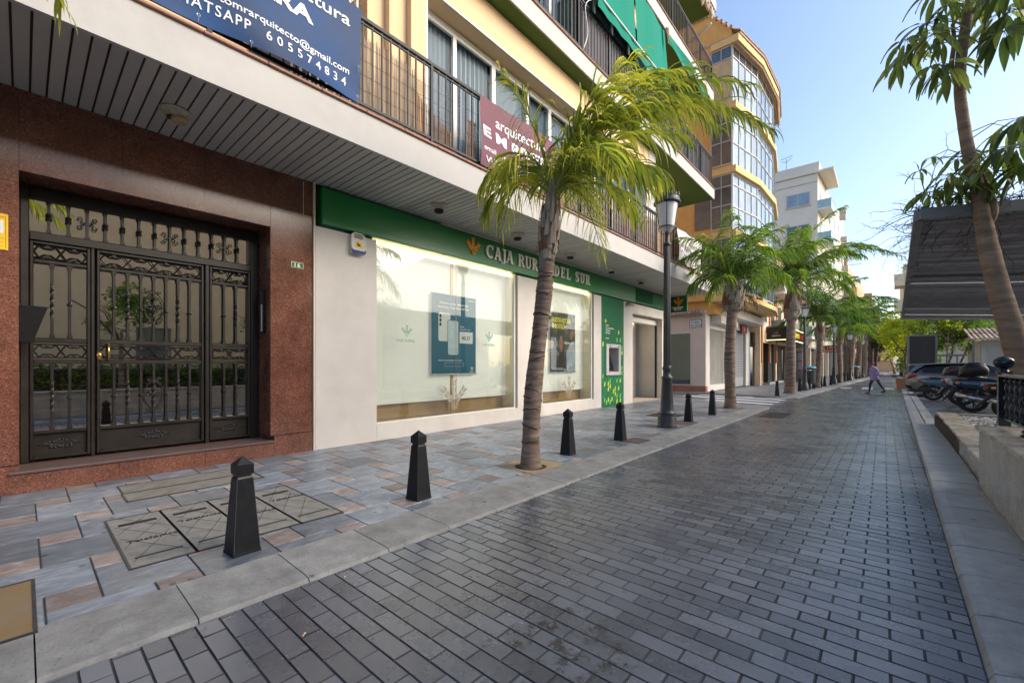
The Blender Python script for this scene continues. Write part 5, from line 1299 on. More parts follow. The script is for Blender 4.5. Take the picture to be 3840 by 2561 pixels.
def palm(loc, zt, h_boot, r0, r1, rb, top_off, fronds, seed, label, leaf, np_=56, lf=.5, wd=.016, detail=True, flare=1.25):
    rng = random.Random(seed); x, y = loc; t = thing('palm_tree', (x, y, 0), label, 'palm tree', 'queen palms lining the street')
    ctr = lambda s: Vector((x + top_off[0]*s**1.3 + .025*math.sin(s*5+seed), y + top_off[1]*s**1.3 + .02*math.cos(s*4+seed), zt*s))
    m = MB(); m.smooth = True; n = 150 if detail else 26; pts = []; rad = []; rrv = []; nx = .1; amp = 0; last = 0
    for i in range(n+1):
        s = i/n; z = zt*s; p = ctr(s)
        r = r0*(flare if z < .05 else 1+(flare-1)*math.exp(-z/.16)) if z < .9 else r0
        if z > nx: last = nx; nx = z + rng.uniform(.04,.10); amp = rng.uniform(.003,.010)
        r = r + (r1-r0)*s + .006*math.sin(s*13+seed) + (amp*math.exp(-(z-last)/.03) if detail else rng.uniform(-.004,.004))
        pts.append(p); rad.append(r); rrv.append(rng.random())
    m.tube(pts, rad, 20 if detail else 12); tr = m.build('trunk', m_trunk, t)
    m = MB(); k = .35
    while k < zt-.1:
        s = k/zt; p = ctr(s); i = min(n, int(s*n)); r = rad[i]; N = 22; ph = rng.uniform(0,6)
        tilt = rng.uniform(-.06,.06); q = [(p.x+(r+.0035)*math.cos(a*2*PI/N), p.y+(r+.0035)*math.sin(a*2*PI/N), k+tilt*math.cos(a*2*PI/N+ph)+.008*math.sin(a*1.9+ph)) for a in range(N+1)]
        a0 = rng.randint(0, 6); a1 = N-rng.randint(0,6) if rng.random() < .6 else N
        m.tube(q[a0:a1+1], rng.uniform(.004,.010), 4); k += rng.uniform(.09,.22) if detail else rng.uniform(.1,.2)
    m.build('leaf_scars', m_ring, t)
    # old leaf bases wrapped round the top of the trunk
    C = ctr(1); ax = (ctr(1)-ctr(.93)).normalized()
    m = MB(); m.smooth = True
    m.tube([C+ax*(h_boot*a) for a in (-.04,.1,.3,.55,.8,1.0)], [r1*1.02, rb*.93, rb*1.02, rb*.80, rb*.6, rb*.42], 14); bt = m.build('leaf_base_core', m_boot, t)
    m = MB(); m.smooth = True
    for k in range(30):
        a = k*2.4+seed; z0 = -.04 + .62*h_boot*(k/30)**.9; hh = rng.uniform(.22,.42)*h_boot; w_ = rng.uniform(.35,.65)
        rr0 = rb*(.90+.16*math.sin(min(1,z0/h_boot/.55)*PI)-.34*max(0,z0/h_boot-.3)) ; b = len(m.v); m.cur = 2 if rng.random() < .22 else (1 if rng.random() < .08 else 0)
        for j in range(6):
            tt = j/5; rr = rr0+.010+.016*math.sin(tt*PI)-.34*rb*tt*hh/h_boot + .028*max(0,tt-.7)*3.3*rng.random()*rb*5; ww = w_*(1-tt*.75)
            for q in range(5):
                an = a+(q-2)/2*ww*.8; m.v.append(tuple(C + ax*(z0+hh*tt) + Vector((math.cos(an)*rr, math.sin(an)*rr, 0)) ))
        for j in range(5):
            for q in range(4): m.face([b+j*5+q, b+j*5+q+1, b+(j+1)*5+q+1, b+(j+1)*5+q], rng.random())
    m.cur = 2
    for k in range(46):
        a = rng.uniform(0,6.28); z0 = rng.uniform(.0,.85)*h_boot; rr = rb*(1-.5*z0/h_boot); p0 = C+ax*z0+Vector((math.cos(a)*rr, math.sin(a)*rr, 0)); dd = Vector((math.cos(a)*.5, math.sin(a)*.5, rng.uniform(-.9,.6)))
        m.tube([p0, p0+dd*.06, p0+dd*.10+Vector((0,0,-.05*rng.random()))], [rng.uniform(.004,.012),.006,.002], 4, r=rng.random())
    m.build('leaf_base', [m_boot, m_bootg, m_fiber], t)
    m = MB(); top = C+ax*(h_boot*.92)
    for (a, el, L, dr) in fronds:
        frond(m, top+Vector((math.sin(a)*rb*.3, math.cos(a)*rb*.3, rng.uniform(-.12,.05))), a, el, L, dr, rng, int(np_*L/3) if L < 3 else np_, lf, wd, sway=rng.uniform(-.2,.2))
    for k in range(0 if leaf is m_leafY else 2):
        frond(m, C+ax*(h_boot*.6), rng.uniform(0,6.28), -8, .9, 75, rng, 16, lf*.6, wd*.6, rm=2, lm=2)
    m.build('crown', [leaf, m_rach, m_dead], t); return t
RA = math.radians(90-41.08)          # azimuth (from +Y to +X) of the direction across the picture
def az(deg): return RA + math.radians(deg)     # 0 = towards picture right, 90 = towards the camera, -90 = away
F1 = [(az(-3),58,3.5,90),(az(-7),67,3.3,86),(az(-15),61,3.1,84),(az(5),64,2.6,88),(az(8),52,1.9,80),(az(-22),68,2.9,82),(az(-40),58,2.4,88),(az(25),40,1.5,105),(az(0),70,2.5,70),(az(-15),76,2.3,60),
      (az(60),50,1.5,130),(az(135),52,1.1,145),(az(178),62,1.1,135),(az(205),52,1.2,140),(az(240),48,1.8,120),(az(-65),40,2.6,110),(az(-80),60,2.4,100),
      (az(35),15,1.3,90),(az(-8),42,1.7,80),(az(-30),45,1.9,80),(az(10),80,2.1,50),(az(170),82,1.6,40)]
palm((-3.52,4.43), 2.75, 1.05, .118, .098, .122, (.13,.12), F1, 3, 'nearest palm with yellow-green fronds in front of the bank windows', m_leafY, 58, .72, .0145)
def rf(seed, n, L, biasdir=None):
    g = random.Random(seed); o = []
    n = int(n*1.15)
    for k in range(n):
        a = 2*PI*k*.382+g.uniform(-.3,.3); lvl = k % 3
        o.append((a, (86,66,34)[lvl]+g.uniform(-8,8), L*1.12*g.uniform(.85,1.1)*(1.22,1.05,.85)[lvl], (80,100,98)[lvl]+g.uniform(-10,15)))
    if biasdir: o += biasdir
    return o
palm((-3.68,14.7), 3.05, 1.05, .155, .145, .30, (.05,.05), rf(11, 19, 1.72, [(az(0),62,2.3,90),(az(-20),80,2.0,50)]), 8, 'second palm, with a fat grey leaf-base collar, at the corner of the side street', m_leafG, 58, .80, .017)
palm((-3.45,24.4), 3.6, 1.9, .22, .19, .34, (.1,.1), rf(12, 20, 3.0, [(az(-5),60,5.4,88),(az(4),46,5.6,72),(az(20),62,3.6,80),(az(190),55,2.9,110)]), 13, 'third palm, just beyond the side street, with arching dark green fronds', m_leafG, 60, .85, .021)
palm((-3.05,31.9), 2.9, 1.2, .17, .15, .25, (.1,0), rf(14, 17, 2.9, [(az(5),50,4.6,70),(az(0),30,4.2,50)]), 17, 'fourth palm, behind the turquoise-lidded bin, with one long frond over the road', m_leafD, 52, .8, .024, False)
palm((-2.62,42.2), 3.0, 1.0, .17, .16, .24, (0,.1), rf(15, 17, 2.8, [(az(5),40,3.4,80)]), 19, 'fifth palm, next to the third street lamp', m_leafG, 46, .75, .028, False)
palm((-2.35,50.6), 3.4, 1.4, .25, .23, .34, (.1,0), rf(16, 18, 3.2, [(az(0),50,4.6,85)]), 23, 'sixth palm, thick-trunked, behind the small distant street lamp', m_leafG, 44, .8, .032, False)
palm((-2.05,57.5), 3.8, 1.3, .25, .23, .33, (.1,0), rf(17, 16, 3.4), 29, 'seventh palm, behind the thick-trunked one', m_leafD, 40, .7, .034, False)
palm((-1.75,64.5), 3.8, 1.3, .24, .22, .30, (.1,0), rf(18, 15, 3.2), 31, 'eighth palm, dark, far down the row', m_leafD, 34, .7, .04, False)
palm((-1.4,72.5), 3.8, 1.3, .24, .22, .30, (.1,0), rf(19, 14, 3.2), 37, 'ninth palm, very far down the row', m_leafD, 28, .7, .05, False)
palm((-1.0,83), 3.8, 1.3, .24, .22, .30, (.1,0), rf(20, 14, 3.2), 41, 'farthest palm of the row', m_leafG, 24, .7, .06, False)
# palm just outside the left edge; only some leaf tips hang into view
F0 = [(math.radians(12),42,2.3,105),(math.radians(-8),50,2.2,110),(math.radians(28),48,2.5,95),(math.radians(-35),45,2.2,120),(math.radians(120),45,2,120),(math.radians(200),45,2,120)]
palm((-3.45,-1.55), 3.3, .9, .13, .11, .17, (.05,.1), F0, 47, 'palm whose yellow-green leaf tips hang at the top left before the balcony edge', m_leafY, 50, .5, .012)

# ------------------------------------------------------------------ umbrella tree by the fence
m_umb = pm('grey_bark', (.20,.13,.085), .85, var=.4, scale=3, bump=.6, bscale=22, stretch=(1,1,5), col2=(.32,.22,.15), detail=8)
m_uleaf = leafmat('umbrella_leaf', (.045,.08,.02), (.10,.145,.035), (.22,.27,.055), .30, .4, 1.5)
TY = 8.4
def tp(px, py, yy=TY):      # real position of a point of the tree measured at depth yy
    f = 1600.; a = (px-1920)/f; th = math.radians(41.0844); dx, dy_, dz_ = -math.sin(th)+a*math.cos(th), math.cos(th)+a*math.sin(th), (1370-py)/f
    s = yy/dy_; return Vector((dx*s, yy, 1.35+dz_*s))
t = thing('umbrella_tree', (1.9, TY, 0), 'slender tree with a curved brown trunk and drooping whorls of long leaves', 'tree')
tr = [(3905,1620),(3862,1450),(3820,1330),(3782,1200),(3745,1080),(3712,950),(3692,850),(3676,750),(3655,660),(3630,560),(3612,450),(3600,350),(3602,250),(3613,150),(3632,40),(3645,-80),(3650,-230),(3645,-420)]
P_ = [tp(a, b) for a, b in tr]; P_[0].z = .0
rad = [.20,.175,.165,.155,.145,.135,.118,.105,.095,.088,.083,.080,.078,.076,.07,.06,.05,.035]
# smooth resample
def smooth_path(P, R, k=4):
    o = []; r = []
    for i in range(len(P)-1):
        p0, p1, p2, p3 = P[max(0,i-1)], P[i], P[i+1], P[min(len(P)-1,i+2)]
        for j in range(k):
            u = j/k; o.append(.5*((2*p1)+(p2-p0)*u+(2*p0-5*p1+4*p2-p3)*u*u+(3*p1-p0-3*p2+p3)*u**3)); r.append(R[i]+(R[i+1]-R[i])*u)
    o.append(P[-1]); r.append(R[-1]); return o, r
pp, rr_ = smooth_path(P_, rad); rr_ = [a*.76*(1+.02*math.sin(i*2.3)) for i, a in enumerate(rr_)]
m = MB(); m.smooth = True; m.tube(pp, rr_, 16)
b2_, r2_ = smooth_path([tp(3700,850),tp(3720,820),tp(3728,780),tp(3705,700),tp(3690,640)], [.05,.045,.04,.035,.03], 4); m.tube(b2_, r2_, 10)
b3_, r3_ = smooth_path([tp(3585,300),tp(3568,250),tp(3578,160),tp(3572,90)], [.03,.028,.024,.02], 4); m.tube(b3_, r3_, 8)
trk = m.build('trunk', m_umb, t)
def whorl(mb, c, nleaf, L, rng, outdir=None, tilt=None):
    for k in range(nleaf):
        a = 2*PI*k/nleaf+rng.uniform(-.2,.2); el = rng.uniform(-.35,.15) if tilt is None else tilt+rng.uniform(-.2,.2)
        d = Vector((math.cos(a)*math.cos(el), math.sin(a)*math.cos(el), math.sin(el))); 
        if outdir is not None: d = (d + outdir*.5).normalized()
        l = L*rng.uniform(.75,1.15); w_ = l*.135; r = rng.random(); p = c + d*.0; st = l*.28; n = 6
        sd_ = d.cross(Vector((0,0,1))); sd_ = sd_.normalized() if sd_.length > .01 else Vector((1,0,0)); sd_ = (sd_ + Vector((0,0,rng.uniform(-.5,.5)))).normalized()
        b = len(mb.v); q = p.copy(); g = rng.uniform(.16,.34)
        mb.cur = 1; pts = [q.copy()]
        for j in range(2): d = (d+Vector((0,0,-g*.5))).normalized(); q = q + d*st/2; pts.append(q.copy())
        mb.tube(pts, .0035, 3, cap=False); mb.cur = 0; b = len(mb.v)
        for j in range(n+1):
            tt = j/n; ww = w_*math.sin(PI*(.06+.92*tt)**.85)*(1.06-.3*tt); nrm = sd_.cross(d)
            mb.v.append(tuple(q - sd_*ww + nrm*.012)); mb.v.append(tuple(q)); mb.v.append(tuple(q + sd_*ww + nrm*.012))
            d = (d+Vector((0,0,-g))).normalized(); sd_ = (sd_-d*sd_.dot(d)).normalized(); q = q + d*(l/n)
        for j in range(n):
            for s in (0, 1): mb.face([b+3*j+s, b+3*j+s+1, b+3*j+4+s, b+3*j+3+s], r)
rng = random.Random(21); m = MB()
WH = [(3555,22,.26,9),(3475,90,.42,11),(3430,118,.42,11),(3405,195,.42,11),(3375,235,.36,9),(3520,200,.34,10),(3490,250,.34,9),(3545,250,.4,12),(3590,70,.3,9),(3668,20,.3,9),(3755,45,.45,12),(3700,100,.36,10),(3765,118,.45,12),
      (3812,35,.5,12),(3622,190,.34,9),(3540,150,.34,9),(3610,15,.3,9),(3460,160,.34,9),(3500,130,.34,9),(3400,150,.36,9),(3835,90,.5,11),(3730,-30,.4,10),(3520,-40,.4,10),(3640,-120,.5,12),(3790,-90,.5,12),(3560,300,.28,8),
      (3855,372,.42,9),(3840,440,.45,11),(3800,480,.45,11),(3745,520,.50,12),(3815,540,.50,12),(3860,610,.5,12),(3700,610,.42,11),(3760,560,.4,10),(3690,650,.36,10),(3740,690,.3,9),(3640,620,.34,9),(3620,570,.26,8),
      (3535,560,.17,5),(3490,592,.17,5),(3450,640,.2,4),(3548,630,.34,8),(3555,655,.34,8),(3570,690,.3,8),(3532,705,.36,9),(3490,720,.38,10),(3620,720,.34,9),(3600,680,.34,9),(3585,600,.26,8),(3655,700,.3,8),(3660,560,.2,6),(3595,740,.3,8)]
for iw, (px, py, L, n) in enumerate(WH):
    if iw % 3 == 2: continue
    n = max(5, int(n*1.05)); L = L*1.12
    yy = TY + rng.uniform(-.5,.5); c = tp(px, py, yy)
    j = min(range(len(pp)), key=lambda i: abs(pp[i].z-(c.z-.1))); a = pp[j]; mid = a.lerp(c, .55)+Vector((0,0,.10))
    m.cur = 1; m.tube([a, mid, c], [.007,.006,.004], 4, cap=False); whorl(m, c, n, L*.80, rng)
m.build('crown', [m_uleaf, pm('leaf_stalk', (.06,.07,.025), .6)], t)

# ------------------------------------------------------------------ planters on the right
m_trav = granite('beige_granite', (.46,.42,.355), (.30,.27,.23), (.56,.52,.46), 90, .16)
m_cop = granite('coping_granite', (.42,.385,.33), (.30,.27,.23), (.52,.48,.42), 130, .25)
t = thing('planter_wall', (1.6, 2, 0), 'high beige polished granite planter wall at the right edge, carrying the iron fence', 'planter')
m = MB(); y = -3.0
while y < 6.8: y1 = min(y+1.2, 6.80); m.box(.775+.008*max(0,y)*0+.0, .82, y+.002, y1-.002, .05, .655); y = y1
m.box(.82, 2.6, 6.76, 6.80, .05, .655); m.build('cladding', m_trav, t)
m = MB(); m.bbox(.745, 1.22, -3, 6.83, .657, .703, .008); m.bbox(1.222, 2.6, 6.55, 6.83, .657, .702, .008); m.build('coping', m_cop, t)
m = MB(); m.box(.76, .83, -3, 6.8, -.03, .048); m.build('footing', m_kerb, t)
m = MB(); m.box(1.2, 2.6, -3, 6.55, .0, .60); m.build('soil', MATS['pit_soil'], t)
t = thing('planter_wall', (1.4, 10, 0), 'low beige granite planter wall filled with white and pink pebbles', 'planter')
m = MB(); y = 6.9
while y < 13.6: y1 = min(y+1.15, 13.62); m.box(.835+.014*(y-7), .90+.014*(y-7), y+.002, y1-.002, .0, .262); y = y1
m.box(.93, 4.2, 13.58, 13.62, 0, .262); m.build('cladding', m_trav, t)
m = MB(); y = 6.9
while y < 13.6: y1 = min(y+1.15, 13.65); m.bbox(.805+.014*(y-7), 1.135+.014*(y-7), y+.002, y1-.002, .264, .298, .006); y = y1
m.bbox(1.24, 4.2, 13.40, 13.65, .264, .297, .006); m.build('coping', m_cop, t)
m = MB(); m.box(.85, 4.2, 6.86, 13.4, 0, .235); m.build('soil', MATS['pit_soil'], t)
m = MB(); rg = random.Random(4)
mpe = [pm('pebble_white', (.62,.60,.58), .7, rndv=.25), pm('pebble_pink', (.36,.23,.21), .7, rndv=.3), pm('pebble_grey', (.20,.19,.18), .7, rndv=.3)]
for k in range(5200):
    y = rg.uniform(6.9, 13.4); x = rg.uniform(1.10, 3.4) if rg.random() < .8 else rg.uniform(1.1, 1.9); s = rg.uniform(.014,.034)
    m.cur = (0 if rg.random() < .62 else 2) if y > 10.6 + .5*math.sin(x*3) else (1 if rg.random() < .72 else 0)
    b = len(m.v); z = .24+rg.uniform(0,.02); a = rg.uniform(0,6); h = s*.6
    for q in range(5): m.v.append((x+s*math.cos(a+q*1.257)*rg.uniform(.7,1.1), y+s*.8*math.sin(a+q*1.257)*rg.uniform(.7,1.1), z))
    for q in range(5): m.v.append((x+s*.5*math.cos(a+q*1.257), y+s*.4*math.sin(a+q*1.257), z+h))
    r = rg.random(); m.face([b+5+q for q in range(5)], r)
    for q in range(5): m.face([b+q, b+(q+1)%5, b+5+(q+1)%5, b+5+q], r)
m.build('gravel', mpe, kind='stuff')
t = thing('low_plant', (2.0, 11.2, .24), 'tiny green weed growing among the white pebbles', 'plant')
m = MB()
for k in range(40):
    a = rg.uniform(0,6.28); x0 = 1.75+rg.uniform(-.12,.12); y0 = 11.3+rg.uniform(-.12,.12); m.poly([(x0,y0,.25),(x0+.02*math.cos(a),y0+.02*math.sin(a),.27),(x0+.05*math.cos(a),y0+.05*math.sin(a),.30),(x0+.01,y0+.02,.28)], rg.random())
m.build('leaves', m_leafG, t)
# cast iron fence on the high wall
m_cast = pm('cast_iron_blue', (.010,.016,.024), .22, .2, var=.3, scale=14)
t = thing('iron_fence', (.97, 6.9, .703), 'ornate black cast iron fence with turned balusters and a round finial post', 'fence')
FX = .97
m = MB(); m.frust(FX,6.92,.703,1.262,.045,.045); m.frust(FX,6.92,1.262,1.285,.055,.055); m.build('post', m_cast, t)
m = MB(); m.smooth = True; m.lathe([(.045,1.285),(.03,1.30),(.03,1.315),(.06,1.33),(.078,1.36),(.082,1.385),(.07,1.42),(.04,1.44),(.0,1.447)], (FX,6.92,0), 18, cap=False); m.build('finial', m_cast, t)
m = MB(); m.bbox(FX-.05, FX+.05, -1.0, 6.87, 1.225, 1.262, .012); m.build('top_rail', m_cast, t)
m = MB(); m.bbox(FX-.02, FX+.02, -1.0, 6.87, .775, .80, .006); m.build('bottom_rail', m_cast, t)
m = MB(); m.box(FX-.052, FX-.0505, -1.0, 6.86, 1.236, 1.244); m.build('gilt_line', pm('gilt', (.35,.27,.10), .4, .3), t)
y = 6.72; k = 0
while y > 4.4:
    m = MB(); m.smooth = True
    pr = [(.012,.80),(.028,.81),(.028,.83),(.014,.84),(.014,.86),(.024,.88),(.028,.91),(.018,.95),(.013,.975),(.03,.99),(.036,1.0),(.03,1.01),(.036,1.02),(.03,1.03),(.013,1.045),(.018,1.07),(.028,1.11),(.024,1.14),(.014,1.16),(.028,1.175),(.033,1.19),(.028,1.205),(.014,1.215),(.014,1.225)]
    m.lathe(pr, (FX,y,0), 12)
    m.build('baluster', m_cast, t)
    m = MB(); m.box(FX-.009,FX+.009,y+.104,y+.116,.80,1.225); m.build('bar', m_cast, t)
    y -= .22; k += 1
for yy in (5.9, 3.9):
    m = MB(); m.smooth = True; m.lathe([(.04,.703),(.055,.715),(.03,.735),(.045,.755),(.02,.777)], (FX,yy,0), 12); m.build('foot', m_cast, t)
# ------------------------------------------------------------------ parked car, rear towards the street, nose to +x
m_car = pm('car_paint_grey', (.22,.215,.225), .2, .5, var=.05, scale=2, coat=.8)
m_tyre = pm('tyre', (.018,.018,.018), .75, bump=.1); m_rim = pm('alloy', (.50,.50,.51), .3, .6, var=.1)
m_cglass = pm('car_glass', (.012,.015,.018), .04, var=.0, spec=.9); m_red = pm('tail_red', (.35,.01,.015), .15, var=.1, coat=.5)
m_chr = pm('chrome', (.6,.6,.6), .12, .95, var=.05)
car = thing('parked_car', (.85, 27.1, 0), 'dark grey estate car parked nose-in on the right, beyond the motorbikes', 'car')
CW = 1.80; CL = 4.55; CY = 27.1; CX = .78
# body sections along x: (x, half width low, half width belt, z sill, z belt, roof half width, z roof)
def loft(mb, secs, close=True):
    n = len(secs[0]); b = len(mb.v)
    for s in secs: mb.v += s
    for i in range(len(secs)-1):
        for k in range(n-1): mb.face([b+i*n+k, b+i*n+k+1, b+(i+1)*n+k+1, b+(i+1)*n+k])
    if close: mb.face([b+n-1-k for k in range(n)]); mb.face([b+(len(secs)-1)*n+k for k in range(n)])
m = MB(); m.smooth = True
S = [(.0,.62,.50,.80,.72),(.05,.80,.36,.95,.80),(.18,.88,.30,1.02,.86),(.5,.90,.24,1.02,.88),(1.2,.90,.22,.98,.90),(2.2,.90,.22,.95,.90),(3.1,.90,.22,.93,.89),(3.6,.89,.22,.90,.84),(4.1,.86,.26,.82,.78),(4.42,.74,.32,.70,.66),(4.53,.55,.38,.58,.5)]
secs = []
for (x, w_, z0, zb_, wt) in S:
    L_ = []
    for (u, v) in ((-.92,0),(-1.0,.18),(-1.0,.5),(-.985,.82),(-wt/w_*.99,.97),(-.5,1.0),(0,1.01),(.5,1.0),(wt/w_*.99,.97),(.985,.82),(1,.5),(1,.18),(.92,0)):
        L_.append((CX+x, CY+u*w_, z0+(zb_-z0)*v))
    secs.append(L_)
loft(m, secs); body = m.build('body', m_car, car)
m = MB(); m.smooth = True; secs = []
for (x, w_, z0, z1) in ((.12,.66,.98,1.0),(.32,.70,1.0,1.18),(.62,.70,.99,1.38),(1.1,.70,.97,1.425),(1.9,.70,.95,1.44),(2.5,.68,.94,1.40),(3.0,.64,.93,1.22),(3.45,.58,.92,.95)):
    L_ = [(CX+x, CY+u*w_*(1.16 if v == 0 else 1-(v*.12)), z0+(z1-z0)*v) for (u, v) in ((-1,0),(-1,.5),(-.97,.88),(-.8,.98),(0,1.0),(.8,.98),(.97,.88),(1,.5),(1,0))]
    secs.append(L_)
loft(m, secs); m.build('cabin', m_cglass, car)
m = MB(); m.smooth = True; secs = []
for (x, w_, z1) in ((.02,.60,1.355),(.12,.64,1.385),(.62,.66,1.41),(1.1,.665,1.442),(1.9,.66,1.455),(2.42,.64,1.425)):
    secs.append([(CX+x, CY+u*w_, z1+d) for (u, d) in ((-1.0,-.035),(-.98,.0),(-.6,.012),(0,.018),(.6,.012),(.98,0),(1.0,-.035),(.9,-.045),(-.9,-.045),(-1.0,-.035))])
loft(m, secs); m.build('roof', m_car, car)
m = MB()
for (xa, xb) in ((.60,1.36,),(1.42,2.42)): pass
for x0, x1 in ((1.36,1.42),(2.38,2.46)):
    for s in (-1, 1): m.prism_on([(x0,.95),(x1,.95),(x1-.05,1.40),(x0-.02,1.40)], (CX, CY+s*.735, 0), (1,0,0), (0,-s*.2,1), (0,s,0), .012)
for s in (-1, 1): m.prism_on([(.14,.98),(.75,.97),(.40,1.2),(.62,1.38),(.30,1.36),(.12,1.1)], (CX, CY+s*.765, 0), (1,0,0), (0,-s*.17,1), (0,s,0), .012)
m.build('pillar', m_car, car)
m = MB()
for s in (-1, 1): m.tube([(CX+.62,CY+s*.82,1.0),(CX+1.6,CY+s*.84,.985),(CX+2.9,CY+s*.82,.97)], .009, 5)
m.build('chrome_strip', m_chr, car)
for xw_ in (.90, 3.62):
    for s in (-1, 1):
        wt = MB(); wt.smooth = True; c = (CX+xw_, CY+s*.80, .335)
        wt.lathe([(.205,-.10),(.29,-.112),(.325,-.085),(.335,-.04),(.335,.04),(.325,.085),(.29,.112),(.205,.10)], c, 28, axis='y', cap=False); wo = wt.build('wheel', m_tyre, car)
        rm_ = MB(); yy = CY+s*.885
        for k in range(5):
            for q in (-.17, .17):
                a = 2*PI*k/5+.3; rm_.tube([(c[0]+.04*math.cos(a), yy, c[2]+.04*math.sin(a)),(c[0]+.225*math.cos(a+q), yy+s*.01, c[2]+.225*math.sin(a+q))], [.024,.018], 6)
        rm_.lathe([(.225,-.02),(.245,-.02),(.245,.02),(.225,.02)], (c[0],yy,c[2]), 28, axis='y', cap=False); rm_.lathe([(.05,-.015),(.05,.015)], (c[0],yy,c[2]), 12, axis='y')
        rm_.build('rim', m_rim, wo)
        a_ = MB(); a_.lathe([(.225,-.005),(.0,-.005)], (c[0],CY+s*.80,c[2]), 24, axis='y', cap=False); a_.lathe([(.36,0),(.36,.005),(.0,.005)], (c[0],CY+s*.903-(.0),c[2]+.0), 24, axis='y', cap=False) if False else None; a_.build('brake_disc', m_iron, wo)
m = MB()
for xw_ in (.90, 3.62):
    for s in (-1, 1): 
        pts = [(CX+xw_+.365*math.cos(a*PI/12), CY+s*.902, .335+.365*math.sin(a*PI/12)) for a in range(-1, 14)]; m.tube(pts, .022, 5)
m.build('wheel_arch', m_dark, car)
m = MB(); m.smooth = True
for s in (-1, 1): m.prism_on([(.0,.80),(.06,.76),(.34,.88),(.30,.95),(.16,.96),(.03,.90)], (CX+.02, CY+s*.86, 0), (1,0,0), (0,0,1), (0,s,0), .03)
m.build('tail_light', m_red, car)
m = MB(); m.bbox(CX-.02, CX+.3, CY-.84, CY+.84, .32, .44, .03); m.build('bumper', m_dark, car)
m = MB()
for x0 in (1.30, 2.28): 
    for s in (-1, 1): m.bbox(CX+x0, CX+x0+.2, CY+s*.90-.012, CY+s*.90+.012, .83, .855, .006)
m.build('door_handle', m_chr, car)
m = MB(); m.smooth = True
for s in (-1, 1): m.bbox(CX+2.75, CX+2.95, CY+s*.92-.09, CY+s*.92+.09, .95, 1.10, .04)
m.build('side_mirror', m_car, car)
m = MB()
for x0 in (1.40, 2.44):
    m.tube([(CX+x0, CY-.905, .30),(CX+x0-.01, CY-.912, .6),(CX+x0+.02, CY-.885, .95)], .004, 4)
m.build('door_gap', m_dark, car)

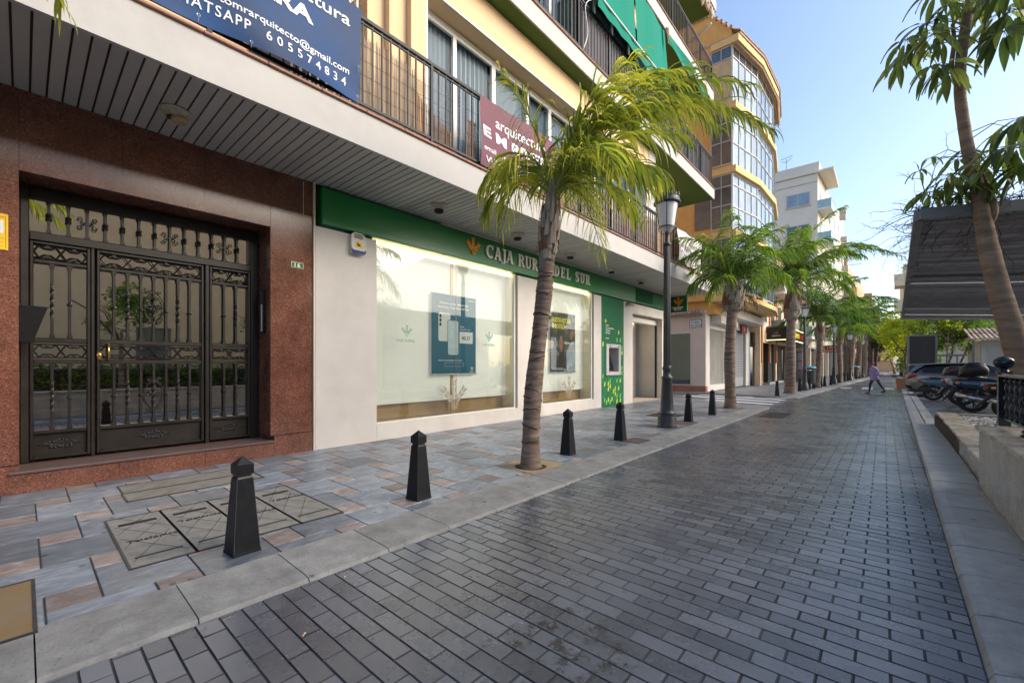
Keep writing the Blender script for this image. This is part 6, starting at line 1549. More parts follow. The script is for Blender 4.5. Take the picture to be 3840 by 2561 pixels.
# ------------------------------------------------------------------ motorbikes and scooters, rear towards the street
m_bk = pm('bike_black', (.014,.014,.016), .35, var=.2); m_eng = pm('engine_grey', (.12,.12,.125), .4, .6, var=.2); m_pl = pm('plate_pale', (.55,.57,.42), .5, var=.05)
m_seat = pm('seat_vinyl', (.015,.015,.016), .6, bump=.1); m_scr = glass('windscreen', (.75,.78,.80), .12, .02); m_amb = pm('amber_lamp', (.75,.30,.12), .2)
def bike(name, loc, rz, label, paint, paint2, topcase, screen, lamp, rimc, plate=True, scl=1.0, exh=m_chr, letters=None, tc_mat=None):
    """local: +x forward, rear axle at x=0"""
    t = thing(name, (0,0,0), label, 'motorbike', 'motorbikes parked side by side')
    for xw_, nm in ((0, 'rear'), (1.33, 'front')):
        m = MB(); m.smooth = True; m.lathe([(.20,-.055),(.255,-.062),(.285,-.035),(.292,0),(.285,.035),(.255,.062),(.20,.055)], (xw_,0,.292), 28, axis='y', cap=False); wh = m.build('wheel', m_tyre, t)
        m = MB(); m.lathe([(.205,-.04),(.19,-.03),(.19,.03),(.205,.04)], (xw_,0,.292), 28, axis='y', cap=False)
        for k in range(5):
            for q in (-.16,.16): a = 2*PI*k/5; m.tube([(xw_+.03*math.cos(a),0,.292+.03*math.sin(a)),(xw_+.195*math.cos(a+q),0,.292+.195*math.sin(a+q))], .013, 6)
        m.lathe([(.05,-.06),(.05,.06)], (xw_,0,.292), 12, axis='y'); m.build('rim', rimc, wh)
    m = MB(); m.smooth = True
    m.tube([(-.05,-.10,.30),(.15,-.10,.33),(.45,-.09,.36),(.62,-.05,.36)], [.05,.075,.09,.08], 12); m.tube([(.45,.08,.34),(.75,.05,.30),(.95,0,.28)], [.11,.12,.08], 12); m.build('engine', m_eng, t)
    m = MB(); m.smooth = True; m.tube([(.45,-.14,.26),(.25,-.17,.28),(.12,-.175,.31),(-.32,-.19,.44)], [.022,.03,.055,.06], 14); m.tube([(-.318,-.19,.439),(-.335,-.19,.446)], [.045,.04], 12); m.build('exhaust', exh, t)
    m = MB(); m.smooth = True; m.tube([(.0,-.07,.30),(.10,-.085,.55),(.14,-.085,.68)], .022, 8); m.tube([(.0,.07,.30),(.10,.085,.55),(.14,.085,.68)], .022, 8); m.build('shock', m_eng, t)
    # rear cowl
    m = MB(); m.smooth = True; secs = []
    for (x, w_, z0, z1) in ((-.42,.03,.74,.78),(-.34,.09,.68,.82),(-.1,.135,.60,.84),(.2,.16,.54,.82),(.5,.17,.42,.76),(.72,.15,.30,.62)):
        secs.append([(x, u*w_, z0+(z1-z0)*v) for (u, v) in ((-.7,0),(-1,.3),(-1,.7),(-.8,1),(.8,1),(1,.7),(1,.3),(.7,0))])
    loft(m, secs); m.build('tail_cowl', paint, t)
    m = MB(); m.smooth = True; secs = []
    for (x, w_, z0, z1) in ((-.22,.11,.83,.86),(0,.14,.82,.90),(.3,.15,.80,.86),(.6,.12,.74,.79)):
        secs.append([(x, u*w_, z0+(z1-z0)*v) for (u, v) in ((-.9,0),(-1,.6),(-.7,1),(.7,1),(1,.6),(.9,0))])
    loft(m, secs); m.build('seat', m_seat, t)
    # floorboard, leg shield, front fairing
    m = MB(); m.smooth = True; secs = []
    for (x, w_, z0, z1) in ((.60,.14,.28,.42),(.85,.17,.26,.36),(1.0,.20,.28,.62),(1.10,.21,.36,.86),(1.20,.17,.52,.98),(1.36,.10,.66,.90),(1.45,.03,.72,.80)):
        secs.append([(x, u*w_, z0+(z1-z0)*v) for (u, v) in ((-.8,0),(-1,.35),(-1,.75),(-.7,1),(.7,1),(1,.75),(1,.35),(.8,0))])
    loft(m, secs); m.build('front_fairing', paint2, t)
    m = MB(); m.smooth = True; m.tube([(1.33+.31*math.cos(a), 0, .292+.31*math.sin(a)) for a in (.3,.8,1.3,1.8,2.3,2.7)], [.03,.06,.07,.07,.06,.03], 8); m.build('mudguard', paint2, t)
    for s in (-1, 1):
        m = MB(); m.smooth = True; m.tube([(1.33,s*.085,.29),(1.22,s*.085,.62),(1.16,s*.06,.85)], .022, 8); m.build('fork', m_eng, t)
    m = MB(); m.smooth = True; m.tube([(-.20,0,.60),(-.34,0,.50),(-.46,0,.36),(-.55,0,.26)], [.05,.045,.035,.012], 6); m.build('rear_mudguard', m_bk, t)
    if plate:
        m = MB(); m.prism_on([(-.10,0),(.10,0),(.10,.18),(-.10,.18)], (-.49,0,.38), (0,1,0), (.5,0,.86), (-.86,0,.5), .006); m.build('number_plate', m_pl, t)
        m = MB(); 
        for k in range(3): m.prism_on([(-.08+k*.06,.1),(-.05+k*.06,.1),(-.05+k*.06,.15),(-.08+k*.06,.15)], (-.495,0,.383), (0,1,0), (.5,0,.86), (-.86,0,.5), .004); m.prism_on([(-.08+k*.06,.03),(-.05+k*.06,.03),(-.05+k*.06,.08),(-.08+k*.06,.08)], (-.495,0,.383), (0,1,0), (.5,0,.86), (-.86,0,.5), .004)
        m.build('plate_mark', m_dark, t)
    m = MB(); m.smooth = True; m.lathe([(.0,-.05),(.06,-.03),(.085,.02),(.075,.06),(.0,.07)], (-.37,0,.745), 12, cap=False, axis='x'); m.build('tail_light', lamp, t)
    for s in (-1, 1):
        m = MB(); m.smooth = True; m.lathe([(.0,-.03),(.035,-.01),(.03,.05),(.0,.06)], (-.28,s*.14,.73), 10, cap=False, axis='x'); m.build('indicator', m_amb, t)
    m = MB(); m.tube([(-.40,-.10,.86),(-.45,0,.87),(-.40,.10,.86),(-.1,.13,.84)], .013, 6, cap=False); m.tube([(-.40,-.10,.86),(-.1,-.13,.84)], .013, 6); m.build('grab_rail', m_rim, t)
    m = MB(); m.tube([(1.0,-.33,1.04),(1.1,-.2,1.02),(1.14,0,.98),(1.1,.2,1.02),(1.0,.33,1.04)], .014, 8); m.build('handlebar', m_eng, t)
    for s in (-1, 1):
        m = MB(); m.tube([(1.0,s*.34,1.04),(.93,s*.40,1.045)], .018, 8); m.build('grip', m_seat, t)
        m = MB(); m.smooth = True; m.tube([(1.1,s*.22,1.04),(1.13,s*.28,1.17),(1.09,s*.32,1.25)], .007, 5); m.lathe([(.0,-.012),(.05,-.012),(.062,0),(.05,.02),(.0,.03)], (1.09,s*.33,1.29), 12, cap=False, axis='x'); m.build('mirror', m_bk, t)
    m = MB(); m.smooth = True; m.lathe([(.0,-.06),(.08,-.04),(.10,.02),(.06,.05),(.0,.055)], (1.38,0,.84), 14, cap=False, axis='x'); m.build('headlight', m_rim, t)
    m = MB(); m.tube([(.5,.12,.3),(.42,.26,.02)], .012, 6); m.build('stand', m_eng, t)
    if topcase:
        m = MB(); m.smooth = True; secs = []; w_, h_, x0 = topcase
        for (x, a, b_) in ((0,.55,.35),(.05,.9,.75),(.15,1,.98),(.3,1,1),(.42,.95,.9),(.5,.6,.55)):
            secs.append([(x0+x, u*w_*a, .90+h_*.06+(h_*(.10 if v == 0 else 0))*(1-b_) + h_*b_*v) for (u, v) in ((-.8,0),(-1,.25),(-1,.7),(-.7,1),(.7,1),(1,.7),(1,.25),(.8,0))])
        loft(m, secs); tcb = m.build('top_case', tc_mat or m_bk, t)
        m = MB(); m.bbox(x0+.10, x0+.40, -w_*1.005, w_*1.005, .90+h_*.42, .90+h_*.45, .003); m.build('case_seam', m_dark, tcb)
    if screen:
        m = MB(); m.smooth = True; n = 6; b = 0
        for j in range(6):
            for i in range(n+1):
                u = (i/n-.5)*2; v = j/5; w_ = .19*(1-.35*v); m.v.append((1.22-.26*v-.05*u*u, u*w_, .95+.42*v))
        for j in range(5):
            for i in range(n): m.face([j*(n+1)+i, j*(n+1)+i+1, (j+1)*(n+1)+i+1, (j+1)*(n+1)+i])
        m.build('windscreen', m_scr, t)
    if letters: text_poly(letters, .12, (.12,-.172,.66), (1,0,0), (0,0,1), (0,-1,0), .003, m_rim, 'lettering', t, .003)
    t.location = loc; t.rotation_euler = (math.radians(-5), 0, rz); t.scale = (scl,)*3
    return t
p_sil = pm('paint_silver', (.52,.52,.51), .3, .4, var=.05, coat=.6); p_nav = pm('paint_navy', (.015,.04,.085), .2, .3, var=.1, coat=.8); p_sky = pm('paint_slate_blue', (.10,.17,.25), .25, .3, var=.1, coat=.6)
m_tc = pm('case_burgundy', (.05,.022,.025), .25, coat=.5)
bike('motorbike', (1.42,23.0,0), math.radians(4), 'slate blue motorbike with pale alloy wheels, beside the grey car', p_sky, p_sil, None, False, m_red, pm('rim_pale', (.5,.5,.48), .3, .4), False, 1.0, m_bk)
bike('scooter', (1.95,20.6,0), math.radians(7), 'silver scooter with a red tail light and a burgundy top case', p_sil, p_sil, (.2,.27,-.38), False, m_red, m_iron, True, 1.12, m_bk, tc_mat=m_tc)
bike('scooter', (1.92,18.0,0), math.radians(3), 'navy scooter with a big black top case, tall windscreen and chrome exhaust', p_nav, p_nav, (.25,.33,-.22), True, pm('clear_lamp', (.45,.43,.42), .15), m_iron, True, 1.14, m_chr, 'XK')
bike('motorbike', (2.35,16.1,0), math.radians(0), 'black motorbike closest to the low pebble planter', m_bk, m_bk, None, False, m_red, m_iron, False, 1.05, m_chr)

# ------------------------------------------------------------------ the walker
def person(loc, label, hgt, face):
    me = bpy.data.meshes.new('body'); V = [
     (0,0,.50),(0,.0,.60),(.0,.03,.72),(.0,.06,.81),(.0,.075,.855),(.0,.09,.90),(0,.10,.955),            # 0-6 pelvis spine neck head
     (-.055,-.02,.485),(-.065,-.10,.29),(-.065,-.24,.11),(-.065,-.19,.055),                     # 7-10 left leg behind
     (.055,.02,.485),(.065,.10,.27),(.06,.12,.06),(.06,.19,.022),                              # 11-14 right leg ahead
     (-.11,.05,.80),(-.155,.0,.65),(-.13,.06,.53),(.11,.06,.80),(.165,.02,.655),(.12,.14,.60)]
    V = [(a*hgt, b*hgt, c*hgt) for a, b, c in V]
    E = [(0,1),(1,2),(2,3),(3,4),(4,5),(5,6),(0,7),(7,8),(8,9),(9,10),(0,11),(11,12),(12,13),(13,14),(3,15),(15,16),(16,17),(3,18),(18,19),(19,20)]
    me.from_pydata(V, E, []); o = bpy.data.objects.new('person_body', me); COL.objects.link(o)
    md = o.modifiers.new('Skin', 'SKIN'); rad = [.075,.08,.09,.075,.032,.05,.045,.062,.038,.026,.02,.062,.040,.026,.02,.042,.030,.022,.042,.030,.022]
    for i, r in enumerate(rad): me.skin_vertices[0].data[i].radius = (r*hgt, r*hgt*.85)
    me.skin_vertices[0].data[0].use_root = True
    ms = o.modifiers.new('Sub', 'SUBSURF'); ms.levels = 2; ms.render_levels = 2
    dg = bpy.context.evaluated_depsgraph_get(); dg.update(); m2 = bpy.data.meshes.new_from_object(o.evaluated_get(dg)); bpy.data.objects.remove(o)
    for q in m2.polygons: q.use_smooth = True
    b = bpy.data.objects.new('body', m2); COL.objects.link(b)
    skin = pm('skin', (.42,.24,.17), .55, var=.05); m2.materials.clear(); 
    for mm in (skin, pm('jacket_lilac', (.36,.27,.52), .8, var=.12, scale=14, bump=.2), pm('trousers_plum', (.055,.022,.06), .8, var=.15, scale=14), pm('shoe_plum', (.09,.03,.05), .6)): m2.materials.append(mm)
    for q in m2.polygons:
        c = q.center/hgt
        if c.z > .845 : q.material_index = 0
        elif c.z > .475 or abs(c.x) > .10: q.material_index = 1
        elif c.z > .055: q.material_index = 2
        else: q.material_index = 3
    t = thing('person', loc, label, 'person'); b.parent = t
    def P(a, b_, c): return (a*hgt, b_*hgt, c*hgt)
    off = Vector(loc)
    def bld(m, n, mt): 
        m.v = [tuple(Vector(p)*1.0+off) for p in m.v]; return m.build(n, mt, t)
    m = MB(); m.smooth = True; m.lathe([(.0,.03),(.045,.028),(.058,.0),(.056,-.035),(.04,-.05)], (0,0,0), 14, cap=False); m.v = [((x)*hgt,(y*1.05+.088)*hgt,(z+.955)*hgt) for x,y,z in m.v]; bld(m, 'hair', pm('hair_brown', (.10,.045,.03), .6, var=.3, scale=30))
    m = MB(); m.smooth = True; m.lathe([(.095,-.06),(.125,.0),(.118,.10),(.112,.22),(.10,.30),(.055,.365),(.035,.375)], (0,0,0), 18, cap=False); m.v = [(x*hgt,(y*.82+.015+.17*max(0,z))*hgt,(z+.475)*hgt) for x,y,z in m.v]; bld(m, 'jacket', MATS['jacket_lilac'])
    m = MB(); m.smooth = True
    for s in (-1,1): m.lathe([(.0,-.004),(.006,0),(.0,.004)], (s*.018*hgt,(.138)*hgt,.925*hgt), 8, cap=False)
    bld(m, 'eye', m_dark)
    m = MB(); m.tube([P(0,.13,.925),P(0,.152,.905),P(0,.135,.90)], [.006,.010,.004], 6); bld(m, 'nose', skin)
    for (cx_, cy_, cz_, dx_) in ((-.13,.06,.53,-1),(.12,.14,.60,1)):      # hands
        m = MB(); m.smooth = True; m.tube([P(cx_,cy_,cz_),P(cx_,cy_+.02,cz_-.035)], [.03,.036], 8)
        for k in range(4): m.tube([P(cx_+(k-1.5)*.011,cy_+.02,cz_-.04),P(cx_+(k-1.5)*.012,cy_+.035,cz_-.065),P(cx_+(k-1.5)*.012,cy_+.03,cz_-.085-.004*(k in (1,2)))], [.0095,.009,.007], 6)
        m.tube([P(cx_-dx_*.02,cy_+.01,cz_-.02),P(cx_-dx_*.036,cy_+.03,cz_-.04),P(cx_-dx_*.034,cy_+.04,cz_-.058)], [.011,.010,.008], 6); bld(m, 'hand', skin)
    for (cx_, cy_, cz_, an) in ((-.065,-.205,.055,-.5),(.06,.17,.012,0)):
        m = MB(); m.smooth = True; m.tube([P(cx_,cy_-.055,cz_+.01),P(cx_,cy_,cz_+.014),P(cx_,cy_+.05,cz_+.006),P(cx_,cy_+.075,cz_+.002)], [.035,.045,.045,.02], 8); bld(m, 'shoe', MATS['shoe_plum'])
    t.rotation_euler = (0,0,face); return t
person((-.33,27.2,-.03), 'person in a lilac jacket and plum trousers striding across the street', 1.55, math.radians(125))
# ------------------------------------------------------------------ pergola roof over the plaza, with dry vines
m_perg = pm('pergola_grey', (.085,.08,.075), .6, var=.15, scale=4); m_pbeam = pm('pergola_beam', (.20,.205,.21), .55, var=.1)
PZ = 3.45
def RF(r, d): th = math.radians(41.0844); return (-math.sin(th)*d+math.cos(th)*r, math.cos(th)*d+math.sin(th)*r)
A0, A1 = Vector((*RF(5.72,6.0),PZ)), Vector((*RF(9.6,4.7),PZ)); B0, B1 = Vector((*RF(17.3,18.9),PZ)), Vector((*RF(27.5,19.6),PZ))
t = thing('pergola', (1, 14, 3.4), 'large grey slatted pergola roof over the plaza on the right, tangled with dry vines', 'pergola')
m = MB(); n = 62
def pq(u, v): return A0.lerp(A1, u).lerp(B0.lerp(B1, u), v)
for k in range(n):
    v = (k+.5)/n; a, b = pq(0, v), pq(1, v); dv = (pq(0, min(1, v+.5/n))-pq(0, max(0, v-.5/n))); w_ = dv*.43
    gap = .56 if v < .14 else (.72 if v < .30 else .94)
    w_ = w_*gap; up = Vector((0,0,.012)); lo = Vector((0,0,-.05))*(.7 if v < .5 else .25)
    m.poly([a-w_+up, b-w_+up, b+w_+lo, a+w_+lo], R_.random())
    m.poly([a+w_+lo, b+w_+lo, b+w_+lo-Vector((0,0,.012)), a+w_+lo-Vector((0,0,.012))], R_.random())
m.build('slats', pm('pergola_slat', (.27,.27,.28), .5, var=.25, scale=2, rndv=.35), t)
m = MB()
for (p, q) in ((A0, A1), (A0, B0), (B0, B1)):
    d = (q-p).normalized(); s_ = Vector((-d.y, d.x, 0))*.05
    b = len(m.v); 
    for pt in (p, q):
        for (sx, z) in ((-1,-.06),(1,-.06),(1,.09),(-1,.09)): m.v.append(tuple(pt+s_*sx+Vector((0,0,z))))
    for k in range(4): m.face([b+k, b+(k+1)%4, b+4+(k+1)%4, b+4+k])
    m.face([b,b+3,b+2,b+1]); m.face([b+4,b+5,b+6,b+7])
m.build('edge_beam', m_pbeam, t)
m = MB()
for v in (.36, .72, .86):
    a, b = pq(0,v), pq(1,v); 
    for z in (-.08,): m.tube([a+Vector((0,0,z)), b+Vector((0,0,z))], .03, 6)
m.build('cross_beam', m_pbeam, t)
for (x, y) in ((3.75, 24.8), (2.75, 14.6), (7.2, 24.0), (5.5, 12.2)):
    m = MB(); m.box(x-.07, x+.07, y-.07, y+.07, 0, PZ-.06); m.build('post', m_pbeam, t)
m = MB()    # scrolled iron frieze hanging under the roof
vf = .30; a, b = pq(0,vf), pq(1,vf)
for k in range(110):
    c = a.lerp(b, k/110); d = (b-a).normalized()
    m.tube([c+d*.04*math.cos(q*.7)*(1-q/12)+Vector((0,0,-.10+.05*math.sin(q*.7)*(1-q/12))) for q in range(10)], .006, 3, cap=False)
m.tube([a+Vector((0,0,-.04)), b+Vector((0,0,-.04))], .012, 5); m.tube([a+Vector((0,0,-.16)), b+Vector((0,0,-.16))], .008, 5); m.build('frieze', m_iron, t)
# dry vine
m_vine = pm('dry_vine', (.055,.04,.035), .9, var=.4, scale=20)
t = thing('dry_vine', (1, 9, 3.5), 'tangled leafless vine sprawling over the near edge of the pergola', 'vine'); m = MB(); rg = random.Random(77)
def twig(p, d, L, r, lvl):
    pts = [p.copy()]; q = p.copy(); n = max(4, int(L/.09)); dd = d.copy()
    for i in range(n):
        dd = (dd + Vector((rg.gauss(0,.28), rg.gauss(0,.28), rg.gauss(-.02,.22)))).normalized(); q = q + dd*(L/n); pts.append(q.copy())
        if lvl < 2 and rg.random() < .34: twig(q, (dd+Vector((rg.gauss(0,.7), rg.gauss(0,.7), rg.gauss(.05,.6)))).normalized(), L*rg.uniform(.3,.6), r*.6, lvl+1)
    m.tube(pts, [r*(1-i/len(pts)*.7) for i in range(len(pts))], 4 if r > .006 else 3, cap=False, r=rg.random())
for k in range(420):
    u = rg.random()**1.1; v = abs(rg.gauss(0,.06)); p = pq(u*.9, min(.7, v))+Vector((rg.uniform(-.1,.1), rg.uniform(-.1,.1), rg.uniform(-.08,.30)))
    twig(p, Vector((rg.uniform(-1,1), rg.uniform(-.8,.8), rg.uniform(-.2,.4))).normalized(), rg.uniform(.25,.85), rg.uniform(.003,.010), 0)
for k in range(70):
    p = pq(rg.uniform(-.02,.04), rg.uniform(0,.3))+Vector((0,0,rg.uniform(-.05,.15))); twig(p, Vector((rg.uniform(-1,-.2), rg.uniform(-.5,.5), rg.uniform(-.5,.6))).normalized(), rg.uniform(.12,.38), .004, 1)
for k in range(12):
    p = pq(rg.uniform(0,.8), rg.uniform(.1,.5))+Vector((0,0,-.06)); twig(p, Vector((rg.uniform(-.6,.6), rg.uniform(-.4,.4), rg.uniform(-.6,-.1))).normalized(), rg.uniform(.3,.8), .005, 1)
m.build('stems', m_vine, t)

# ------------------------------------------------------------------ kiosk, cabinet, shelter on the plaza
m_tile = pm('roof_tile', (.42,.27,.20), .8, var=.35, scale=9, rndv=.3, col2=(.52,.40,.32), dirt=.4); m_kw = pm('kiosk_white', (.66,.64,.60), .6, var=.05, dirt=.1); m_kiosk = m_kw
t = thing('kiosk', (5.6, 33, 0), 'white kiosk with roller shutters and a clay tile roof behind the pergola', 'kiosk')
m = MB(); m.box(3.75, 9.5, 32.0, 37, 0, 2.62); m.build('wall', m_kw, t)
def tiles(m, x0, x1, y0, y1, z0, z1, p=.22, axis='x', rad=.075):
    """rows of half-round tiles running up the slope from y0 to y1"""
    k = 0; x = x0
    while x < x1:
        n = 5
        for (ya, yb, q) in ((y0, y0+(y1-y0)*.5, 0), (y0+(y1-y0)*.48, y1, 1)):
            za = z0+(z1-z0)*(ya-y0)/(y1-y0)+.02*q; zb_ = z0+(z1-z0)*(yb-y0)/(y1-y0); b = len(m.v)
            for (yy, zz, rr) in ((ya, za, rad*1.1), (yb, zb_, rad*.9)):
                for i in range(n+1):
                    a = PI*i/n; m.v.append((x+rr*math.cos(a), yy, zz+rr*math.sin(a)*.9))
            r = R_.random()
            for i in range(n): m.face([b+i, b+i+1, b+n+2+i, b+n+1+i], r)
            m.face([b+i for i in range(n+1)], r*.3)
        x += p; k += 1
m = MB(); m.poly([(3.3,31.4,2.66),(9.6,31.4,2.66),(9.6,34.5,3.34),(3.9,34.5,3.34)]); tiles(m, 3.35, 9.5, 31.35, 34.4, 2.66, 3.35, .17, rad=.05); m.poly([(3.3,31.4,2.66),(3.9,34.5,3.34),(3.9,38,3.34),(3.3,38,2.66)]); m.build('roof', m_tile, t)
for (x0, x1) in ((3.95, 5.5), (5.7, 7.3)):
    m = MB()
    for k in range(36): m.box(x0, x1, 31.97, 31.985+.01*(k%2), .25+k*.06, .25+k*.06+.055)
    m.build('shutter', pm('shutter_white', (.60,.59,.55), .5, var=.03), t)
m = MB(); m.box(3.72,3.745,32.3,36.5,.3,2.4)
m.build('side_shutter', MATS['shutter_white'], t)
m = MB(); 
for x in (3.4, 5.6): m.box(x-.04, x+.04, 31.5, 31.58, 0, 2.62)
m.build('post', m_pbeam, t)
t = thing('louvred_cabinet', (1.5, 30.5, 0), 'tall dark grey louvred service cabinet behind the parked car', 'cabinet')
m = MB(); m.box(.92, .99, 30, 31, 0, 2.9); m.box(1.93, 2.01, 30, 31, 0, 2.9); m.box(.99, 1.93, 30, 31, 2.83, 2.9); m.build('frame', m_pbeam, t)
m = MB(); m.box(.99, 1.93, 30.06, 30.9, 0, 2.82); m.build('body', m_gap, t); m = MB()
for k in range(70): m.box(.992, 1.928, 30.03, 30.055, .02+k*.04, .045+k*.04)
m.build('louvre', m_perg, t)
t = thing('flat_canopy', (2.6, 31, 0), 'low flat grey canopy on thin posts right of the louvred cabinet', 'canopy')
m = MB(); m.box(2.02, 3.1, 30.5, 31.6, 1.82, 1.9); m.build('canopy_top', m_pbeam, t)
for x in (2.15, 2.5, 2.75):
    m = MB(); m.box(x-.025, x+.025, 30.6, 30.65, 0, 1.82); m.build('post', m_pbeam, t)
t = thing('terracotta_planter', (.95, 33.3, 0), 'square terracotta planter box at the kerb behind the grey car', 'planter')
m = MB(); m.frust(.75,33.2,0,.62,.20,.26); m.build('box', pm('terracotta', (.50,.24,.12), .8, var=.15), t)

# ------------------------------------------------------------------ leafy trees
def leafy(name, loc, label, crown, mat, trunks, seed, n=2600, s=.13, group=None, bark=None):
    rg = random.Random(seed); x, y = loc; t = thing(name, (x,y,0), label, 'tree', group)
    m = MB(); m.smooth = True
    for (x0,y0,x1,y1,z1,r) in trunks:
        mx_, my_ = (x0+x1)/2+rg.uniform(-.2,.2), (y0+y1)/2; m.tube([(x0,y0,0),(x0*.7+mx_*.3,y0,z1*.3),(mx_,my_,z1*.6),(x1,y1,z1)], [r*1.3,r,r*.8,r*.5], 9)
        for k in range(5):
            a = rg.uniform(0,6.28); m.tube([(mx_*.4+x1*.6,my_*.4+y1*.6,z1*.8),(x1+math.cos(a)*.8,y1+math.sin(a)*.8,z1+.7),(x1+math.cos(a)*1.4,y1+math.sin(a)*1.4,z1+1.1)], [r*.5,r*.3,.01], 6)
    m.build('trunk', bark or m_umb, t)
    m = MB(); cl = []
    for (cx_,cy_,cz_,rx,rz) in crown:
        for k in range(int(16*rx*rx)+6):
            a = rg.uniform(0,6.28); e = rg.uniform(-.6,1.4); q = rg.uniform(.55,1.05); cl.append((cx_+rx*q*math.cos(a)*math.cos(e), cy_+rx*q*math.sin(a)*math.cos(e), cz_+rz*q*math.sin(e), rg.uniform(.22,.5)*min(1.2, rx)))
    per = max(8, n//len(cl))
    for (cx_,cy_,cz_,rr) in cl:
        br = rg.random()*.6
        for k in range(per):
            u = Vector((rg.gauss(0,1), rg.gauss(0,1), rg.gauss(0,.7))); u = u.normalized()*rr*rg.uniform(.3,1.1); c = Vector((cx_,cy_,cz_))+u
            d = Vector((rg.gauss(0,1), rg.gauss(0,1), rg.gauss(-.3,.6))).normalized(); w_ = d.orthogonal().normalized(); w_ = (w_*math.cos(k)+d.cross(w_)*math.sin(k)); l = s*rg.uniform(.7,1.4)
            m.poly([c-d*l*.5, c+w_*l*.26, c+d*l*.5, c-w_*l*.26], br+rg.random()*.4)
    m.build('crown', mat, t); return t
m_ly = leafmat('leaf_yellowgreen', (.12,.20,.02), (.34,.42,.03), (.70,.62,.05), .5, .55); m_lm = leafmat('leaf_mid', (.05,.12,.02), (.12,.22,.03), (.30,.38,.05), .5, .5); m_ld = leafmat('leaf_darkgreen', (.012,.035,.01), (.025,.065,.015), (.06,.12,.02), .5, .35)
leafy('leafy_tree', (1.1,39), 'yellow-green sunlit tree overhanging the kerb left of the louvred cabinet', [(.8,38.5,3.6,1.3,1.2),(2.0,38,4.2,1.4,1.1),(.5,39,2.5,.9,1.0)], m_ly, [(1.3,38.5,1.1,38.5,2.6,.10)], 1, 6500, .15, 'plaza trees')
leafy('leafy_tree', (3.1,36), 'mid-green tree with bare slanting pale stems behind the louvred cabinet', [(2.6,36,3.9,1.3,1.1),(3.8,36.4,4.0,1.5,1.1),(3.2,36,2.6,1.2,.8)], m_lm, [(2.5,35.5,3.1,35.8,3.2,.06),(3.0,35.5,3.9,35.8,3.4,.055),(2.2,35.5,2.3,35.6,2.6,.05)], 2, 6500, .15, 'plaza trees')
leafy('small_tree', (2.75,34.4), 'small bright yellow-leaved sapling standing before the mid-green tree', [(2.75,34.4,3.6,.5,.4)], m_ly, [(2.65,34.4,2.75,34.4,3.3,.035)], 9, 900, .13)
leafy('leafy_tree', (6.6,42), 'broad dark evergreen tree filling the gap under the pergola above the kiosk roof', [(5.6,41,4.1,2.0,1.8),(8.2,42,4.4,2.4,1.9),(11,43,4.5,2.5,2)], m_ld, [(6.6,42,6.4,42,3,.2)], 3, 9000, .17, 'plaza trees')
leafy('leafy_tree', (1.9,48), 'rounded tree farther along on the right, behind the sunlit yellow one', [(1.9,48,3.6,1.6,1.4),(2.4,46,2.2,1.0,1.2)], m_lm, [(1.9,48,1.9,48,2.5,.12)], 4, 3600, .17, 'street trees on the right')
leafy('leafy_tree', (1.7,58), 'dense dark tree on the right half way to the end of the street', [(1.2,58,4.0,1.7,1.6),(2.6,57,3.2,1.5,1.6)], m_ly, [(1.9,58,1.9,58,2.5,.14)], 5, 3600, .2, 'street trees on the right')
leafy('leafy_tree', (1.6,72), 'dark tree closing the view on the right beyond the half-way tree', [(.8,72,4.2,2.2,1.9),(2.6,71,4.4,2,2)], m_ld, [(1.6,72,1.6,72,2.5,.16)], 6, 3600, .25, 'street trees on the right')
leafy('leafy_tree', (-.4,92), 'dark green tree arching over the very end of the street', [(-.6,92,4.6,2.8,2.2),(1.8,93,5.0,2.6,2.4)], m_ld, [(1.3,92,.6,92,3.2,.16)], 7, 4200, .3, 'street trees on the right')
leafy('leafy_shrub', (1.3,44.5), 'leafy shrub at the kerb under the yellow-green tree', [(1.35,44.5,.9,.7,.8),(1.3,43.5,1.6,.6,.7)], m_lm, [(1.3,44.5,1.3,44.5,.8,.04)], 8, 1500, .15)

# ------------------------------------------------------------------ corner building beyond the side street
m_yel = pm('ochre_render', (.66,.36,.11), .85, var=.10, scale=2.2, bump=.35, bscale=26, dirt=.10); m_yb = pm('pale_ochre_band', (.72,.48,.20), .8, var=.06, dirt=.12)
m_pinkw = pm('shop_stucco', (.68,.57,.49), .8, var=.06, scale=1.2, dirt=.12); m_shw = pm('shop_white', (.66,.63,.59), .7, var=.04, dirt=.12); m_winw = pm('window_white', (.50,.49,.47), .45, var=.04)
m_gal = pm('gallery_glass', (.20,.27,.34), .10, var=.25, scale=1.3, spec=.9, rndv=.2); m_gald = pm('gallery_dark', (.10,.10,.105), .12, var=.25, spec=.8); m_galu = pm('gallery_dark_blue', (.07,.10,.14), .1, var=.2, spec=.8)
cb = thing('corner_building', (-8, 27, 0), 'ochre yellow corner building with curved glazed galleries and a tiled eave beyond the side street', 'building')
OUT = [(-5.62,22.95),(-5.08,25.7),(-4.98,29.3),(-5.42,32.6)]
m = MB()
m.box(-16, -6.5, 23.2, 32.6, 4.0, 17.4); m.box(-16, -5.66, 22.95, 23.19, 4.66, 17.9)
m.build('upper_wall', m_yel, cb)
FL = [4.66, 7.80, 10.95, 14.10, 17.25]
# side wall gable rising to the tiled roof
m = MB(); m.prism_on([(-16,17.9),(-5.66,17.9),(-6.6,19.1),(-9.5,19.6),(-16,20)], (0,22.95,0), (1,0,0), (0,0,1), (0,1,0), .3); m.build('gable', m_yel, cb)
for k, z in enumerate(FL):
    h = .32 if k else .24; e = .17 if k < 4 else .30
    poly = [(-6.6,22.93-e*.3)] + [(x+e, y-(e*.4 if i == 0 else 0)) for i, (x, y) in enumerate(OUT)] + [(-6.6,32.62)]
    m = MB(); m.prism(poly, z-.10, z+h-.10); m.build('floor_band', m_yb, cb)
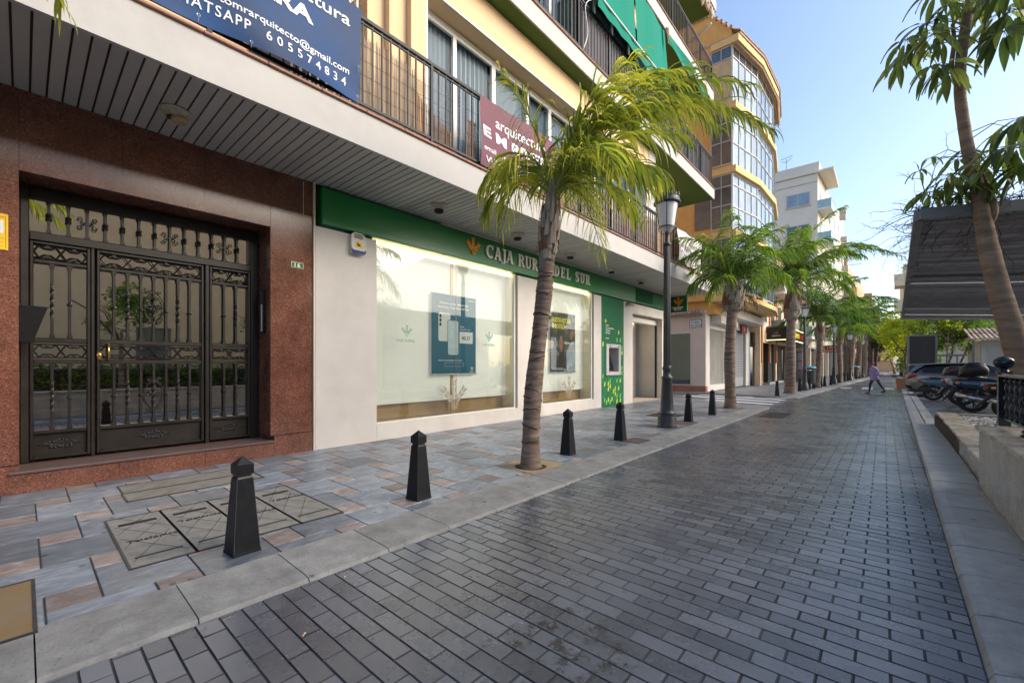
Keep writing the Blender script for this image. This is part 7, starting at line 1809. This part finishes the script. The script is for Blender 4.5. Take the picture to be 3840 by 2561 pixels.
# eave tiles
m = MB()
for i in range(len(OUT)-1):
    a, b = Vector((*OUT[i],0)), Vector((*OUT[i+1],0)); L_ = (b-a).length; n = max(1, round(L_/.26)); d = (b-a).normalized(); nn_ = Vector((d.y,-d.x,0))
    for k in range(n):
        c = a.lerp(b, (k+.5)/n) + nn_*.38; bb = len(m.v); r = R_.random()
        for (q, zz, rr) in ((0, 17.62, .12), (-1.3, 18.5, .10)):
            for j in range(6): an = PI*j/5; m.v.append(tuple(c+nn_*q+d*rr*math.cos(an)+Vector((0,0,zz+rr*math.sin(an)))))
        for j in range(5): m.face([bb+j, bb+j+1, bb+7+j, bb+6+j], r)
        m.face([bb+j for j in range(6)], r*.3)
poly = [(-7.6,22.9)] + [(x+.36, y) for x, y in OUT] + [(-7.6,32.7)]; m.prism(poly, 17.50, 17.60); m.build('tiled_eave', m_tile, cb)
m = MB()
for k in range(44): x = -5.66-.22*k; m.tube([(x, 22.80, 17.95+.0+(1.1*(min(1,(k)/4.5))+.35*k/44)), (x, 23.4, 18.05+(1.1*(min(1,(k)/4.5))+.35*k/44))], .08, 6)
m.build('gable_tiles', m_tile, cb)
m = MB(); m.smooth = True; m.tube([(x+.22, y, 17.05) for x, y in OUT], .05, 6); m.build('gutter', m_tile, cb)
# glazed galleries, each bay of each storey its own window
def gallery_win(a, b, z0, z1, cols, mat, mat_top, zt=.55, par=cb, mid=True, zl=1.15):
    a, b = Vector((*a,0)), Vector((*b,0)); d = (b-a); L_ = d.length; d = d/L_; N = Vector((d.y,-d.x,0)); m = MB()
    def bar(u0,u1,w0,w1,dep=.04): m.prism_on([(u0,w0),(u1,w0),(u1,w1),(u0,w1)], a-N*dep, d, (0,0,1), N, dep+.02)
    bar(0,.032,z0,z1); bar(L_-.032,L_,z0,z1); bar(.032,L_-.032,z0,z0+.05); bar(.032,L_-.032,z1-.05,z1); bar(.032,L_-.032,z1-zt-.025,z1-zt+.025)
    if mid: bar(.032,L_-.032,z0+zl-.022,z0+zl+.022)
    for k in range(1, cols): bar(L_*k/cols-.014, L_*k/cols+.014, z0+.05, z1-.05, .03)
    f = m.build('window', m_winw, par)
    for k in range(cols):
        u0, u1 = L_*k/cols+.02, L_*(k+1)/cols-.02
        g = MB(); g.cur = 0
        for (w0, w1, cu) in ((z0+.05, z1-zt-.03, 0), (z1-zt+.03, z1-.05, 1)):
            g.cur = cu; P_ = a - N*.015; g.poly([P_+d*u0+Vector((0,0,w0)), P_+d*u1+Vector((0,0,w0)), P_+d*u1+Vector((0,0,w1)), P_+d*u0+Vector((0,0,w1))], R_.random())
        g.build('pane', [mat, mat_top], f)
    return f
for k in range(4):
    z0, z1 = FL[k]+(.24 if k else .34), FL[k+1]-.12
    if k == 0:
        z0 += 0
    for i in range(len(OUT)-1):
        gallery_win(OUT[i], OUT[i+1], z0, z1, 4 if i < 2 else 3, m_gal if k else m_galu, m_gal if k < 3 else m_gald)
    # side face of the gallery, then two plain windows further in
    gallery_win((-6.62,22.95-.02), (-5.64,22.95-.02), z0+(.0 if k in (0,3) else .1), z1, 2, m_gald if k < 3 else pm('tan_blind', (.55,.42,.22), .5, var=.2), m_gald if k < 3 else m_galu, .62)  # tan lower panes on the top storey, dark ones below
m = MB(); m.box(-7.4,-6.66,22.90,22.94,8.3,10.6); m.box(-7.4,-6.66,22.90,22.94,5.1,7.4); m.build('dark_opening', m_gald, cb)
m = MB(); m.tube([(-7.6,22.9,17.3),(-7.3,22.8,17.1),(-7.1,22.85,16.4)], .06, 8); m.build('wall_pipe', m_yb, cb)
# ground floor
m = MB(); m.box(-16,-6.9,23.04,23.3,.28,4.2); m.build('ground_wall', m_pinkw, cb)
m = MB(); m.box(-16,-6.88,23.0,23.3,.0,.275); m.build('plinth', pm('plinth_tile', (.36,.13,.07), .6, var=.3, scale=5), cb)
m = MB(); m.box(-8.72,-7.62,23.02,23.035,.33,3.06); fr = m.build('window', m_shw, cb)
m = MB(); m.box(-8.68,-7.66,23.005,23.018,.60,3.03); m.build('pane', pm('olive_glass', (.20,.215,.155), .12, var=.08, spec=.8), fr); m = MB(); m.box(-8.68,-7.66,23.005,23.018,.36,.595); m.build('pane_foot', m_gald, fr)
m = MB(); tiles(m, -8.9, -7.0, 22.72, 23.1, 4.0, 4.22, .20, rad=.085); m.box(-9.0,-6.95,22.8,23.04,3.93,3.99); m.build('tile_strip', m_tile, cb)
GW = -6.9
m = MB(); m.box(GW-.3,GW,23.3,23.72,0,4.0); m.box(GW-.3,GW+.02,27.35,27.95,0,4.0); m.box(GW-.3,GW+.02,31.4,32.6,0,4.0); m.box(GW-.3,GW,23.72,27.35,3.3,4.0); m.box(GW-.3,GW,27.95,31.4,3.55,4.0); m.box(GW-.3,GW,23.72,27.35,0,.3); m.build('ground_wall', m_shw, cb)
m = MB(); m.box(GW-.9,GW-.85,23.5,31.5,0,4.0); m.build('shop_back', pm('shop_dim', (.20,.15,.10), .8, var=.2), cb)
m = MB()   # lattice grille
y = 23.75; n = 0
while y < 27.3:
    for j in range(28):
        z = .34+j*.106; m.tube([(GW-.1,y,z),(GW-.1,y+.055,z+.053),(GW-.1,y,z+.106)], .006, 3, cap=False); m.tube([(GW-.1,y+.11,z),(GW-.1,y+.055,z+.053),(GW-.1,y+.11,z+.106)], .006, 3, cap=False)
    y += .11
m.build('lattice_grille', m_alu, cb)
m = MB(); m.box(GW-.4,GW-.38,23.72,27.35,.3,3.3); m.build('shop_pane', glass('shop_glass2', (.8,.8,.75), .2), cb)
m = MB(); m.box(GW-.16,GW-.12,28.9,31.35,.02,3.5)
fr = m.build('roller_shutter', pm('shutter_grey', (.46,.48,.50), .45, .2, var=.05), cb); m = MB()
for j in range(25):
    for i in range(15): m.box(GW-.119,GW-.116,29.0+i*.155,29.09+i*.155,.62+j*.112,.675+j*.112)
m.build('shutter_hole', pm('hole_dark', (.07,.08,.09), .6), fr)
m = MB(); m.box(GW-.3,GW-.1,27.96,28.88,.02,3.5); m.build('door_reveal', m_shw, cb)
m = MB(); m.prism([(-7.2,23.7),(-6.25,24.7),(-6.05,26.6),(-6.0,32.5),(-6.9,32.5),(-6.9,23.7)], 3.98, 4.44); m.build('canopy', m_shw, cb)
m = MB(); m.prism_on([(23.9,3.55),(27.3,3.55),(27.3,3.85),(23.9,3.98)], (GW+.02,0,0), (0,1,0), (0,0,1), (1,0,0), .5); m.build('rolled_awning', pm('awning_cream', (.62,.57,.50), .8), cb)
m = MB(); m.smooth = True
for k in range(4): m.tube([(OUT[i][0]+.13+.02*math.sin(i*2+k), OUT[i][1]-.02, 4.58-.05*k+.03*math.sin(i*1.7+k)) for i in range(len(OUT))], .012, 4)
m.build('cables', m_iron, cb)
t = thing('pharmacy_sign', (GW, 30, 3.7), 'small dark red shop sign with a white emblem above the grey roller shutter', 'sign')
m = MB(); m.bbox(GW+.03, GW+.14, 29.9, 31.2, 3.42, 3.92, .01); m.build('sign_box', pm('sign_red', (.30,.015,.03), .4), t)
m = MB(); m.prism_on([(.0,.0),(.09,.2),(.08,.34),(.04,.34),(.03,.2),(-.03,.2),(-.04,.34),(-.08,.34),(-.09,.2)], (GW+.141,30.5,3.5), (0,1,0), (0,0,1), (1,0,0), .004); m.build('emblem', m_let, t)
t = thing('street_name_plate', (-7.4, 23.0, 3.5), 'white tile street name plate with brown border on the pink corner wall', 'sign')
m = MB(); m.box(-7.70,-7.08,23.015,23.036,3.31,3.73); m.build('border', pm('plate_brown', (.13,.07,.05), .6), t); m = MB(); m.box(-7.675,-7.105,23.005,23.014,3.335,3.705); m.build('tile', m_pw, t)
for s_, x, z in (('C/   María', -7.60, 3.55), ('Vega  Sánchez', -7.64, 3.40)): text_poly(s_, .105, (x,23.004,z), (1,0,0),(0,0,1),(0,-1,0), .002, m_bk, 'lettering', t, .002, sx=.9)

# ------------------------------------------------------------------ generic street building
def block(name, label, y0, y1, h, wallm, floors, fh, z_g, ncol, balc=None, side=True, winm=m_galu, depth=10, inset=.0, cat='building', framem=None, awn=None, wtop=1.5, xoff=0., ground=None):
    xa = xw(y0)-inset+xoff; xb = xw(y1)-inset+xoff; t = thing(name, ((xa+xb)/2-2, (y0+y1)/2, 0), label, cat); framem = framem or m_winw
    m = MB(); m.prism([(xa-depth,y0+.01),(xa,y0+.01),(xb,y1-.01),(xb-depth,y1-.01)], z_g, h); m.build('wall', wallm, t)
    d = Vector((xb-xa, y1-y0, 0)); L_ = d.length; d.normalize(); N = Vector((d.y,-d.x,0)); A = Vector((xa,y0,0))
    for f in range(floors):
        z = z_g + f*fh
        for c in range(ncol):
            u0 = L_*(c+.5)/ncol-.6; m = MB(); m.prism_on([(u0,z+.7),(u0+1.2,z+.7),(u0+1.2,z+.7+wtop),(u0,z+.7+wtop)], A, d, (0,0,1), N, .03); fr = m.build('window', framem, t)
            m = MB(); 
            for q in (0,1): m.prism_on([(u0+.06+q*.56,z+.76),(u0+.58+q*.56,z+.76),(u0+.58+q*.56,z+.64+wtop),(u0+.06+q*.56,z+.64+wtop)], A+N*.031, d, (0,0,1), N, .006)
            m.build('pane', winm, fr)
        if balc:
            (ua, ub, dep, bm, rm_) = balc; m = MB(); m.prism_on([(L_*ua,z-.05),(L_*ub,z-.05),(L_*ub,z+.12),(L_*ua,z+.12)], A, d, (0,0,1), N, dep); bb = m.build('balcony', bm, t)
            m = MB(); m.prism_on([(L_*ua,z+.14),(L_*ub,z+.14),(L_*ub,z+1.0),(L_*ua,z+1.0)], A+N*(dep-.05), d, (0,0,1), N, .03)
            P0 = A+d*(L_*ua); m.prism_on([(0,z+.14),(dep-.05,z+.14),(dep-.05,z+1.0),(0,z+1.0)], P0, N, (0,0,1), d, .03); m.build('balustrade', rm_, bb)
            m = MB(); m.prism_on([(L_*ua,z+1.0),(L_*ub,z+1.0),(L_*ub,z+1.05),(L_*ua,z+1.05)], A+N*(dep-.07), d, (0,0,1), N, .07); m.build('handrail', m_winw, bb)
            if awn and f in awn: m = MB(); m.prism_on([(L_*ua,z+fh-.15),(L_*ub*.8,z+fh-.15),(L_*ub*.8,z+fh-1.0),(L_*ua,z+fh-1.0)], A+N*(dep-.3), d, (0,-.0,1), N, .05); m.build('awning', pm('awning_navy', (.02,.09,.17), .7), t)
    # ground floor: piers and dark shop openings
    n = max(2, int(L_/3.2))
    for c in range(n):
        u0, u1 = L_*c/n, L_*(c+1)/n; m = MB(); m.prism_on([(u0,0),(u0+.35,0),(u0+.35,z_g),(u0,z_g)], A-N*.3, d, (0,0,1), N, .3); m.build('pier', ground or wallm, t)
        m = MB(); m.prism_on([(u0+.36,0),(u1-.01,0),(u1-.01,z_g-.7),(u0+.36,z_g-.7)], A-N*.5, d, (0,0,1), N, .05); m.build('shop_front', (m_shopA, m_shopB, m_shopC)[(c+int(y0)) % 3], t)
        m = MB(); m.prism_on([(u0+.36,z_g-.69),(u1-.01,z_g-.69),(u1-.01,z_g-.01),(u0+.36,z_g-.01)], A-N*.3, d, (0,0,1), N, .33); m.build('shop_fascia', ground or wallm, t)
    return t
m_shopA = pm('shop_front_dark', (.03,.028,.028), .15, var=.5, scale=2, spec=.8); m_shopB = pm('shop_front_cream', (.45,.38,.27), .5, var=.3, scale=1.2); m_shopC = pm('shop_front_brown', (.16,.10,.07), .4, var=.4, scale=1.5)
m_peb = pm('peach_pale', (.68,.50,.34), .8, var=.08, dirt=.1); m_orst = pm('orange_pilaster', (.50,.20,.08), .8, var=.15)
t = block('terrace_building', 'low peach building with orange pilasters behind the black arcade canopy', 32.62, 41.2, 9.3, m_peb, 2, 2.9, 3.6, 4, (.35,.98,.8,m_shw,pm('rail_panel',(.35,.33,.30),.6)), winm=m_gald)
for u in (.02, .26, .5, .98):
    m = MB(); y = 32.7+8.4*u; m.box(xw(y), xw(y)+.07, y, y+.22, 1.5, 9.3); m.build('pilaster', m_orst, t)
m = MB(); m.box(-6.9,-6.28,33.4,33.5,0,3.6); m.build('side_pier', m_peb, t)
cb2 = block('shop_building', 'pale low building with a blue awning behind the green and red arrow signs', 41.2, 54.0, 10.2, pm('pale_render', (.58,.54,.47), .8, var=.06, dirt=.15), 2, 3.1, 3.7, 4, (.25,.75,1.1,m_shw,pm('balcony_glass',(.30,.42,.44),.15,var=.1)), winm=m_gald, awn=(0,), ground=pm('travertine', (.55,.50,.43), .6, var=.08))
wb = block('white_building', 'tall white apartment block with glass balconies rising behind the palms', 54.0, 75.0, 21.2, pm('white_render', (.70,.63,.53), .8, var=.04, dirt=.12), 5, 3.35, 4.0, 6, (.0,.16,1.15,m_shw,pm('balcony_glass2',(.33,.47,.48),.15,var=.08)), winm=m_gal, inset=-.15)
XG = xw(54)+.15
m = MB(); m.box(XG-9, XG+1.35, 53.85, 60, 21.25, 21.45); m.box(XG-9, XG+.1, 54.3, 60, 21.45, 22.5); m.build('roof_slab', MATS['white_render'], wb)
for k, z in enumerate((18.15, 14.8, 11.5)):
    m = MB(); m.box(XG-2.75, XG-.65, 53.94, 54.0, z, z+1.35); m.box(XG-2.85, XG-.55, 53.86, 53.99, z-.12, z-.04); fr = m.build('window', m_winw, wb)
    for q in (0, 1): m = MB(); m.box(XG-2.67+q*1.0, XG-1.75+q*1.0+.02*q, 53.92, 53.938, z+.07, z+1.28); m.build('pane', m_gal if k != 1 else m_galu, fr)
m = MB(); m.box(XG-8.9, XG, 53.97, 53.998, 20.35, 20.40); m.build('string_course', pm('string_grey', (.35,.32,.28), .8), wb)
for k in range(3):
    m = MB(); zz = 18.2-3.35*k; m.bbox(-3.9+.1*k, -3.3+.1*k, 62, 62.8, zz, zz+.55, .02); m.build('cooling_unit', pm('cooling_cream', (.45,.42,.36), .6, var=.1), wb)
    m = MB(); m.bbox(-3.9+.1*k, -3.3+.1*k, 62, 62.8, zz+.75, zz+1.3, .02); m.build('cooling_unit', MATS['cooling_cream'], wb)
t = thing('roof_aerial', (XG-2.9, 55, 22.5), 'thin television aerial on the roof of the white block', 'aerial')
m = MB(); m.tube([(XG-2.9,55,22.5),(XG-2.9,55,23.9)], .03, 5); m.tube([(XG-3.4,55,23.75),(XG-2.9,55,23.55),(XG-2.4,55,23.9)], .025, 5); m.tube([(XG-3.4,55,23.95),(XG-2.3,55,24.15)], .025, 5); m.build('mast', m_iron, t)
block('brown_building', 'narrow beige-brown apartment block with terraces on its roof beyond the white one', 75.0, 99.0, 15.2, pm('beige_render', (.48,.37,.27), .8, var=.1, dirt=.2), 3, 3.5, 4.0, 7, (.0,.4,1.0,m_shw,m_yb), winm=m_gald, inset=-.6)
t = thing('roof_terrace', (-3.4, 76, 15.2), 'small railed roof terrace room on top of the beige-brown block', 'terrace')
m = MB(); m.box(-5.6,-3.9,75.6,79,15.2,16.4); m.build('room', MATS['beige_render'], t); m = MB()
m.box(-3.85,-2.3,75.4,75.46,16.0,16.06); m.box(-3.85,-2.3,75.4,75.46,15.2,15.26)
for k in range(8): m.box(-3.85+.21*k,-3.82+.21*k,75.4,75.45,15.2,16.0)
m.build('railing', MATS['beige_render'], t)
# end of the street
t = thing('orange_building', (-3, 135, 0), 'stepped orange-brown building at the very end of the street', 'building')
m_orb = pm('orange_render', (.62,.33,.17), .85, var=.12, scale=.4)
m = MB(); m.box(-14, 1.6, 132, 150, 0, 12.2); m.box(-12, -.9, 134, 150, 12.2, 15.5); m.box(-12, -2.2, 136, 150, 15.5, 19); m.build('wall', m_orb, t)
for r in range(5):
    for c in range(8):
        m = MB(); x = -10.5+c*1.5; m.box(x, x+.8, 131.94, 131.99, 2.2+r*2.1, 3.4+r*2.1); m.build('window', m_gald, t)
for r in range(3):
    m = MB(); m.box(-12, 1.4, 131.2, 131.98, 3.9+r*2.9, 4.6+r*2.9); m.build('balcony', pm('orange_pale', (.66,.44,.28), .8), t)
t = thing('cream_building', (5, 75, 0), 'cream apartment block with stacked curved balconies on the right of the street', 'building')
m = MB(); m.box(1.75, 14, 68.5, 84, 0, 13.3); m.build('wall', pm('cream_render', (.62,.54,.42), .8, var=.05, dirt=.1), t)
for k, z in enumerate((4.9, 7.6, 10.6)):
    m = MB(); m.frust(0,0,0,.35,1,1); m.v = []; m.f = []; m.r = []; m.m = []; m.sm = []
    m.box(.95, 14, 66.9, 70, z, z+.22); m.prism_on([(.95,z+.22),(1.75,z+.22),(1.75,z+1.35),(.88,z+1.35),(.95,z+.6)], (0,66.9,0), (1,0,0), (0,0,1), (0,1,0), 3.1); bb = m.build('balcony', MATS['cream_render'], t)
    m = MB(); m.box(1.75, 6, 66.95, 67.0, z+1.15, z+1.22)
    for q in range(22): m.box(1.85+q*.2, 1.89+q*.2, 66.95, 67.0, z+.22, z+1.15)
    m.build('balustrade', m_winw, bb)
    m = MB(); m.box(2.2, 3.6, 68.42, 68.48, z+.3, z+2.3); m.build('window', m_gald, t)
# shop fronts and signs on the left, further along
t = thing('arcade_canopy', (-5.7, 38, 3.6), 'black film-strip arcade canopy reading VERAMATIC with a coloured apple emblem', 'canopy')
m_film = pm('film_black', (.018,.016,.016), .4); CX0, CX1, CZ0, CZ1 = -6.52, -4.99, 3.12, 4.06
m = MB(); m.box(CX0, CX1, 34.2, 42.4, CZ0, CZ1); m.build('canopy_box', m_film, t)
m = MB()
for k in range(17):
    for z in (CZ0+.05, CZ1-.05): m.prism_on(rpoly(-.022,.022,-.016,.016,.008,2), (CX0+.06+k*.088,34.198,z), (1,0,0),(0,0,1),(0,-1,0), .004)
for k in range(9): m.prism_on(rpoly(-.022,.022,-.016,.016,.008,2), (CX0+.05,34.198,CZ0+.12+k*.085), (1,0,0),(0,0,1),(0,-1,0), .004)
m.build('film_hole', pm('film_hole_white', (.5,.5,.48), .5), t)
def disc(mb, cx_, cz_, rx, rz, y, a0=0, a1=360, inner=0., n=20):
    for i in range(n):
        t0, t1 = math.radians(a0+(a1-a0)*i/n), math.radians(a0+(a1-a0)*(i+1)/n)
        mb.prism_on([(cx_+rx*inner*math.cos(t0), cz_+rz*inner*math.sin(t0)),(cx_+rx*math.cos(t0), cz_+rz*math.sin(t0)),(cx_+rx*math.cos(t1), cz_+rz*math.sin(t1)),(cx_+rx*inner*math.cos(t1), cz_+rz*inner*math.sin(t1))], (0,y,0), (1,0,0),(0,0,1),(0,-1,0), .006)
m = MB(); disc(m, -5.62, 3.60, .155, .13, 34.195, 150, 390, .62); m.build('emblem_ring', pm('emblem_blue', (.01,.15,.55), .4), t)
m = MB(); disc(m, -5.62, 3.62, .10, .095, 34.19); m.build('emblem_apple', pm('emblem_red', (.65,.01,.02), .4), t)
m = MB(); m.prism_on([(-5.62,3.70),(-5.56,3.72),(-5.50,3.86),(-5.60,3.80)], (0,34.19,0), (1,0,0),(0,0,1),(0,-1,0), .006); m.build('emblem_leaf', pm('emblem_yellow', (.80,.62,.02), .4), t)
text_poly('VERAMATIC', .10, (-5.62,34.198,3.36), (1,0,0),(0,0,1),(0,-1,0), .004, m_let, 'lettering', t, .004, align='CENTER')
m = MB(); m.box(CX0, CX1+.02, 34.17, 34.2, CZ0-.03, CZ0); m.box(CX1, CX1+.03, 34.2, 42.4, CZ0+.02, CZ0+.05); m.box(CX1, CX1+.03, 34.2, 42.4, CZ1-.08, CZ1-.05); m.build('neon_line', emit('neon_yellow', (1,.85,.35), 2.2), t)
m = MB()
for k in range(7): m.box(CX1, CX1+.02, 37.0+k*.42, 37.32+k*.42, 3.42, 3.76)
m.build('side_lettering', MATS['emblem_yellow'], t)
m = MB(); m.box(CX1, CX1+.02, 40.6, 41.1, 3.42, 3.76); m.box(CX1, CX1+.02, 41.3, 42.2, 3.42, 3.76); m.build('side_badge', MATS['emblem_red'], t)
t = thing('arcade_entrance', (-6.6, 35, 0), 'dark open entrance with black doors under the film-strip canopy', 'entrance')
m = MB(); m.box(-7.0,-6.28,34.9,40.3,.0,3.1); m.build('dark_opening', m_film, t)
m = MB()
for y in (34.9, 36.8, 38.8): m.box(-6.28,-6.22,y,y+.12,.15,3.0)
m.build('door_frame', m_iron, t); m = MB(); m.box(-6.9,-6.1,34.8,40.4,0,.14); m.build('entrance_step', pm('step_grey', (.35,.36,.37), .5), t)
t = thing('arrow_sign', (-3.5, 46, 2.8), 'green restaurant sign with golden arches over a red amusement hall arrow sign', 'sign')
m = MB(); m.box(-4.16,-2.84,46,46.08,2.80,3.08); m.build('green_board', m_bgd, t); m = MB(); m.box(-3.86,-2.80,46,46.08,2.47,2.78); m.build('red_board', pm('board_red', (.55,.02,.02), .5), t); m = MB(); m.box(-4.16,-3.87,46,46.08,2.47,2.78); m.build('arrow_board', m_pw, t)
m = MB()
for cx_ in (-4.02, -3.80): m.tube([(cx_+.10*math.cos(a*PI/10), 45.98, 2.80+.26*math.sin(a*PI/10)) for a in range(11)], .022, 6)
m.build('arches', pm('arch_gold', (.85,.48,.04), .4), t)
m = MB(); m.prism_on([(-4.03,2.52),(-3.99,2.52),(-3.99,2.66),(-3.95,2.66),(-4.01,2.75),(-4.07,2.66),(-4.03,2.66)], (0,45.99,0), (1,0,0),(0,0,1),(0,-1,0), .01); m.build('arrow', m_dark, t)
text_poly('TERRAZA', .13, (-3.62,46,2.88), (1,0,0),(0,0,1),(0,-1,0), .006, m_let, 'lettering', t, .003); text_poly('SALÓN DE JUEGOS', .115, (-3.82,46,2.575), (1,0,0),(0,0,1),(0,-1,0), .006, m_let, 'lettering', t, .004, sx=.9)
m = MB(); m.box(-3.05,-2.97,46.1,46.18,0,2.8); m.box(-5.5,-3.05,46.1,46.16,2.84,2.9); m.build('sign_post', m_wedge, t)
t = thing('shop_lettering_board', (-5.6, 41.3, 3.2), 'stone shop fascia with dark letters beyond the arcade canopy', 'sign')
m = MB(); m.box(-6.0,-4.75,42.6,42.7,2.5,3.45); m.build('board', MATS['travertine'], t); text_poly('KOVSKI', .24, (-5.55,42.6,2.85), (1,0,0),(0,0,1),(0,-1,0), .01, m_iron, 'lettering', t, .004)
t = thing('display_case', (-5.6, 41.6, 0), 'wood-framed glass display case against the wall right of the third palm', 'display case')
m = MB(); m.box(-5.95,-5.0,41.5,42.3,.9,2.5); c_ = m.build('case_body', pm('case_wood', (.20,.08,.05), .5, var=.2), t)
for i in range(3):
    for j in range(2):
        m = MB(); m.box(-5.9+i*.31,-5.64+i*.31,41.47,41.495,1.0+j*.75,1.65+j*.75); m.build('pane', m_gal, t)
m = MB(); m.box(-5.95,-5.0,41.5,42.3,0,.9); m.build('case_foot', m_gald, t)
t = thing('blue_panel_sign', (1.4, 52, 2), 'small blue sign at the right kerb before the far trees', 'sign')
m = MB(); m.box(1.05,1.75,52,52.05,2.0,2.7); m.build('sign_panel', pm('sign_blue', (.02,.16,.42), .5), t); m = MB(); m.box(1.38,1.43,52.05,52.1,0,2.0); m.build('sign_post', m_iron, t)

t = thing('plaza_hedge', (8, -4, 0), 'clipped dark hedge on the plaza, mirrored low in the entrance glass', 'hedge'); m = MB(); rg = random.Random(3)
for k in range(9000):
    c = Vector((rg.uniform(7.3,8.2) if rg.random() < .5 else 7.3+rg.uniform(-.06,.06), rg.uniform(-15,9), rg.uniform(0,1.35))); d = Vector((rg.gauss(0,1),rg.gauss(0,1),rg.gauss(0,1))).normalized(); w_ = d.orthogonal().normalized(); m.poly([c-d*.09,c+w_*.05,c+d*.09,c-w_*.05], rg.random())
m.build('leaves', m_lm, t); m = MB(); m.box(7.45,8.1,-15,9,0,1.2); m.build('inner_twigs', m_vine, t)
# ------------------------------------------------------------------ the plaza side behind the camera's right, seen mirrored in the glass
m_plw = pm('plaza_wall_render', (.82,.63,.38), .85, var=.07, scale=.8, dirt=.12)
t = thing('plaza_house', (12, -2, 0), 'warm beige rendered house across the plaza, mirrored in the entrance glass', 'building')
m = MB(); m.box(9.5, 22, -16, 10.5, 0, 8.6); m.build('wall', m_plw, t); m = MB(); m.box(9.2, 22, -16.2, 10.7, 8.6, 8.8); m.build('roof', m_tile, t)
for y in (-9, -4.5, 3.2): m = MB(); m.box(9.46, 9.499, y, y+1.2, 1.2, 3.0); m.build('window', m_gald, t)
t = thing('plaza_house', (12, 14, 0), 'lower cream house across the plaza, mirrored in the bank windows', 'building')
m = MB(); m.box(11.5, 24, 11.5, 26, 0, 4.8); m.build('wall', pm('plaza_cream', (.66,.60,.48), .85, var=.07, dirt=.1), t); m = MB(); m.box(11.2, 24, 11.4, 26.2, 4.8, 5.0); m.build('roof', m_tile, t)
for i, (x, y, s) in enumerate(((5.2,-1.8,2), (6.4,2.4,5), (7.2,7.8,6), (5.8,-6.5,12))):
    leafy('plaza_tree', (x,y), ('small round tree on the plaza, mirrored in the door glass', 'slim tree on the plaza mirrored between the door and the bank', 'dark tree on the plaza mirrored in the bank window', 'tree on the plaza behind the camera')[i], [(x,y,3.1,1.0,.9),(x+.3,y+.2,3.7,.7,.6)], m_lm, [(x,y,x+.1,y,2.6,.09)], s, 1500, .14)
